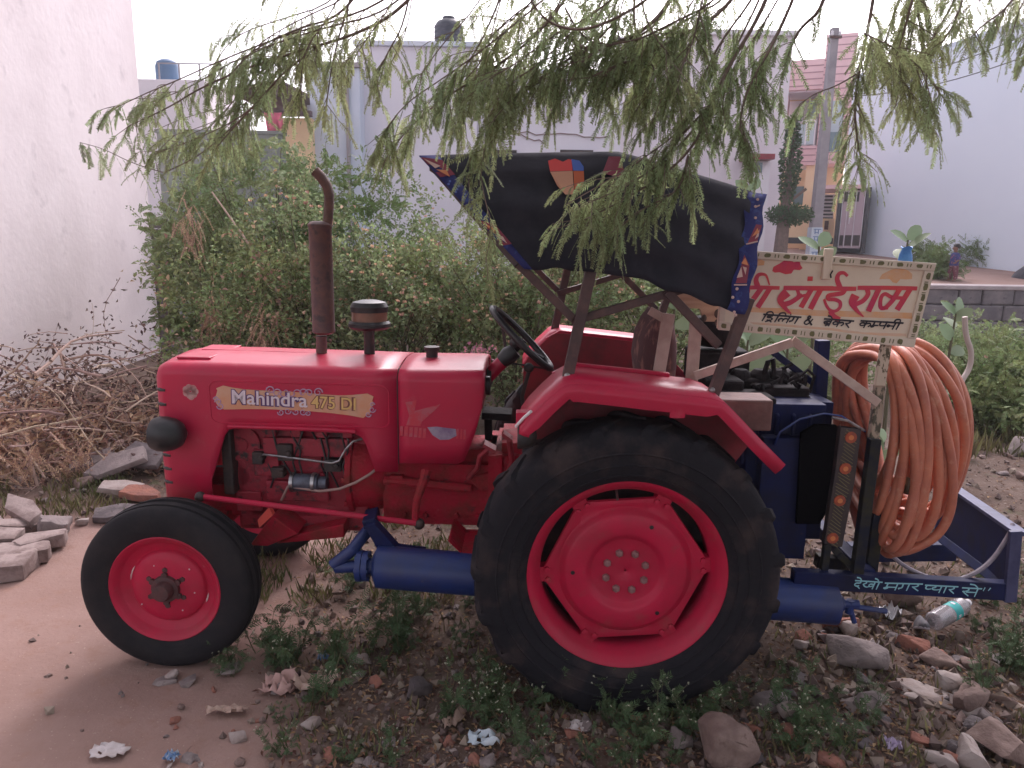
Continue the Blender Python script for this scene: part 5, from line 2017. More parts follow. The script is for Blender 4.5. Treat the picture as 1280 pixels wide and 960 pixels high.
redB = [([(-60, 338), (160, 340), (410, 342)], 42, 42), ([(326, 206), (288, 176), (240, 186), (220, 240), (244, 318)], 26, 50), ([(300, 350), (275, 385), (200, 400), (130, 412), (128, 448), (200, 455), (250, 485), (245, 540), (195, 575), (140, 560), (105, 510), (84, 455)], 46, 24),
        ([(150, 580), (186, 632), (232, 662)], 44, 54), ([(440, 332), (740, 332), (1045, 338)], 40, 38), ([(530, 345), (540, 400), (490, 465), (420, 500)], 44, 44), ([(402, 425), (375, 480), (392, 525), (440, 585), (492, 632)], 84, 12),
        ([(650, 350), (600, 455), (548, 566)], 50, 54), ([(866, 350), (800, 456), (724, 540)], 50, 40), ([(742, 536), (676, 540), (676, 440), (720, 396), (790, 430), (905, 440)], 40, 34), ([(980, 345), (915, 450), (850, 552)], 52, 54)]
lettering(redB, SRED, 'red_lettering', panel, cvB, s83 * 1.12, ysg, .0009)
s64 = mpp / 6.4
blk = (word(['i', 'dra', 'i', 'la', 'dot', 'ga'], 96, 386, 50, 74, 52, .62, 9) + word(['amp'], 426, 500, 62, 64, 68, .25, 9, False) + word(['bra', 'e', 'ka', 'ra'], 580, 806, 86, 104, 54, .55, 9)
       + word(['ka', 'half_ma', 'pa', 'na', 'ii'], 872, 1200, 101, 120, 54, .55, 9))
lettering(blk, SBLK, 'black_lettering', panel, cvC, s64 * 1.65, ysg, .0016)
mb = RB()
mb.box(L(1034, 330, ysg - .008), (.035, .016, .12))
mb.build('panel_batten', CREAM, panel, smooth=0, bevel=.003)
mb = RB()
mb.tube([cvB(155, 150) + Vector((0, -.018, 0)), cvB(130, 190) + Vector((0, -.02, 0)), cvB(138, 225) + Vector((0, -.018, 0))], .003, 6)
mb.build('wire_hook', DARK, panel)
# wooden posts and braces
SPOST = mat('scroll_painted_wood', (.52, .42, .33), .65, col2=(.10, .08, .05), scale=26, lo=.52, hi=.56, stretch=(1.6, 1, .7))
SPOST2 = mat('weathered_scroll_wood', (.33, .25, .19), .7, col2=(.07, .06, .04), scale=26, lo=.46, hi=.54, stretch=(1.6, 1, .7))
mb = RB()
mb.beam(L(1109, 420, ysg + .03), L(1099, 482, ysg + .03), .042, .02, (1, 0, 0))
mb.build('sign_post', SPOST, sg_, smooth=0, bevel=.003)
mb = RB()
mb.beam(L(1100, 474, ysg + .055), L(1090, 560, ysg + .02), .034, .04)
mb.build('sign_post', SPOST2, sg_, smooth=0, bevel=.006)
mb = RB()
mb.beam(L(868, 470, ysg + .03), L(990, 428, ysg + .03), .016, .036)
mb.beam(L(990, 425, ysg + .036), L(1098, 504, ysg + .01), .016, .036)
mb.build('sign_brace', PALE, sg_, smooth=0, bevel=.002)
mb = RB()
mb.beam(L(836, 392, -.45), L(821, 482, -.45), .05, .018, (1, 0, 0))
mb.beam(L(812, 388, -.44), L(840, 404, -.44), .018, .035)
mb.beam(L(870, 402, -.43), L(864, 480, -.43), .05, .018, (1, 0, 0))
mb.build('sign_strut', PALE, sg_, smooth=0, bevel=.002)
mb = RB()
A_, B_ = L(846, 366, -.38), L(905, 372, -.38)
mb.prism([A_, B_, L(903, 402, -.38), L(880, 402, -.38), L(875, 386, -.38), L(845, 384, -.38)], (0, .02, 0))
mb.build('rough_plank', mat('raw_plank', (.46, .31, .23), .75, col2=(.33, .20, .15), scale=6, stretch=(1, 1, 8)), sg_, smooth=0)
mb = RB()
for (px, py, r_) in ((897, 392, .014), (896, 403, .010), (880, 398, .012)):
    mb.ball(L(px, py, -.40), (r_, .008, r_ * 1.4), 8, 5)
mb.build('knot_hole', DARK, sg_)

# ================================================================ HOSE COIL
hc = rthing('hose_coil', (3.1, -.2, .45), 'thick bundle of orange rubber hose hung in loops behind the sign board', 'hose')
rw = random.Random(21)
HR = .0195


def smooth(P, it=3, closed=True):
    for _ in range(it):
        N = []
        n_ = len(P)
        for i in range(n_ if closed else n_ - 1):
            a_, c_ = P[i], P[(i + 1) % n_]
            N += [a_.lerp(c_, .25), a_.lerp(c_, .75)]
        P = N if closed else [P[0]] + N + [P[-1]]
    return P


loops = [  # control pixels (px, py) with depth, each one turn of the hose
    [(1080, 432, .02), (1120, 428, -.20), (1160, 444, -.34), (1196, 490, -.40), (1208, 540, -.40), (1200, 590, -.38), (1178, 640, -.34), (1140, 665, -.20), (1096, 640, .0), (1072, 560, .08), (1064, 480, .08)],
    [(1090, 430, .0), (1130, 424, -.22), (1176, 440, -.30), (1210, 500, -.32), (1208, 560, -.32), (1186, 620, -.30), (1150, 650, -.22), (1110, 630, .0), (1082, 550, .10), (1070, 470, .10)],
    [(1070, 440, .0), (1104, 434, -.22), (1140, 450, -.42), (1172, 500, -.47), (1190, 570, -.48), (1192, 630, -.47), (1176, 668, -.45), (1140, 688, -.42), (1118, 690, -.40), (1096, 640, -.2), (1078, 560, .04), (1060, 490, .08)],
    [(1060, 444, .0), (1100, 438, -.24), (1124, 454, -.46), (1146, 510, -.50), (1152, 570, -.50), (1140, 630, -.50), (1126, 675, -.49), (1112, 690, -.46), (1100, 672, -.36), (1090, 600, -.1), (1062, 520, .06), (1050, 470, .08)],
    [(1070, 436, .02), (1108, 430, -.22), (1150, 446, -.38), (1184, 500, -.43), (1196, 560, -.43), (1184, 625, -.42), (1160, 655, -.40), (1130, 640, -.30), (1100, 640, -.10), (1070, 590, .06), (1056, 500, .10)],
    [(1058, 440, .03), (1098, 432, -.22), (1116, 446, -.44), (1130, 500, -.48), (1132, 570, -.48), (1118, 640, -.46), (1100, 680, -.42), (1086, 700, -.30), (1070, 650, -.05), (1048, 560, .10), (1044, 480, .12)],
    [(1082, 436, .0), (1122, 432, -.24), (1158, 460, -.40), (1178, 520, -.45), (1182, 590, -.46), (1164, 650, -.44), (1134, 680, -.40), (1106, 700, -.34), (1088, 650, -.1), (1072, 560, .06), (1066, 490, .08)],
    [(1046, 446, .06), (1090, 440, -.20), (1112, 456, -.42), (1122, 520, -.45), (1110, 600, -.45), (1094, 650, -.42), (1078, 640, -.2), (1058, 600, .06), (1044, 520, .12)],
    [(1064, 430, .04), (1110, 426, -.20), (1144, 438, -.36), (1164, 490, -.40), (1170, 560, -.40), (1160, 620, -.38), (1120, 632, -.26), (1060, 618, .02), (1052, 540, .12), (1054, 470, .12)],
    [(1060, 436, .05), (1100, 428, -.16), (1150, 434, -.28), (1190, 470, -.32), (1204, 530, -.30), (1196, 600, -.28), (1160, 640, -.22), (1120, 650, -.08), (1078, 610, .06), (1058, 540, .14), (1052, 470, .14)],
    [(1075, 428, .05), (1115, 420, -.16), (1165, 432, -.26), (1204, 480, -.28), (1214, 540, -.28), (1200, 605, -.26), (1165, 655, -.22), (1110, 668, -.04), (1064, 640, .10), (1050, 560, .16), (1056, 470, .14)],
    [(1100, 436, -.1), (1120, 440, -.34), (1138, 470, -.42), (1140, 540, -.42), (1136, 600, -.40), (1112, 600, -.30), (1082, 590, -.1), (1060, 560, .05), (1056, 470, .05)],
    [(1068, 446, .0), (1112, 446, -.30), (1132, 480, -.47), (1142, 545, -.50), (1146, 610, -.50), (1134, 660, -.49), (1116, 676, -.47), (1104, 640, -.36), (1084, 560, -.06), (1060, 490, .06)],
    [(1074, 430, .0), (1118, 428, -.28), (1152, 452, -.42), (1168, 510, -.47), (1174, 580, -.48), (1172, 640, -.47), (1150, 676, -.45), (1122, 668, -.38), (1100, 620, -.14), (1072, 540, .06), (1062, 480, .06)],
    [(1078, 434, .0), (1116, 430, -.26), (1140, 448, -.44), (1156, 500, -.49), (1162, 570, -.50), (1152, 640, -.49), (1136, 684, -.47), (1118, 694, -.44), (1104, 670, -.36), (1096, 600, -.22), (1088, 540, -.05), (1072, 480, .06)],
    [(1064, 440, .02), (1104, 436, -.22), (1128, 452, -.44), (1136, 520, -.47), (1128, 590, -.47), (1106, 650, -.44), (1090, 690, -.36), (1078, 670, -.2), (1082, 600, -.06), (1080, 530, .04), (1062, 470, .08)],
    [(1086, 430, .0), (1126, 422, -.20), (1170, 436, -.30), (1198, 480, -.36), (1206, 550, -.36), (1194, 610, -.35), (1170, 646, -.33), (1140, 632, -.28), (1116, 604, -.12), (1092, 570, .04), (1074, 480, .08)],
    [(1054, 440, .06), (1096, 434, -.18), (1118, 446, -.40), (1126, 500, -.44), (1120, 560, -.44), (1098, 610, -.40), (1078, 616, -.22), (1064, 580, .02), (1050, 500, .10)],
    [(1080, 436, .0), (1122, 434, -.30), (1146, 458, -.46), (1160, 520, -.50), (1158, 600, -.50), (1140, 656, -.48), (1118, 664, -.44), (1104, 620, -.3), (1098, 560, -.1), (1078, 490, .05)],
]
allp = []
for li, lp in enumerate(loops):
    P = smooth([L(*q) for q in lp], 3)
    RB().tube(smooth(P, 1), HR, 10, closed=True).build('hose_loop', HOSE, hc, smooth=180)
# loose tail ends and couplings
e = L(1138, 600, -.44)
mb = RB()
mb.tube([L(1140, 470, -.40), L(1142, 530, -.43), L(1140, 585, -.44), L(1138, 602, -.44)], HR, 10)
mb.build('hose_end', HOSE, hc, smooth=180)
mb = RB()
mb.lathe([(.0, .03), (.026, .03), (.034, .015), (.036, -.03), (.028, -.045), (.0, -.045)], 'z', L(1138, 604, -.44), 12)
mb.ball(L(1128, 606, -.44), (.02, .02, .016), 8, 5)
mb.build('hose_coupling', mat('dull_brass', (.16, .12, .07), .5, .4, col2=(.08, .06, .04), scale=30), hc, smooth=40)
mb = RB()
mb.beam(L(1085, 440, .12), L(1130, 441, -.30), .04, .05, (0, 0, 1))
mb.build('hanger_bar', DBLUE, hc, smooth=0)

# ================================================================ VEGETATION
class Leaves:
    """many small leaf faces gathered into one foliage mesh"""
    def __init__(s, seed=1):
        s.v, s.f = [], []
        s.r = random.Random(seed)

    def leaf(s, p, d, up, ln, wd, fold=0.25):
        """one pointed leaf: two triangles pairs folded on the midrib"""
        d = d.normalized()
        sd = d.cross(up)
        if sd.length < 1e-4:
            sd = d.orthogonal()
        sd.normalize()
        nn = sd.cross(d)
        b = len(s.v)
        m = p + d * (ln * .5)
        s.v += [tuple(p), tuple(m + sd * wd * .5 + nn * wd * fold), tuple(p + d * ln - nn * ln * .12), tuple(m - sd * wd * .5 + nn * wd * fold)]
        s.f += [(b, b + 1, b + 2), (b, b + 2, b + 3)]

    def quadleaf(s, p, d, up, ln, wd):
        d = d.normalized()
        sd = d.cross(up)
        if sd.length < 1e-4:
            sd = d.orthogonal()
        sd.normalize()
        b = len(s.v)
        s.v += [tuple(p - sd * wd * .2), tuple(p + d * ln * .45 - sd * wd * .5), tuple(p + d * ln), tuple(p + d * ln * .45 + sd * wd * .5)]
        s.f.append((b, b + 1, b + 2, b + 3))

    def rdir(s):
        while True:
            v = Vector((s.r.uniform(-1, 1), s.r.uniform(-1, 1), s.r.uniform(-1, 1)))
            if .05 < v.length < 1:
                return v.normalized()

    def pinnate(s, p, d, ln, pairs, ll, lw, ang=.6, droop=.5, rach=.0016, jit=.15):
        """a feathery compound leaf: a drooping midrib with paired leaflets"""
        d = d.normalized()
        pts, dirs = [p], [d]
        n_ = max(4, pairs // 2)
        for i in range(n_):
            d = (d + Vector((0, 0, -droop / n_))).normalized()
            pts.append(pts[-1] + d * (ln / n_))
            dirs.append(d)
        sd0 = d.cross(s.rdir())
        if sd0.length < .05:
            sd0 = d.orthogonal()
        sd0.normalize()
        b = len(s.v)
        for q in pts:
            s.v += [tuple(q - sd0 * rach), tuple(q + sd0 * rach)]
        for i in range(n_):
            s.f.append((b + 2 * i, b + 2 * i + 1, b + 2 * i + 3, b + 2 * i + 2))
        for k in range(pairs):
            t_ = (.10 + .9 * k / pairs) * n_
            i = min(int(t_), n_ - 1)
            q = pts[i].lerp(pts[i + 1], t_ - i)
            dd = dirs[i]
            for sg in (-1, 1):
                a_ = ang * (1 + jit * s.r.uniform(-1, 1))
                l_ = (dd * math.cos(a_) + sd0 * (sg * math.sin(a_)) + Vector((0, 0, -.12))).normalized()
                k_ = ll * (.8 + .3 * s.r.random()) * (1 - .4 * (k / pairs) ** 3)
                s.quadleaf(q, l_, l_.cross(sd0) + s.rdir() * .3, k_, lw)

    def build(s, name, m, parent=None):
        me = bpy.data.meshes.new(name)
        me.from_pydata(s.v, [], s.f)
        me.materials.append(m)
        me.update()
        o = bpy.data.objects.new(name, me)
        COL.objects.link(o)
        o.parent = parent
        return o


def leafmat(name, c1, c2, isl=.35, subs=.25, rough=.6, sc=2.0):
    return mat(name, c1, rough, col2=c2, scale=sc, island=isl, subs=subs, spec=.25)


LF_ACA = leafmat('acacia_leaflet', (0.22, 0.27, 0.135), (0.36, 0.38, 0.19), .5, .55)
LF_BUSH = leafmat('bush_leaf', (0.20, 0.265, 0.11), (0.29, 0.32, 0.14), .4, .25)
LF_BUSH2 = leafmat('lantana_leaf', (0.205, 0.265, 0.13), (0.30, 0.325, 0.165), .5, .4)
LF_FEATH = leafmat('feathery_leaf', (0.20, 0.27, 0.125), (0.29, 0.32, 0.15), .35, .25)
LF_LIGHT = leafmat('light_leaf', (0.15, 0.21, 0.07), (0.11, 0.17, 0.06), .35, .3)
LF_CAL = leafmat('waxy_grey_green_leaf', (0.20, 0.28, 0.16), (0.26, 0.33, 0.20), .2, .2, .5)
LF_WEED = leafmat('weed_leaf', (0.065, 0.105, 0.05), (0.10, 0.14, 0.06), .35, .2)
LF_DRY = leafmat('dry_leaf', (0.56, 0.37, 0.27), (0.42, 0.26, 0.185), .4, .15)
LF_BRN = leafmat('dead_brown_leaf', (0.10, 0.06, 0.055), (0.16, 0.095, 0.075), .4, .05)
FLOW = leafmat('lantana_flower', (0.74, 0.46, 0.38), (0.78, 0.60, 0.40), .3, .2)
FLOWP = leafmat('pink_flower', (0.60, 0.24, 0.34), (0.66, 0.36, 0.40), .25, .2)
BARK = mat('thin_brown_bark', (0.14, 0.105, 0.085), .9, col2=(.20, .14, .12), scale=12, bump=.3)
STRAW = mat('straw', (0.60, 0.42, 0.32), .85, col2=(.46, .31, .23), scale=3, island=.3)
TWIG = mat('grey_brown_dead_twig', (0.34, 0.235, 0.185), .9, col2=(.50, .37, .30), scale=4, island=.3)
STEM = mat('green_brown_stem', (0.11, 0.10, 0.055), .85)

# ---------------------------------------------------------------- overhanging tree
tr_base = Vector((4.6, .6, 0))
tree = empty('overhanging_tree', tr_base)
tag(tree, 'feathery tree whose drooping branches hang over the tractor from the top right', 'tree')
to = tr_base
branches = MB()
fol = Leaves(5)
rt = random.Random(17)


def rs(P, step):
    out = [P[0].copy()]
    for i in range(len(P) - 1):
        seg = P[i + 1] - P[i]
        n_ = max(1, int(seg.length / step))
        for k in range(1, n_ + 1):
            out.append(P[i] + seg * (k / n_))
    return out


crown = Vector((4.0, 1.1, 3.3))


def limb(px_list, r0, r1, *a, **k):
    limb1(px_list, r0 * .75, r1, *a, **k)
    if r0 >= .004:
        for sgn in (-1, 1):
            dx, dy, dY = rt.uniform(8, 34) * sgn, rt.uniform(-34, -6), rt.uniform(-.2, .25)
            q = [(x + dx * min(1, i / 2), y + dy + rt.uniform(-6, 6), Y + dY) for i, (x, y, Y) in enumerate(px_list)]
            limb1(q, r0 * .45, r1 * .8, *a, **k)


def limb1(px_list, r0, r1, leafy, sub, length=(.18, .34), start=0.0, lean=(0, 0), dens=1.0):
    """a branch followed along the photo's sight lines, with drooping leafy twigs"""
    P = smooth([W(*q) for q in px_list], 2, False)
    P = rs(P, .035)
    n_ = len(P)
    rad = [r0 + (r1 - r0) * i / (n_ - 1) for i in range(n_)]
    branches.tube([p - to for p in P], rad, 6)
    sub *= .95
    leafy *= 1.15
    length = (length[0] * .7, length[1] * .72)
    for i in range(n_):
        if i / n_ < start:
            continue
        # leaves straight on the branch
        if rt.random() < leafy * dens * 1.35:
            dr = Vector((rt.uniform(-.6, .6) + lean[0], rt.uniform(-.6, .6), -rt.uniform(.1, 1.0)))
            fol.pinnate(P[i] - to, dr, rt.uniform(.08, .15), 15, .0165, .0040, .80, rt.uniform(.2, 1.0), jit=.3)
        for _ in range(int(sub) + (rt.random() < sub - int(sub))):
            # a side twig
            d = (P[min(i + 1, n_ - 1)] - P[max(i - 1, 0)]).normalized()
            d = (d * .8 + Vector((rt.uniform(-.8, .8) + lean[0], rt.uniform(-.6, .6), rt.uniform(-.75, .5) + lean[1]))).normalized()
            ln = rt.uniform(*length)
            q, tw = P[i].copy(), [P[i].copy()]
            k_ = int(ln / .025)
            for k in range(k_):
                d = (d + Vector((rt.uniform(-.08, .08), rt.uniform(-.08, .08), -.055))).normalized()
                q = q + d * .025
                tw.append(q)
                if rt.random() < .92 * dens:
                    sd = d.cross(Vector((0, 0, 1)))
                    sd = sd.normalized() if sd.length > .01 else Vector((1, 0, 0))
                    dr = d * .7 + sd * rt.choice((-1, 1)) * rt.uniform(.3, .9) + Vector((0, rt.uniform(-.3, .3), -rt.uniform(.2, .9)))
                    fol.pinnate(q - to, dr, rt.uniform(.07, .145), 15, .0165, .0040, .80, rt.uniform(.2, 1.6), jit=.3)
            if len(tw) > 2:
                branches.tube([p - to for p in tw], [.0020 - .0013 * k / len(tw) for k in range(len(tw))], 4)


# main limbs out of sight carry the crown: trunk, then limbs sweeping over the scene
trunk = [Vector((0, 0, -.1)), Vector((-.05, .04, .8)), Vector((-.12, .10, 1.6)), Vector((-.3, .25, 2.4)), Vector((-.6, .5, 3.1))]
mbt = MB().tube(smooth(trunk, 2, False), [.17 - .075 * i / 16 for i in range(len(smooth(trunk, 2, False)))], 12)
mbt.build('trunk', BARK, tree, smooth=60)
hub = to + trunk[-1]
feed = [((1100, -60, 2.7), .05), ((860, -40, 2.6), .045), ((700, -60, 2.6), .035), ((1290, -30, 3.0), .04), ((960, -70, 2.6), .04), ((540, -70, 2.7), .03), ((420, -60, 2.9), .025)]
for q, r_ in feed:
    e_ = W(*q)
    mid = hub.lerp(e_, .5) + Vector((0, 0, .35))
    P = smooth([hub, hub.lerp(mid, .5) + Vector((0, 0, .15)), mid, e_], 3, False)
    branches.tube([p - to for p in P], [max(.008, r_ * 1.4 * (1 - i / len(P)) ** .7) for i in range(len(P))], 8)
    for i in range(6, len(P)):
        if rt.random() < .5:
            b_ = P[i] + Vector((rt.uniform(-.5, .5), rt.uniform(-.6, .4), rt.uniform(.0, .5)))
            for k in range(5):
                fol.pinnate(b_ - to + fol.rdir() * .15, Vector((rt.uniform(-1, 1), rt.uniform(-1, 1), -.5)), .15, 12, .018, .005, .5, .8)

# limbs seen in the photo
limb([(860, -40, 2.6), (832, 12, 2.55), (800, 42, 2.5), (760, 58, 2.5), (728, 63, 2.5), (704, 40, 2.5), (690, 20, 2.5)], .011, .004, .25, .25, (.10, .2))
limb([(728, 62, 2.5), (690, 88, 2.5), (655, 112, 2.5), (628, 130, 2.5), (606, 160, 2.48)], .006, .002, .7, .5, (.12, .24))
limb([(730, -40, 2.55), (690, 25, 2.55), (640, 70, 2.55), (596, 98, 2.6), (556, 122, 2.6), (518, 152, 2.6), (490, 186, 2.6)], .008, .002, .6, .6, (.12, .26), .2)
limb([(640, -40, 2.7), (608, 40, 2.7), (585, 80, 2.7), (560, 110, 2.7)], .006, .002, .55, .55, (.10, .2), .3)
limb([(560, -60, 2.75), (500, 15, 2.8), (440, 45, 2.85), (380, 62, 2.9), (310, 84, 2.95), (250, 110, 3.0), (212, 134, 3.0), (160, 158, 3.05)], .010, .002, .62, .60, (.12, .25), .22)
limb([(470, -50, 2.9), (430, 20, 2.9), (370, 36, 2.95), (316, 62, 3.0), (290, 90, 3.0)], .008, .002, .55, .62, (.12, .24), .3)
limb([(400, 56, 2.9), (352, 92, 2.9), (328, 122, 2.92), (300, 150, 2.95), (270, 185, 2.95)], .006, .002, .6, .55, (.12, .24))
limb([(330, 120, 2.92), (300, 148, 2.95), (250, 172, 3.0), (200, 190, 3.0)], .004, .0015, .45, .35, (.10, .18))
limb([(450, -40, 2.8), (425, 40, 2.8), (415, 80, 2.8), (408, 130, 2.8)], .006, .002, .6, .55, (.10, .2), .35)
limb([(205, 216, 3.0), (165, 204, 3.02), (130, 186, 3.05), (100, 178, 3.05)], .003, .001, .5, .12, (.06, .1))
limb([(300, 150, 2.95), (250, 195, 2.98), (205, 216, 3.0)], .003, .002, .25, .1, (.06, .1))
limb([(520, -50, 2.7), (505, 30, 2.7), (488, 60, 2.7), (470, 95, 2.7)], .006, .002, .55, .55, (.10, .2), .35)
# centre to right: dense hanging masses
limb([(780, 15, 2.5), (752, 45, 2.5), (716, 78, 2.48), (672, 104, 2.48), (640, 125, 2.45)], .006, .002, .7, .6, (.12, .24))
limb([(960, -60, 2.6), (900, 20, 2.55), (850, 45, 2.5), (810, 68, 2.48), (770, 82, 2.48), (735, 98, 2.46)], .010, .003, .6, .6, (.14, .28), .2)
limb([(980, -60, 2.55), (950, 20, 2.5), (912, 80, 2.48), (890, 130, 2.45), (870, 180, 2.42), (830, 220, 2.40), (770, 255, 2.38), (720, 280, 2.36)], .010, .002, .75, .75, (.14, .28), .2)
limb1([(890, 130, 2.45), (850, 170, 2.42), (830, 200, 2.4), (790, 230, 2.38), (740, 252, 2.36)], .005, .002, .75, .7, (.12, .24))
limb1([(860, 195, 2.4), (850, 240, 2.38), (800, 262, 2.36), (770, 290, 2.35)], .004, .0015, .8, .7, (.12, .2))
limb([(1010, -50, 2.6), (975, 40, 2.55), (940, 100, 2.5), (928, 130, 2.48), (925, 160, 2.45)], .008, .002, .65, .7, (.12, .26), .25)
limb([(900, -40, 2.7), (870, 30, 2.65), (850, 90, 2.6), (838, 115, 2.55), (830, 140, 2.5)], .008, .002, .6, .65, (.12, .26), .25)
limb([(800, -50, 2.7), (790, 20, 2.65), (800, 60, 2.6), (820, 85, 2.6), (815, 115, 2.55)], .007, .002, .5, .55, (.12, .24), .3)
limb1([(1040, -60, 2.65), (1030, 10, 2.6), (1000, 35, 2.6), (990, 55, 2.58), (985, 70, 2.55)], .008, .002, .6, .6, (.10, .2), .25)
limb1([(1100, -60, 2.7), (1090, 10, 2.65), (1080, 60, 2.6), (1070, 110, 2.58), (1068, 150, 2.55), (1076, 200, 2.55)], .007, .002, .8, 1.2, (.09, .17), .25)
limb([(1080, 60, 2.6), (1110, 80, 2.6), (1135, 110, 2.6), (1155, 145, 2.6)], .005, .002, .7, .7, (.10, .2))
limb1([(1075, 90, 2.6), (1045, 108, 2.58), (1020, 116, 2.58), (1000, 130, 2.58)], .003, .0012, .5, .3, (.06, .10))
limb([(1160, -60, 2.75), (1140, 0, 2.7), (1130, 40, 2.7), (1120, 70, 2.7)], .008, .002, .6, .65, (.12, .24), .25)
limb([(1210, -60, 2.8), (1195, 0, 2.75), (1170, 40, 2.7), (1160, 60, 2.7)], .007, .002, .6, .6, (.10, .2), .25)
limb([(1290, -40, 3.0), (1260, 10, 2.9), (1230, 30, 2.85), (1215, 45, 2.8)], .007, .002, .5, .5, (.08, .14), .2)
limb([(1340, -30, 3.0), (1300, 20, 2.9), (1285, 40, 2.9), (1275, 70, 2.9)], .007, .002, .5, .5, (.08, .14), .2)
limb([(700, -60, 2.6), (670, 0, 2.6), (640, 20, 2.6), (610, 50, 2.6)], .006, .002, .5, .5, (.10, .2), .3)
limb([(770, -50, 2.7), (755, 0, 2.7), (735, 25, 2.7), (715, 40, 2.7)], .006, .002, .4, .45, (.10, .18), .3)
# the string of leaves lying on the near side of the canopy
limb([(606, 185, 2.48), (600, 215, 2.46), (606, 250, 2.44), (616, 285, 2.42), (606, 330, 2.42)], .003, .001, .85, .35, (.06, .12))
limb([(590, 190, 2.48), (585, 225, 2.46), (590, 260, 2.44)], .003, .001, .7, .25, (.06, .10))
# unseen crown added above and behind the viewer to shade near ground and tractor
for k in range(2300):
    a_, r_ = rt.uniform(0, 2 * math.pi), math.sqrt(rt.random())
    c_ = Vector((1.0 + 5.2 * r_ * math.cos(a_), -2.6 + 3.6 * r_ * math.sin(a_), 3.4 + rt.uniform(-.1, 2.2)))
    if c_.y > .9:
        c_.z = max(c_.z, 3.6)
    for j in range(3):
        fol.pinnate(c_ - to + fol.rdir() * .2, Vector((rt.uniform(-1, 1), rt.uniform(-1, 1), -.4)), .26, 7, .085, .024, .7, .8)
for k in range(9):
    e_ = Vector((rt.uniform(-3, 5), rt.uniform(-5.5, -.5), rt.uniform(3.6, 5)))
    P = smooth([hub, hub.lerp(e_, .5) + Vector((0, 0, .3)), e_], 3, False)
    branches.tube([p - to for p in P], [.06 - .05 * i / len(P) for i in range(len(P))], 7)
branches.build('branches', BARK, tree, smooth=60)
fol.build('foliage', LF_ACA, tree)

# ---------------------------------------------------------------- bushes behind the tractor
def bush(name, label, cat, base, rad, nclump, nleaf, ll, lw, m, seed, feath=0.0, flowers=0, flm=None, group=None, stems=26, lift=.35, dry=0):
    base = Vector(base)
    base.z = gz(base.x, base.y)
    t_ = tag(empty(name, base), label, cat, group)
    lv = Leaves(seed)
    dv = Leaves(seed + 1)
    fl_ = Leaves(seed + 2)
    r = lv.r
    st = MB()
    rx, ry, rz = rad
    cl = []
    for k in range(nclump):
        d = lv.rdir()
        q = r.random() ** .38
        lump = 1 + .28 * noise.noise(Vector((d.x * 2 + seed, d.y * 2, d.z * 2))) + .16 * noise.noise(Vector((d.x * 5, d.y * 5 + seed, d.z * 5)))
        c_ = Vector((d.x * rx * q * lump, d.y * ry * q * lump, rz * (lift + (1 - lift) * .5 + d.z * q * lump * .62)))
        if c_.z < .05:
            c_.z = .05 + r.random() * .2
        cl.append(c_)
    for k, c_ in enumerate(cl):
        if k < stems:
            m_ = Vector((c_.x * .35, c_.y * .35, c_.z * .55))
            P_ = smooth([Vector((c_.x * .1, c_.y * .1, -.05)), m_, c_], 2, False)
            st.tube(P_, [.012 - .009 * i_ / len(P_) for i_ in range(len(P_))], 5)
        out = Vector((c_.x / rx, c_.y / ry, c_.z / rz - .4))
        n_ = int(nleaf * r.uniform(.5, 1.3))
        sp = r.uniform(.7, 1.3)
        for j in range(n_):
            p = c_ + Vector((r.gauss(0, .088), r.gauss(0, .088), r.gauss(0, .07))) * sp
            d = (out * .5 + lv.rdir() + Vector((0, 0, .15))).normalized()
            if r.random() < feath:
                lv.pinnate(p, d, ll * r.uniform(2.2, 3.6), 9, ll * .8, lw * .7, .9, .5)
            else:
                (dv if dry and r.random() < dry else lv).leaf(p, d, Vector((0, 0, 1)) + lv.rdir() * .6, ll * r.uniform(.6, 1.3), lw * r.uniform(.7, 1.2))
    # long shoots breaking the outline
    for k in range(int(9 + 6 * rx)):
        c_ = cl[r.randrange(len(cl))].copy()
        if c_.z < rz * .45:
            continue
        d = Vector((r.uniform(-.6, .6) + c_.x / rx * .4, r.uniform(-.5, .3), 1)).normalized()
        P_ = [c_]
        for j in range(9):
            d = (d + Vector((r.uniform(-.12, .12), r.uniform(-.12, .12), -.05))).normalized()
            P_.append(P_[-1] + d * r.uniform(.05, .085) * rz / 1.8)
            for u in range(5):
                lv.leaf(P_[-1] + lv.rdir() * .02, (lv.rdir() + d * .6), Vector((0, 0, 1)) + lv.rdir() * .5, ll * r.uniform(.6, 1.2) * (1 - .04 * j), lw)
        st.tube(P_, [.005 - .0004 * j for j in range(10)], 4)
    cs = sorted(cl, key=lambda c_: -(c_.z / rz - c_.y / ry * .7))
    for k in range(flowers * 2):
        c_ = cs[int(r.random() ** 1.5 * len(cs) * .8)] + Vector((r.gauss(0, .1), -abs(r.gauss(.05, .06)), r.gauss(.05, .06)))
        for j in range(7):
            a_ = r.uniform(0, 6.28)
            d = Vector((math.cos(a_), math.sin(a_) - .4, .5 + r.random())).normalized()
            fl_.leaf(c_, d, lv.rdir(), r.uniform(.022, .034), .024)
    st.build('stems', STEM, t_, smooth=0)
    lv.build('foliage', m, t_)
    if dry:
        dv.build('dry_foliage', LF_DRY, t_)
    if flowers:
        fl_.build('flowers', flm or FLOW, t_)
    return t_


def bp(px, py, Y):
    p = W(px, py, Y)
    return (p.x, Y, 0)


def top(py, Y, px=500):
    return W(px, py, Y).z


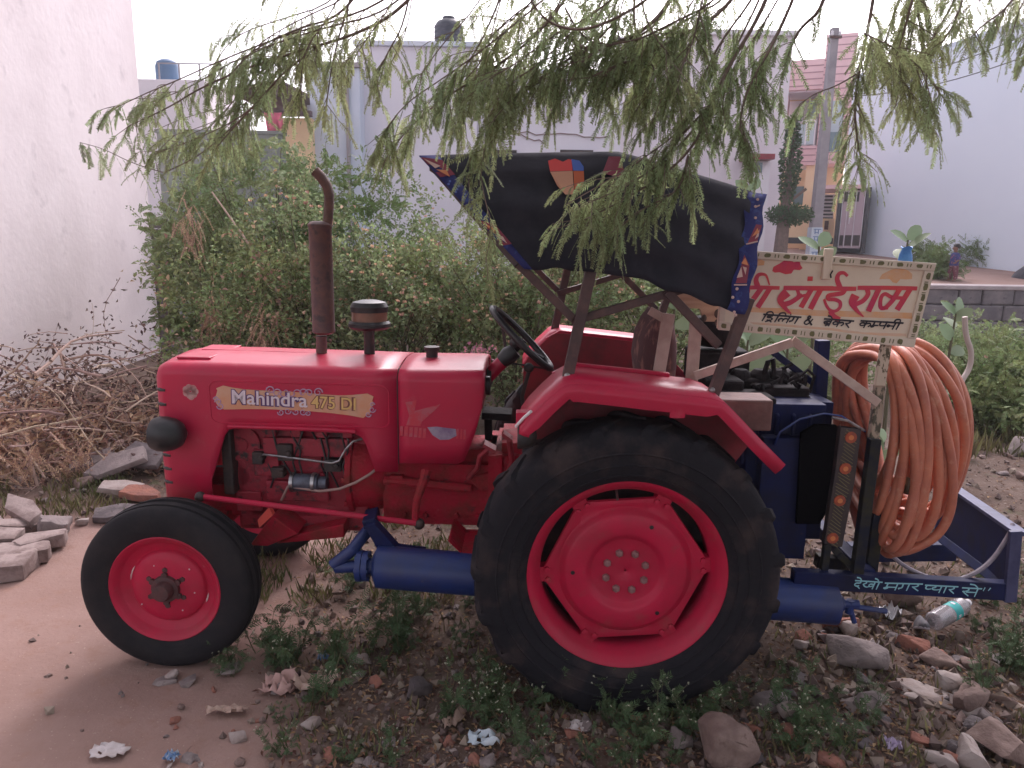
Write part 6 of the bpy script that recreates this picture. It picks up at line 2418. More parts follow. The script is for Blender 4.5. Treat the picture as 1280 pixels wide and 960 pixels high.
bush('tall_bush', 'tallest feathery green bush between the limewashed wall and the exhaust pipe', 'bush', bp(335, 300, 8.6), (1.05, 1.0, 2.3), 210, 58, .045, .022, LF_FEATH, 31, .30, dry=.03)
bush('tall_bush', 'bright leafy bush in front of the bluish house wall', 'bush', bp(430, 300, 8.8), (.95, .9, 2.2), 230, 42, .05, .026, LF_LIGHT, 32, .15)
bush('tall_bush', 'shaded bush pressed against the limewashed wall corner', 'bush', bp(258, 330, 9.2), (.5, .7, 2.0), 170, 40, .045, .022, LF_BUSH, 33, .35, dry=.05)
for i, (px, Y, rx, h, lab, fl, sd) in enumerate((
        (318, 7.0, .85, 1.5, 'low bush with dried tufts beside the brush heap', 6, 41),
        (385, 7.2, 1.0, 1.75, 'flowering bush right behind the upright exhaust pipe', 22, 42),
        (480, 7.0, 1.0, 1.5, 'flowering bush behind the air cleaner and hood', 40, 43),
        (570, 7.3, 1.0, 1.6, 'flowering bush behind the fuel cap under the canopy front', 48, 44),
        (655, 7.0, 1.0, 1.55, 'flowering bush framed behind the steering wheel', 48, 45),
        (740, 7.2, .95, 1.55, 'flowering bush seen through the canopy posts', 40, 46),
        (830, 7.5, .9, 1.55, 'flowering bush behind the driver seat', 20, 47),
        (520, 9.2, 1.2, 1.5, 'back row bush against the white house below its crack', 16, 48),
        (640, 9.4, 1.1, 1.5, 'back row bush half hidden by the canopy front tip', 12, 49),
        (760, 9.4, 1.1, 1.5, 'back row bush hidden mostly by the dark canopy', 6, 50))):
    bush('lantana_bush', lab, 'bush', bp(px, 350, Y), (rx, .8, h), 130, 66, .050, .036, LF_BUSH2 if i % 3 else LF_BUSH, sd, .0, fl, None, 'lantana bushes behind the tractor', dry=.05 if i else .12)
# a pink flower head above the hood
lv = Leaves(77)
p = W(597, 436, 6.1)
for k in range(60):
    c_ = Vector((lv.r.gauss(0, .07), lv.r.gauss(0, .03), lv.r.gauss(0, .03)))
    lv.leaf(c_, lv.rdir(), lv.rdir(), .03, .024)
t_ = tag(empty('pink_flower_cluster', (p.x, p.y, p.z)), 'pink flower cluster standing out above the rear of the red hood', 'flowers')
lv.build('petals', FLOWP, t_)
MB().tube([(0, 0, 0), (.02, .05, -.4), (0, .1, -p.z)], .006, 5).build('stem', STEM, t_)

# right side bushes behind the hose and below the road
for px, Y, rx, h, lab, sd, m_, fe in ((1265, 7.4, .95, .85, 'wispy green bush at the right edge behind the hose coil', 61, LF_FEATH, .5), (1330, 6.6, .8, .8, 'bush cut by the right picture edge above the rubble', 62, LF_BUSH, .3),
                                      (1190, 8.6, .8, .78, 'bush directly behind the orange hose coil', 63, LF_BUSH2, .2), (1000, 8.4, 1.2, 1.0, 'bush behind the compressor below the sign', 64, LF_BUSH, .15), (910, 7.9, .8, 1.3, 'bush between the seat and the compressor', 65, LF_BUSH2, .1)):
    bush('scrub_bush', lab, 'bush', bp(px, 450, Y), (rx, .8, h), 170, 40, .04, .02, m_, sd, fe, 3, None, 'scrub bushes right of the tractor', lift=.15)

# shrubs on the raised road
for px, Y, rx, h, lab, sd in ((1172, 17.0, .3, .62, 'thin upright shrub left of the child on the raised road', 71), (1218, 20.5, .6, .62, 'low shrub just right of the child on the road', 72), (1250, 20.5, .8, .66, 'low shrub between the child and the dark heap', 73), (1150, 20.0, .5, .5, 'small shrub above the right end of the sign', 74)):
    b_ = bush('road_shrub', lab, 'shrub', bp(px, 340, Y), (rx, .5, h), 60, 26, .07, .022, LF_LIGHT, sd, .3, 0, None, 'shrubs on the raised road', stems=14, lift=.1)

# ---------------------------------------------------------------- creeper clad tree in front of the pink house
b0 = Vector((W(978, 280, 19.5).x, 19.5, gz(W(978, 280, 19.5).x, 19.5)))
t_ = tag(empty('creeper_tree', b0), 'slim creeper covered tree with a round tuft in front of the pink house', 'tree')
mb = MB()
hz = W(985, 150, 19.5).z - b0.z
mb.tube([(0, 0, -.1), (.02, 0, 1.0), (.05, 0, 2.2), (.12, 0, hz)], [.20, .17, .10, .05], 8)
mb.tube([(0.04, 0, 1.6), (.5, -.1, 2.0)], .04, 6)
mb.build('trunk', BARK, t_)
lv = Leaves(81)
for k in range(1300):
    z = lv.r.uniform(1.7, hz + .1)
    a_ = lv.r.uniform(0, 6.28)
    rr = (.19 + .06 * math.sin(z * 3)) * math.sqrt(lv.r.random())
    lv.leaf(Vector((.06 + rr * math.cos(a_), rr * math.sin(a_), z)), lv.rdir() + Vector((math.cos(a_), math.sin(a_), -.4)), lv.rdir(), .11, .06)
for k in range(1500):
    d = lv.rdir()
    q = lv.r.random() ** .4
    lv.leaf(Vector((.18 + d.x * .62 * q, d.y * .5 * q, 1.35 + d.z * .28 * q)), lv.rdir(), lv.rdir(), .10, .05)
lv.build('foliage', leafmat('dark_creeper_leaf', (.06, .11, .05), (.09, .14, .065), .35, .2), t_)

# ---------------------------------------------------------------- milkweed plants with big oval leaves
def oval(lv, p, d, up, ln, wd):
    d = d.normalized()
    sd = d.cross(up)
    sd = sd.normalized() if sd.length > .01 else d.orthogonal().normalized()
    nn = sd.cross(d)
    b = len(lv.v)
    prof = [(0, .10), (.12, .6), (.35, .96), (.6, 1), (.82, .72), (.95, .3), (1, .03)]
    for t_, w_ in prof:
        c_ = p + d * (ln * t_) - nn * (ln * .18 * t_ * t_)
        lv.v += [tuple(c_ + sd * (wd * w_ * .5) + nn * wd * .10 * w_), tuple(c_), tuple(c_ - sd * (wd * w_ * .5) + nn * wd * .10 * w_)]
    for i in range(len(prof) - 1):
        for j in range(2):
            lv.f.append((b + 3 * i + j, b + 3 * i + j + 1, b + 3 * i + j + 4, b + 3 * i + j + 3))


def milkweed(label, px, py, Y, n_, ln, seed, tilt=.4, group='milkweed plants behind the rig', whorl=True):
    p = W(px, py, Y)
    z0 = gz(p.x, p.y)
    t_ = tag(empty('milkweed_plant', (p.x, p.y, z0)), label, 'plant', group)
    h = p.z - z0
    lv = Leaves(seed)
    mb = MB()
    P = [(0, 0, -.03), (.03 * lv.r.uniform(-1, 1), 0, h * .5), (0, 0, h)]
    mb.tube(P, [.018, .014, .008], 6)
    mb.build('stem', STEM, t_)
    for k in range(n_):
        f = k / max(1, n_ - 1)
        a_ = k * 2.4 + lv.r.random()
        z = h - f * f * min(h * .75, .7)
        d = Vector((math.cos(a_), math.sin(a_) * .8, 1.1 - 1.0 * f + lv.r.uniform(-.2, .2)))
        oval(lv, Vector((0, 0, z)), d, Vector((.1, -.8, .5)) + lv.rdir() * .6, ln * lv.r.uniform(.75, 1.1), ln * .55)
    o = lv.build('leaves', LF_CAL, t_)
    o.data.polygons.foreach_set('use_smooth', [True] * len(o.data.polygons))
    return t_


milkweed('tall milkweed rising above the sign beside the blue bag', 1135, 300, 6.2, 7, .20, 91)
milkweed('milkweed top peeking over the rear end of the dark canopy', 938, 238, 6.4, 5, .17, 92)
milkweed('milkweed leaf showing above the sign in front of the utility pole', 1024, 308, 6.0, 6, .20, 93)
milkweed('milkweed between the seat and the canopy rear strut', 845, 352, 5.9, 8, .22, 94)
milkweed('milkweed with broad leaves behind the sign brace', 985, 430, 5.6, 10, .24, 95)
milkweed('milkweed behind the cylinder heads of the compressor', 935, 425, 5.5, 10, .24, 96)
milkweed('milkweed behind the right lower corner of the sign', 1195, 392, 6.4, 8, .20, 97)
milkweed('low milkweed behind the hose loops near the side bar', 1092, 560, 5.4, 8, .2, 98)

# ---------------------------------------------------------------- dead brush heap by the limewashed wall
def heap(name, label, base, rad, n_, seed, m_tw, lf, nl, th=.006, lsz=1.0):
    t_ = tag(empty(name, base), label, 'brush heap')
    r = random.Random(seed)
    mb = MB()
    lv = Leaves(seed)
    for k in range(n_):
        a_ = r.uniform(0, 6.28)
        q = math.sqrt(r.random())
        x, y = rad[0] * q * math.cos(a_), rad[1] * q * math.sin(a_)
        z = rad[2] * (1 - q * q) * r.random() + .04
        d = Vector((r.uniform(-1, 1), r.uniform(-.6, .6), r.uniform(-.25, .35))).normalized()
        ln = r.uniform(.3, 1.0)
        P = [Vector((x, y, z)) - d * ln / 2]
        for j in range(6):
            d = (d + Vector((r.uniform(-.25, .25), r.uniform(-.2, .2), r.uniform(-.22, .16)))).normalized()
            P.append(P[-1] + d * ln / 6)
        for p_ in P:
            p_.z = max(p_.z, .0)
        w_ = th * r.choice((.4, .5, .7, .8, 1.0, 1.6))
        mb.tube(P, [w_ * (1 - .1 * j) for j in range(7)], 5)
        for j in range(nl):
            p_ = P[r.randrange(1, 7)] + Vector((r.gauss(0, .05), r.gauss(0, .05), r.gauss(0, .04)))
            lv.leaf(p_, lv.rdir() + Vector((0, 0, -.3)), lv.rdir(), r.uniform(.03, .06) * lsz, r.uniform(.015, .03) * lsz)
    mb.build('twigs', m_tw, t_, smooth=0, fix=False)
    lv.build('dead_leaves', lf, t_)
    return t_


heap('brush_heap', 'heap of dead grey brown thorn branches against the limewashed wall', G(120, 560), (1.55, 1.2, 1.15), 430, 101, TWIG, LF_BRN, 14, .009)
heap('brush_heap', 'flattened heap of straw coloured cut brush left of the headlamp', G(70, 572), (1.25, .6, .28), 520, 102, STRAW, LF_DRY, 30, .007, 1.6)
mb = MB()
r = random.Random(6)
for pts in (((80, 450), (130, 440), (170, 470), (185, 500)), ((95, 490), (115, 520), (150, 545), (135, 575)), ((60, 515), (130, 500), (165, 520), (150, 560)), ((50, 540), (100, 515), (150, 505)), ((0, 520), (60, 545), (110, 535)), ((75, 440), (85, 480), (70, 520)), ((150, 470), (190, 520), (175, 560))):
    P = smooth([W(x, y, 5.6 + .3 * r.random()) for x, y in pts], 2, False)
    mb.tube(P, [.011 - .006 * i / len(P) for i in range(len(P))], 5)
o = mb.build('bleached_branches', mat('bleached_branch', (.42, .29, .23), .85, col2=(.32, .21, .17), scale=8), smooth=60)
tag(o, 'bleached bare branches lying crosswise on top of the dead thorn heap', 'branches', kind=None)
# dried palm like tufts
for i, (px, py, Y, lab) in enumerate(((240, 290, 7.4, 'dry orange tuft hanging in the bush by the wall corner'), (268, 390, 6.6, 'dry straw tuft drooping behind the hood nose'), (30, 570, 4.9, 'dry fan shaped tuft at the left edge of the straw heap'), (95, 560, 5.0, 'dry tuft standing in the straw heap'), (330, 420, 6.3, 'dry tuft drooping over the hood top'))):
    p = W(px, py, Y)
    t_ = tag(empty('dry_tuft', (p.x, p.y, max(0, p.z - .25) if i in (2, 3) else p.z)), lab, 'dry plant', 'dry tufts')
    lv = Leaves(110 + i)
    for k in range(60):
        lv.pinnate(Vector((lv.r.gauss(0, .06), lv.r.gauss(0, .05), lv.r.gauss(.05, .12))), Vector((lv.r.uniform(-.6, .6), lv.r.uniform(-.6, .3), -.8 if i not in (2, 3) else .9)), lv.r.uniform(.12, .28), 8, .03, .006, .5, .5)
    lv.build('dry_fronds', LF_DRY, t_)
    if i not in (2, 3):
        MB().tube([(0, 0, .1), (.03, .06, -.3), (0, .05, -p.z)], .006, 5).build('stem', STEM, t_)
# slanting bare stick in the bush
A_, B_ = W(265, 240, 7.6), W(345, 360, 6.9)
o = MB().tube([A_, A_.lerp(B_, .5) + Vector((0, 0, .03)), B_, Vector((B_.x + .25, B_.y, 0))], [.008, .012, .014, .016], 6).build('bare_stick', TWIG, smooth=60)
tag(o, 'bare slanting stick standing in front of the tall feathery bush', 'stick')

# white curved pipe end standing right of the hose
P = smooth([W(1206, 396, 5.6), W(1207, 420, 5.6), W(1215, 440, 5.6), W(1212, 462, 5.6), W(1200, 478, 5.55), W(1196, 520, 5.5), Vector((W(1196, 520, 5.5).x, 5.5, 0))], 3, False)
o = MB().tube(P, .02, 10).build('curved_pipe', mat('pale_pipe', (.46, .38, .34), .6), smooth=60)
tag(o, 'pale curved pipe end standing up right of the hose coil', 'pipe')

# ================================================================ STONES, LITTER, WEEDS
ST1 = mat('brown_stone', (0.15, 0.098, 0.085), 0.9, col2=(0.25, 0.175, 0.15), scale=9, bump=.6, bscale=26, col3=(.13, .08, .07), scale3=18)
ST2 = mat('grey_mauve_stone', (0.185, 0.148, 0.145), 0.9, col2=(0.27, 0.22, 0.21), scale=8, bump=.6, bscale=22, col3=(.15, .115, .11), scale3=15)
ST3 = mat('pale_stone', (0.36, 0.30, 0.28), 0.9, col2=(0.25, 0.19, 0.17), scale=8, bump=.45, bscale=22)
ST4 = mat('dark_slate', (0.085, 0.068, 0.072), 0.8, col2=(0.15, 0.12, 0.12), scale=10, bump=.5, bscale=30)
SLB = mat('pale_pink_slab', (0.29, 0.225, 0.21), 0.9, col2=(0.17, 0.12, 0.11), scale=7, lo=.45, hi=.6, bump=.4, bscale=25)
BRK = mat('broken_brick', (0.30, 0.125, 0.09), 0.95, col2=(0.22, 0.10, 0.08), scale=14, bump=.6, bscale=40)


def stone_mesh(name, size, seed, m, npt=16, flat=1.0, sub=True):
    r_ = random.Random(seed)
    bm = bmesh.new()
    for k in range(npt):
        v = Vector((r_.uniform(-1, 1), r_.uniform(-1, 1), r_.uniform(-1, 1)))
        mx = max(abs(v.x), abs(v.y), abs(v.z))
        v = v / mx * r_.uniform(.72, 1.0) if r_.random() < .8 else v
        bm.verts.new((v.x * size[0] / 2, v.y * size[1] / 2, v.z * size[2] / 2 * flat))
    res = bmesh.ops.convex_hull(bm, input=bm.verts)
    dead = list({g for g in res['geom_interior'] + res['geom_unused'] if isinstance(g, bmesh.types.BMVert)})
    bmesh.ops.delete(bm, geom=dead, context='VERTS')
    bmesh.ops.bevel(bm, geom=list(bm.edges), offset=min(size) * .07, segments=2, affect='EDGES', profile=.6)
    if sub:
        bmesh.ops.triangulate(bm, faces=bm.faces)
        bmesh.ops.subdivide_edges(bm, edges=[e for e in bm.edges if e.calc_length() > max(size) * .22], cuts=1)
        for v in bm.verts:
            k = noise.fractal(v.co * (5.0 / max(size)) * .6 + Vector((seed, 0, 0)), 1.0, 2.0, 3)
            v.co += v.co.normalized() * k * min(size) * .10
    me = bpy.data.meshes.new(name)
    bm.to_mesh(me)
    bm.free()
    me.polygons.foreach_set('use_smooth', [True] * len(me.polygons))
    me.set_sharp_from_angle(angle=R(38))
    me.materials.append(m)
    return me


def slab_mesh(name, size, seed, m):
    """a broken flat slab: a jittered block with worn edges"""
    r_ = random.Random(seed)
    bm = bmesh.new()
    n_ = r_.choice((4, 5, 5, 6))
    base = []
    for k in range(n_):
        a_ = 2 * math.pi * (k + .5) / n_ + r_.uniform(-.25, .25)
        q = 1 / max(abs(math.cos(a_)), abs(math.sin(a_)))
        q = min(q, 1.25) * r_.uniform(.85, 1.05)
        base.append((math.cos(a_) * q * size[0] / 2, math.sin(a_) * q * size[1] / 2))
    lo_ = [bm.verts.new((x, y, -size[2] / 2)) for x, y in base]
    hi_ = [bm.verts.new((x * r_.uniform(.93, 1), y * r_.uniform(.93, 1), size[2] / 2 * r_.uniform(.8, 1.1))) for x, y in base]
    bm.faces.new(lo_[::-1])
    bm.faces.new(hi_)
    for k in range(n_):
        bm.faces.new((lo_[k], lo_[(k + 1) % n_], hi_[(k + 1) % n_], hi_[k]))
    bmesh.ops.bevel(bm, geom=list(bm.edges), offset=size[2] * .14, segments=2, affect='EDGES', profile=.6)
    bmesh.ops.triangulate(bm, faces=bm.faces)
    bmesh.ops.subdivide_edges(bm, edges=[e for e in bm.edges if e.calc_length() > size[1] * .3], cuts=2)
    for v in bm.verts:
        v.co.z += noise.fractal(v.co * 14 + Vector((seed, 0, 0)), 1.0, 2.0, 3) * size[2] * .12
        v.co += Vector((v.co.x, v.co.y, 0)).normalized() * noise.noise(v.co * 25) * size[2] * .12
    me = bpy.data.meshes.new(name)
    bm.to_mesh(me)
    bm.free()
    me.polygons.foreach_set('use_smooth', [True] * len(me.polygons))
    me.set_sharp_from_angle(angle=R(40))
    me.materials.append(m)
    return me


def put(me, name, x, y, sc=1.0, rz=0.0, tilt=(0, 0), sink=.3, label=None, cat='stone', group=None, dz=0.0):
    o = bpy.data.objects.new(name, me)
    COL.objects.link(o)
    o.rotation_euler = (tilt[0], tilt[1], rz)
    o.scale = (sc, sc, sc)
    hz_ = max(v.co.z for v in me.vertices) * sc
    o.location = (x, y, gz(x, y) + hz_ * (1 - 2 * sink) + dz)
    return tag(o, label, cat, group)


rs_ = random.Random(99)


def solo(label, name, px, py, size, m, seed, rz=0, tilt=(0, 0), sink=.2, cat='stone', npt=14, dz=0.0):
    p = G(px, py)
    me = stone_mesh(name, size, seed, m, npt)
    return put(me, name, p.x, p.y, 1, rz, tilt, sink, label, cat, None, dz)


# landmark stones of the foreground
solo('large flat topped brown stone at the bottom edge in front of the rear wheel', 'boulder', 905, 946, (.22, .18, .17), ST1, 44, .3, (0, .1), .14, npt=22)
solo('broad grey lump of broken concrete right of the rear wheel', 'concrete_lump', 1072, 828, (.27, .2, .11), ST2, 45, -.1, (0, 0), .2, npt=22)
solo('pale triangular slab of broken plaster lying on the rubble', 'plaster_slab', 1158, 868, (.27, .17, .045), ST3, 8, -.5, (.2, .1), .1, npt=12)
solo('small grey stone right of the pale triangular slab', 'stone', 1185, 858, (.12, .10, .09), ST3, 9, .2)
solo('flat dark stone leaning behind the rear wheel below the tank', 'stone', 994, 846, (.16, .10, .03), ST4, 12, -.3, (.25, .2), .1)
solo('reddish brick half sunk below the blue tank end', 'brick', 1050, 782, (.22, .10, .09), BRK, 14, .1, (0, .1), .2, 'brick')
solo('brown block standing behind the foil scrap below the rail', 'stone', 1124, 758, (.20, .14, .16), ST1, 15, .4, (.1, .3), .15)
solo('flat mauve stone beside the brick right of the rear wheel', 'stone', 962, 884, (.15, .12, .09), ST2, 17, .5)
solo('round tan stone on a pink stone in the right foreground', 'stone', 983, 905, (.085, .08, .07), ST3, 18, .1, dz=.05)
solo('pinkish stone under the round tan stone', 'stone', 984, 926, (.10, .10, .11), BRK, 19, .3)
solo('grey pointed stone among weeds left of the pale slab', 'stone', 1084, 884, (.14, .10, .10), ST2, 20, .3)
solo('brown block among the right hand rubble below the pale slab', 'stone', 1212, 880, (.19, .15, .13), ST1, 21, .6)
solo('biggest brown stone in the bottom right corner', 'boulder', 1252, 945, (.24, .2, .15), ST1, 22, .2)
solo('pale rounded stone at the bottom edge near the right corner', 'stone', 1216, 955, (.17, .13, .11), ST3, 23, .9)
solo('orange brown slab leaning on the rubble below the bottle', 'stone', 1140, 812, (.17, .12, .07), BRK, 24, -.4, (.3, .2))
solo('long tan stone below the plastic bottle', 'stone', 1180, 826, (.24, .12, .08), ST1, 25, -.3, (.1, .15))
solo('grey boulder on the pale rubble at the far right edge', 'boulder', 1272, 590, (.26, .22, .2), ST2, 26, .3)
solo('pale flat stone in the weeds below the blue inlet pipe', 'stone', 452, 828, (.12, .09, .03), ST3, 27, .2)
solo('flat oval stone on the path right below the front tyre', 'stone', 206, 853, (.11, .08, .02), ST2, 28, .1)
solo('second flat stone beside the oval one below the front tyre', 'stone', 237, 856, (.10, .07, .025), ST2, 29, .8)
solo('grey stone between the front tyre and the weeds', 'stone', 288, 842, (.10, .09, .05), ST2, 30, .5)
solo('brown rounded stone standing in the weeds in front of the tank', 'stone', 527, 868, (.13, .09, .10), ST4, 32, .5, (.2, .3))
solo('small orange brick piece left of the white scrap', 'brick', 560, 928, (.06, .05, .045), BRK, 33, .5, (0, 0), .2, 'brick')
solo('dark brown stone behind the headlamp side of the brush heap', 'stone', 107, 622, (.16, .11, .10), ST1, 34, .5, (0, -.2))
solo('small stone right of the front tyre', 'stone', 350, 862, (.10, .07, .05), ST2, 35, .4)
solo('dark stone at the bottom edge left of the large boulder', 'stone', 850, 935, (.10, .08, .08), ST2, 36, .4)
# slabs by the path
for i, (px, py, sz, m, rz, tl, dz, lab) in enumerate((
        (150, 612, (.34, .17, .03), ST2, .45, (.32, -.28), .10, 'grey slab leaning up from the straw beside the tractor nose'),
        (118, 606, (.26, .13, .03), ST2, .55, (.3, -.32), .08, 'narrow slab leaning left of the biggest grey slab'),
        (180, 606, (.25, .22, .03), ST4, .1, (.45, .05), .12, 'dark grey slab leaning just beside the tractor nose'),
        (152, 630, (.22, .12, .03), ST3, .1, (.2, .1), .04, 'pale slab lying below the dark leaning slab'),
        (178, 634, (.20, .12, .035), BRK, -.1, (.1, .1), .02, 'reddish slab piece low between the pale slab and the front tyre'),
        (146, 652, (.20, .14, .03), ST4, .2, (.15, -.1), .03, 'dark slab edge above the front tyre'))):
    p = G(px, py)
    put(slab_mesh('stone_slab', tuple(k_ * 1.35 for k_ in sz), 60 + i, m), 'stone_slab', p.x, p.y, 1, rz, tl, .1, lab, 'slab', 'slabs beside the path', dz)
for i, (px, py, sz, rz, tl, dz, lab) in enumerate((
        (50, 690, (.20, .14, .05), .55, (0, 0), .03, 'pale squared slab at the right end of the left edge stack'),
        (18, 704, (.26, .16, .06), .45, (0, .05), .02, 'broad pale slab at the front of the left edge stack'),
        (-8, 722, (.30, .16, .07), .4, (0, 0), .0, 'pale slab cut by the left picture edge at the stack front'),
        (12, 676, (.24, .09, .04), .75, (.1, .25), .06, 'narrow slab leaning in the left edge stack'),
        (30, 662, (.30, .10, .04), -.6, (.15, .2), .09, 'long mauve slab leaning at the back of the left edge stack'),
        (-4, 690, (.2, .12, .05), .3, (.1, .1), .05, 'small pale slab cut by the left edge behind the stack front'),
        (70, 672, (.13, .09, .08), .4, (.1, .3), .02, 'grey block at the back right of the left edge stack'))):
    p = G(px, py)
    put(slab_mesh('stone_slab', tuple(k_ * 1.45 for k_ in sz), 80 + i, SLB if i != 6 else ST2), 'stone_slab', p.x, p.y, 1, rz, tl, .1, lab, 'slab', 'slabs stacked at the left edge', dz)

protos = {}
for key, m in (('b', ST1), ('g', ST2), ('p', ST3), ('d', ST4), ('r', BRK)):
    protos[key] = [stone_mesh('rubble_stone', (.12, .12 * rs_.uniform(.6, .9), .12 * rs_.uniform(.35, .7)), 200 + i * 7 + ord(key), m, 14) for i in range(5)]


def scatter(n_, pxr, pyr, kinds, smin, smax, label, group, avoid=None, power=1.0):
    avoid = avoid or (lambda x, y: 1120 < x < 1250 and 750 < y < 815)
    k = 0
    while k < n_:
        px, py = rs_.uniform(*pxr), rs_.uniform(*pyr)
        if avoid and avoid(px, py):
            continue
        p = G(px, py)
        me = rs_.choice(protos[rs_.choice(kinds)])
        s_ = smin + (smax - smin) * rs_.random() ** 2.2
        put(me, 'rubble_stone', p.x, p.y, s_, rs_.uniform(0, 6.28), (rs_.uniform(-.35, .35), rs_.uniform(-.35, .35)), rs_.uniform(.12, .4), label, 'stone', group)
        k += 1


scatter(124, (975, 1370), (765, 962), 'bbgddpr', .3, 1.2, 'loose rubble stone on the ground right of the rear wheel', 'rubble right of the rear wheel')
scatter(52, (1075, 1330), (588, 712), 'gpgpb', .4, 1.2, 'pale rubble stone lying behind the blue tail frame', 'rubble behind the tail frame')
scatter(30, (640, 985), (885, 962), 'bgdr', .3, .8, 'small rubble stone along the bottom edge in front of the rear wheel', 'rubble in front of the rear wheel')
scatter(44, (190, 640), (835, 962), 'bggpr', .22, .75, 'small rubble stone in the weedy strip in front of the tractor', 'rubble in front of the tractor')
scatter(20, (-20, 215), (610, 690), 'gpb', .4, 1.0, 'rubble stone between the slabs beside the path', 'rubble between the path slabs')
scatter(16, (330, 600), (705, 800), 'bgd', .3, .7, 'stone half hidden by weeds below the tractor', 'stones below the tractor')
scatter(26, (940, 1120), (640, 760), 'bgd', .4, 1.0, 'dark rubble stone below the compressor', 'rubble below the compressor')
scatter(8, (20, 200), (760, 930), 'gb', .16, .32, 'pebble lying on the bare path at the left', 'pebbles on the path')

# ---- stuff: gravel, litter of leaves, short grass
def in_plot(x, y):
    return 1 - pathness(x, y)


mb = MB()
rg_ = random.Random(31)
oct_v = [(1, 0, 0), (-1, 0, 0), (0, 1, 0), (0, -1, 0), (0, 0, 1), (0, 0, -1)]
oct_f = [(0, 2, 4), (2, 1, 4), (1, 3, 4), (3, 0, 4), (2, 0, 5), (1, 2, 5), (3, 1, 5), (0, 3, 5)]
for k in range(10500):
    px, py = rg_.uniform(-120, 1560), 560 + 420 * rg_.random() ** .8
    p = G(px, py)
    if p.y > 7.5 or rg_.random() > in_plot(p.x, p.y) + .008:
        continue
    s_ = (.005 + .026 * rg_.random() ** 3) * (1.0 if px < 1000 else 1.3)
    e_ = Euler((rg_.uniform(0, 6), rg_.uniform(0, 6), rg_.uniform(0, 6))).to_matrix()
    z = gz(p.x, p.y) + s_ * .25
    mb.add([e_ @ Vector((x * s_ * rg_.uniform(.6, 1.3), y * s_ * rg_.uniform(.6, 1.2), zz * s_ * .8)) + Vector((p.x, p.y, z)) for x, y, zz in oct_v], oct_f)
gvm = mat('mixed_gravel', (0.18, 0.13, 0.112), 0.9, island=.55, bump=.3)
tag(mb.build('gravel', gvm, smooth=0, fix=False), kind='stuff')
lv = Leaves(303)
for k in range(11500):
    px, py = lv.r.uniform(150, 1560), 570 + 400 * lv.r.random()
    p = G(px, py)
    if p.y > 8 or lv.r.random() > in_plot(p.x, p.y):
        continue
    z = gz(p.x, p.y) + .004 + .014 * lv.r.random()
    lv.leaf(Vector((p.x, p.y, z)), Vector((lv.r.uniform(-1, 1), lv.r.uniform(-1, 1), lv.r.uniform(-.15, .3))), Vector((0, 0, 1)), lv.r.uniform(.012, .040), lv.r.uniform(.006, .016))
LIT = leafmat('leaf_litter', (0.19, 0.10, 0.065), (0.27, 0.165, 0.11), .55, .0, .9)
tag(lv.build('leaf_litter', LIT), kind='stuff')
lv = Leaves(304)


def blade(p, h, m_=None):
    d = Vector((lv.r.uniform(-.6, .6), lv.r.uniform(-.6, .6), 1))
    lv.quadleaf(p, d, lv.rdir(), h, h * .09 + .002)


for (n_, pxr, pyr, h0, h1) in ((2600, (-30, 165), (580, 655), .04, .11), (3600, (300, 640), (640, 760), .04, .12), (1500, (1150, 1330), (545, 600), .08, .22), (2600, (940, 1560), (690, 960), .03, .09), (1700, (300, 900), (770, 950), .03, .08), (2000, (-30, 420), (500, 590), .05, .16)):
    for k in range(n_):
        px, py = lv.r.uniform(*pxr), lv.r.uniform(*pyr)
        p = G(px, py)
        if noise.noise(Vector((p.x * 3.2, p.y * 3.2, 4))) < -.05:
            continue
        blade(Vector((p.x, p.y, gz(p.x, p.y) - .004)), lv.r.uniform(h0, h1))
GRS = leafmat('short_grass', (0.11, 0.125, 0.05), (0.20, 0.155, 0.08), .45, .15, sc=4)
tag(lv.build('short_grass', GRS), kind='stuff')

# ---- feathery weeds
def weed_proto(seed, h, n_, flower):
    lv_ = Leaves(seed)
    mb_ = MB()
    fl_ = Leaves(seed + 50)
    r_ = lv_.r
    for k in range(n_):
        a_ = r_.uniform(0, 6.28)
        d = Vector((math.cos(a_) * .55, math.sin(a_) * .55, 1)).normalized()
        P = [Vector((r_.gauss(0, .012), r_.gauss(0, .012), -.01))]
        for j in range(5):
            d = (d + Vector((r_.uniform(-.15, .15), r_.uniform(-.15, .15), .02))).normalized()
            P.append(P[-1] + d * h * r_.uniform(.14, .24))
        mb_.tube(P, [.0028, .0026, .0022, .0018, .0014, .001], 4)
        for p in P[1:]:
            for q in range(2):
                dd = d * .5 + lv_.rdir() + Vector((0, 0, .25))
                lv_.pinnate(p, dd, r_.uniform(.35, .6) * h * .55, 6, h * .12, h * .026, .8, .4, .001)
        if flower:
            for q in range(3):
                c_ = P[-1] + Vector((r_.gauss(0, .022), r_.gauss(0, .022), r_.uniform(-.01, .035)))
                mb_.tube([P[-1] - Vector((0, 0, .02)), c_], .0008, 3)
                for u in range(4):
                    fl_.leaf(c_, fl_.rdir(), fl_.rdir(), .006, .006)
    return lv_, mb_, fl_


WFL = mat('tiny_white_flower', (.40, .40, .30), .8)
wp = []
for i in range(6):
    lv_, mb_, fl_ = weed_proto(400 + i, (.15, .2, .12, .22, .10, .17)[i], (4, 3, 4, 4, 3, 5)[i], i in (1, 3, 5))
    e_ = empty('feathery_weed', (0, 0, -50))
    lv_.build('foliage', LF_WEED, e_)
    mb_.build('stems', STEM, e_, smooth=0, fix=False)
    if fl_.v:
        fl_.build('flowers', WFL, e_)
    wp.append(e_)
used = set()
wr = random.Random(12)


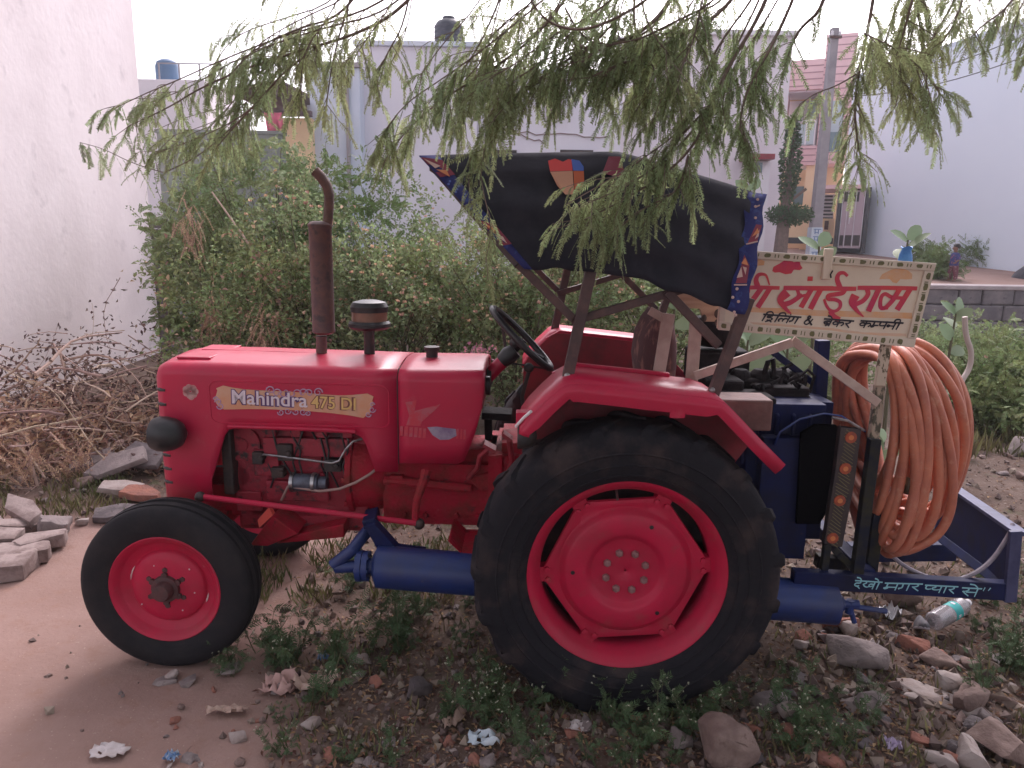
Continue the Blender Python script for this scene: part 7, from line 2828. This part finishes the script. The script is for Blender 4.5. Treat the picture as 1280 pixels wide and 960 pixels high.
def weed(px, py, sc, label, group, kind=None):
    p = G(px, py)
    i = wr.randrange(6) if kind is None else kind
    o = wp[i] if i not in used else copy_tree(wp[i])
    used.add(i)
    o.location = (p.x, p.y, gz(p.x, p.y))
    o.rotation_euler = (0, 0, wr.uniform(0, 6.28))
    s_ = sc * wr.uniform(.6, 1.25)
    o.scale = (s_, s_, s_)
    tag(o, label, 'weed', group)


for n_, pxr, pyr, sc, lab, grp in (
        (12, (275, 420), (800, 850), 1.05, 'feathery green weed growing just right of the front tyre', 'weeds right of the front tyre'),
        (20, (430, 610), (700, 850), 1.0, 'feathery weed growing below the blue air tank', 'weeds below the air tank'),
        (16, (590, 790), (870, 925), 1.05, 'feathery flowering weed in front of the lower rear tyre', 'weeds in front of the rear tyre'),
        (9, (790, 930), (885, 930), .95, 'feathery weed at the right foot of the rear tyre', 'weeds at the rear tyre foot'),
        (14, (940, 1110), (860, 945), .9, 'feathery weed among the rubble right of the rear tyre', 'weeds in the right rubble'),
        (16, (1215, 1310), (785, 880), 1.1, 'feathery weed at the right edge below the tail frame', 'weeds at the right edge'),
        (12, (330, 620), (870, 960), .85, 'feathery weed along the bottom edge left of centre', 'weeds along the bottom edge'),
        (10, (640, 880), (930, 975), .8, 'feathery weed along the bottom edge below the rear wheel', 'weeds along the bottom edge'),
        (8, (1230, 1290), (720, 760), 1.0, 'feathery weed growing against the tail plate end', 'weeds at the tail plate')):
    for k in range(max(4, int(n_ * .85))):
        weed(wr.uniform(*pxr), wr.uniform(*pyr), sc, lab, grp)

# ---- litter
# plastic bottle
p = G(1163, 797)
q = G(1236, 762)
A_, B_ = Vector((p.x, p.y, gz(p.x, p.y) + .085)), Vector((q.x, q.y, gz(q.x, q.y) + .115))
dv_ = (B_ - A_)
B_ = A_ + dv_.normalized() * .27
bt = tag(empty('plastic_bottle', A_), 'crumpled clear plastic water bottle with turquoise label lying on rubble', 'bottle')
ax_ = (B_ - A_).normalized()
rotq = ax_.to_track_quat('Z', 'Y')
bt.rotation_euler = rotq.to_euler()
bt.scale = (1.15, 1.15, 1.12)
mb = MB()
prof = [(.004, .004), (.026, 0), (.036, .008)]
z = .014
while z < .110:
    prof += [(.0385, z), (.0355, z + .006)]
    z += .012
prof += [(.0375, .116), (.0375, .172)]
z = .178
while z < .215:
    prof += [(.036, z), (.0385, z + .006)]
    z += .012
prof += [(.034, .232), (.022, .250), (.0135, .258), (.0135, .268)]
mb.lathe(prof, 'z', (0, 0, 0), 28)
PET = mat('clear_bottle_plastic', (.72, .68, .70), .12, trans=.72, spec=.6)
mb.build('bottle_body', PET, bt, smooth=70, solid=.0012)
MB().lathe([(.0382, .117), (.0384, .145), (.0382, .171)], 'z', (0, 0, 0), 28).build('bottle_label', mat('turquoise_label', (.01, .34, .33), .5, col2=(.02, .42, .40), scale=20), bt, smooth=70)
MB().box((.0, .0386, .150), (.016, .002, .012)).box((-.0386, 0, .14), (.002, .012, .016)).build('label_mark', WPAINT, bt, smooth=0)
MB().lathe([(.0, .282), (.0155, .282), (.0158, .268), (.0150, .266)], 'z', (0, 0, 0), 18).build('bottle_cap', WPAINT, bt, smooth=40)
# discarded shoe
p = G(1150, 796)
sh = tag(empty('old_shoe', (p.x, p.y, gz(p.x, p.y) + .05), -1.7), 'old dark grey shoe lying in the rubble left of the bottle', 'shoe')
sh.scale = (.62, .62, .8)
sh.rotation_euler = (0, -.5, -1.9)
mb = MB()
rgs = []
for (x, w_, h_) in ((-.12, .02, .03), (-.11, .034, .055), (-.06, .036, .07), (.0, .038, .06), (.06, .044, .045), (.10, .038, .035), (.125, .012, .02)):
    rgs.append([(x, w_ * math.cos(t_), max(-.005, h_ * math.sin(t_))) for t_ in [2 * math.pi * k / 14 for k in range(14)]])
mb.loft(rgs, True, False, True)
mb.build('shoe_upper', mat('worn_grey_canvas', (.06, .058, .07), .85, col2=(.12, .11, .12), scale=20), sh)
mb = MB()
mb.prism([(-.125, -.03, -.012), (-.06, -.036, -.012), (.05, -.046, -.012), (.11, -.035, -.012), (.13, 0, -.012), (.11, .035, -.012), (.05, .046, -.012), (-.06, .036, -.012), (-.125, .03, -.012)], (0, 0, .012))
mb.build('shoe_sole', mat('pale_sole', (.28, .25, .27), .8), sh, smooth=0, bevel=.003)


def scrap(label, name, px, py, sx, sy, m, seed, hgt=.03, cat='litter', rz=0.0):
    p_ = G(px, py)
    mb_ = MB()
    N = 9
    r_ = random.Random(seed)
    for j in range(N):
        for i in range(N):
            u, v_ = i / (N - 1) - .5, j / (N - 1) - .5
            e1 = 1 + .25 * noise.noise(Vector((u * 5, v_ * 5, seed)))
            mb_.v.append((u * sx * e1, v_ * sy * e1, .012 + hgt * abs(noise.noise(Vector((u * 3.5, v_ * 3.5, seed * 2.3)))) * 1.6))
    for j in range(N - 1):
        for i in range(N - 1):
            if (i in (0, N - 2) and j in (0, N - 2)) or (r_.random() < .05):
                continue
            mb_.face((j * N + i, j * N + i + 1, (j + 1) * N + i + 1, (j + 1) * N + i))
    o = mb_.build(name, m, smooth=50, solid=.0012)
    o.location = (p_.x, p_.y, gz(p_.x, p_.y))
    o.rotation_euler = (0, 0, rz)
    return tag(o, label, cat)


PAP = mat('dirty_white_paper', (.58, .52, .52), .85, col2=(.45, .38, .36), scale=14)
PAP2 = mat('bluish_white_plastic', (.42, .50, .56), .5, col2=(.56, .58, .62), scale=20)
CLO = mat('dirty_cream_cloth', (.46, .33, .27), .9, col2=(.34, .22, .18), scale=16)
FOIL = mat('silver_foil', (.6, .6, .62), .3, .7)
BLW = mat('blue_wrapper', (.12, .22, .40), .5, col2=(.4, .45, .5), scale=30, lo=.5, hi=.56)
scrap('silver foil scrap catching light below the blue drain cock', 'foil_scrap', 1112, 772, .09, .09, FOIL, 4, .07)
scrap('torn white plastic scrap at the bottom edge left of the rear wheel', 'plastic_scrap', 606, 930, .115, .07, PAP2, 5, .03)
scrap('crumpled cream cloth lying right of the flat path stones', 'cloth_scrap', 392, 860, .17, .10, CLO, 6, .08)
scrap('pinkish crumpled rag touching the cream cloth', 'rag', 350, 864, .14, .09, mat('pink_rag', (.48, .30, .27), .9), 7, .08)
scrap('white paper sheet on the path at the bottom left', 'paper_scrap', 136, 944, .125, .07, PAP, 8, .02)
scrap('blue wrapper at the bottom edge of the path', 'wrapper', 215, 952, .055, .04, BLW, 9, .03)
scrap('small blue bit of plastic in the weeds below the tank', 'wrapper', 404, 826, .05, .04, BLW, 10, .03)
scrap('tan torn cardboard strip in front of the front tyre', 'cardboard', 285, 893, .16, .05, CLO, 12, .03, rz=.1)
scrap('tan leaf like cardboard in the weeds below the tank', 'cardboard', 568, 905, .05, .12, CLO, 13, .05, rz=-.5)
scrap('white flake of plaster beside the rear tyre foot', 'plaster_flake', 722, 913, .09, .06, PAP, 14, .02)
scrap('white crumple in the right rubble beside the brick', 'paper_scrap', 1090, 815, .05, .06, PAP, 15, .05)
scrap('white plastic bit on the stones at the right edge', 'plastic_scrap', 1248, 830, .06, .06, PAP, 16, .05)
scrap('lilac plastic bit at the bottom edge in the right rubble', 'plastic_scrap', 1115, 938, .06, .05, mat('lilac_plastic', (.40, .32, .46), .5), 17, .04)
for i, (px, py, lab) in enumerate(((500, 640, 'white paper scrap on the grass behind the air tank'), (1262, 450, 'white rubbish in the scrub at the far right'))):
    scrap(lab, 'paper_scrap', px, py, .12 if i != 1 else .3, .08, PAP, 30 + i, .06)

# blue bag on the sign
p = L(1132, 322, ysg + .05)
RB.org = Vector(p)
mb = RB()
mb.loft([[(p.x + r_ * math.cos(t_), p.y + r_ * .6 * math.sin(t_), p.z + z + .004 * math.sin(3 * t_)) for t_ in [2 * math.pi * k / 12 for k in range(12)]] for r_, z in ((.024, -.05), (.030, -.02), (.026, .01), (.018, .03), (.024, .042))], True, False, True)
o = mb.build('blue_bag', mat('blue_bag_plastic', (.04, .16, .45), .5, col2=(.08, .25, .55), scale=20), smooth=60)
o.location = t2w(p.x, p.y, p.z)
o.rotation_euler = (0, 0, PSI)
tag(o, 'small blue plastic bag stuck behind the top edge of the sign', 'bag')

# dark heap on the road at the far right
b_ = W(1304, 352, 17.2)
t_ = Vector((b_.x, 17.2, gz(b_.x, 17.2)))
mb = MB()
N = 16
for j in range(N):
    for i in range(N):
        u, v_ = i / (N - 1) * 2 - 1, j / (N - 1) * 2 - 1
        h_ = max(0, 1 - u * u) * max(0, 1 - v_ * v_)
        mb.v.append((u * .55, v_ * .4, .52 * h_ ** .6 + .07 * noise.noise(Vector((u * 3, v_ * 3, 2))) * (h_ > .02)))
for j in range(N - 1):
    for i in range(N - 1):
        mb.face((j * N + i, j * N + i + 1, (j + 1) * N + i + 1, (j + 1) * N + i))
o = mb.build('tarpaulin_heap', mat('dark_tarpaulin', (.02, .022, .034), .5, col2=(.06, .06, .08), scale=8), smooth=40)
o.location = t_
tag(o, 'dark crumpled tarpaulin heap at the right edge of the raised road', 'tarpaulin')

# ---------------------------------------------------------------- child on the road
b_ = W(1190, 350, 16.4)
cz_ = gz(b_.x, 16.4)
hh = W(1193, 304, 16.4).z - cz_
K = hh / .86
ch = tag(empty('person', (b_.x, 16.4, cz_), 0), 'small child in blue patterned shirt and reddish trousers standing on the raised road', 'person')
SKIN = mat('brown_skin', (.22, .11, .075), .6)
me = bpy.data.meshes.new('body')
V = [(0, 0, .38), (0, 0, .48), (.0, 0, .58), (.0, 0, .645), (-.005, 0, .69), (-.015, 0, .745), (-.02, 0, .80),
     (0, -.06, .36), (.02, -.065, .20), (.025, -.065, .04), (-.05, -.07, .022),
     (0, .06, .36), (-.03, .065, .20), (-.03, .065, .04), (-.105, .07, .022),
     (0, -.085, .615), (.025, -.12, .50), (-.05, -.10, .42), (-.085, -.085, .42),
     (0, .085, .615), (.02, .12, .50), (-.06, .10, .43), (-.095, .085, .43)]
E_ = [(0, 1), (1, 2), (2, 3), (3, 4), (4, 5), (5, 6), (0, 7), (7, 8), (8, 9), (9, 10), (0, 11), (11, 12), (12, 13), (13, 14), (2, 15), (15, 16), (16, 17), (17, 18), (2, 19), (19, 20), (20, 21), (21, 22)]
RAD = [.075, .072, .075, .04, .036, .062, .05, .055, .04, .026, .018, .055, .04, .026, .018, .034, .026, .02, .014, .034, .026, .02, .014]
me.from_pydata([(x * K, y * K, z * K) for x, y, z in V], E_, [])
bo = bpy.data.objects.new('body', me)
COL.objects.link(bo)
bo.parent = ch
md = bo.modifiers.new('skin', 'SKIN')
md.use_smooth_shade = True
for i, v in enumerate(me.skin_vertices[0].data):
    v.radius = (RAD[i] * K, RAD[i] * K)
    v.use_root = i == 0
sb = bo.modifiers.new('sub', 'SUBSURF')
sb.levels = sb.render_levels = 2
me.materials.append(SKIN)


def ring(c_, rx_, ry_, n_=14):
    return [((c_[0] + rx_ * math.cos(2 * math.pi * k / n_)) * K, (c_[1] + ry_ * math.sin(2 * math.pi * k / n_)) * K, c_[2] * K) for k in range(n_)]


SHIRT = mat('blue_patterned_shirt', (.03, .04, .16), .85, col2=(.30, .10, .14), scale=14, lo=.56, hi=.60)
TROU = mat('red_patterned_trousers', (.13, .035, .05), .85, col2=(.34, .20, .20), scale=18, lo=.55, hi=.6)
mb = MB()
mb.loft([ring((0, 0, .36), .092, .115), ring((0, 0, .45), .088, .108), ring((0, 0, .55), .09, .115), ring((0, 0, .62), .075, .11), ring((0, 0, .655), .045, .055)], True)
for s in (-1, 1):
    mb.loft([ring((0, s * .07, .64), .04, .035), ring((.012, s * .105, .57), .045, .04), ring((.02, s * .122, .50), .04, .036)], True)
mb.build('shirt', SHIRT, ch)
mb = MB()
mb.loft([ring((0, 0, .40), .085, .105), ring((0, 0, .33), .086, .112)], True)
mb.loft([ring((0, -.058, .34), .072, .06), ring((.02, -.065, .2), .055, .05), ring((.025, -.065, .06), .045, .042)], True)
mb.loft([ring((0, .058, .34), .072, .06), ring((-.03, .065, .2), .055, .05), ring((-.03, .065, .06), .045, .042)], True)
mb.build('trousers', TROU, ch)
mb = MB()
mb.ball((.012 * K, 0, .80 * K), (.072 * K, .066 * K, .058 * K), 12, 8)
mb.ball((.055 * K, 0, .79 * K), (.04 * K, .05 * K, .05 * K), 10, 6)
mb.build('hair', mat('black_hair', (.012, .01, .01), .6), ch)
mb = MB()
mb.ball((-.078 * K, 0, .742 * K), (.012 * K, .010 * K, .012 * K), 6, 4)
for s in (-1, 1):
    mb.ball((-.005 * K, s * .062 * K, .745 * K), (.014 * K, .008 * K, .018 * K), 6, 4)
mb.build('nose_and_ears', SKIN, ch)
mb = MB()
for s in (-1, 1):
    mb.ball((-.066 * K, s * .026 * K, .758 * K), (.007 * K, .008 * K, .005 * K), 6, 4)
mb.ball((-.066 * K, 0, .716 * K), (.006 * K, .018 * K, .004 * K), 6, 4)
mb.build('eyes_and_mouth', BLACK, ch)
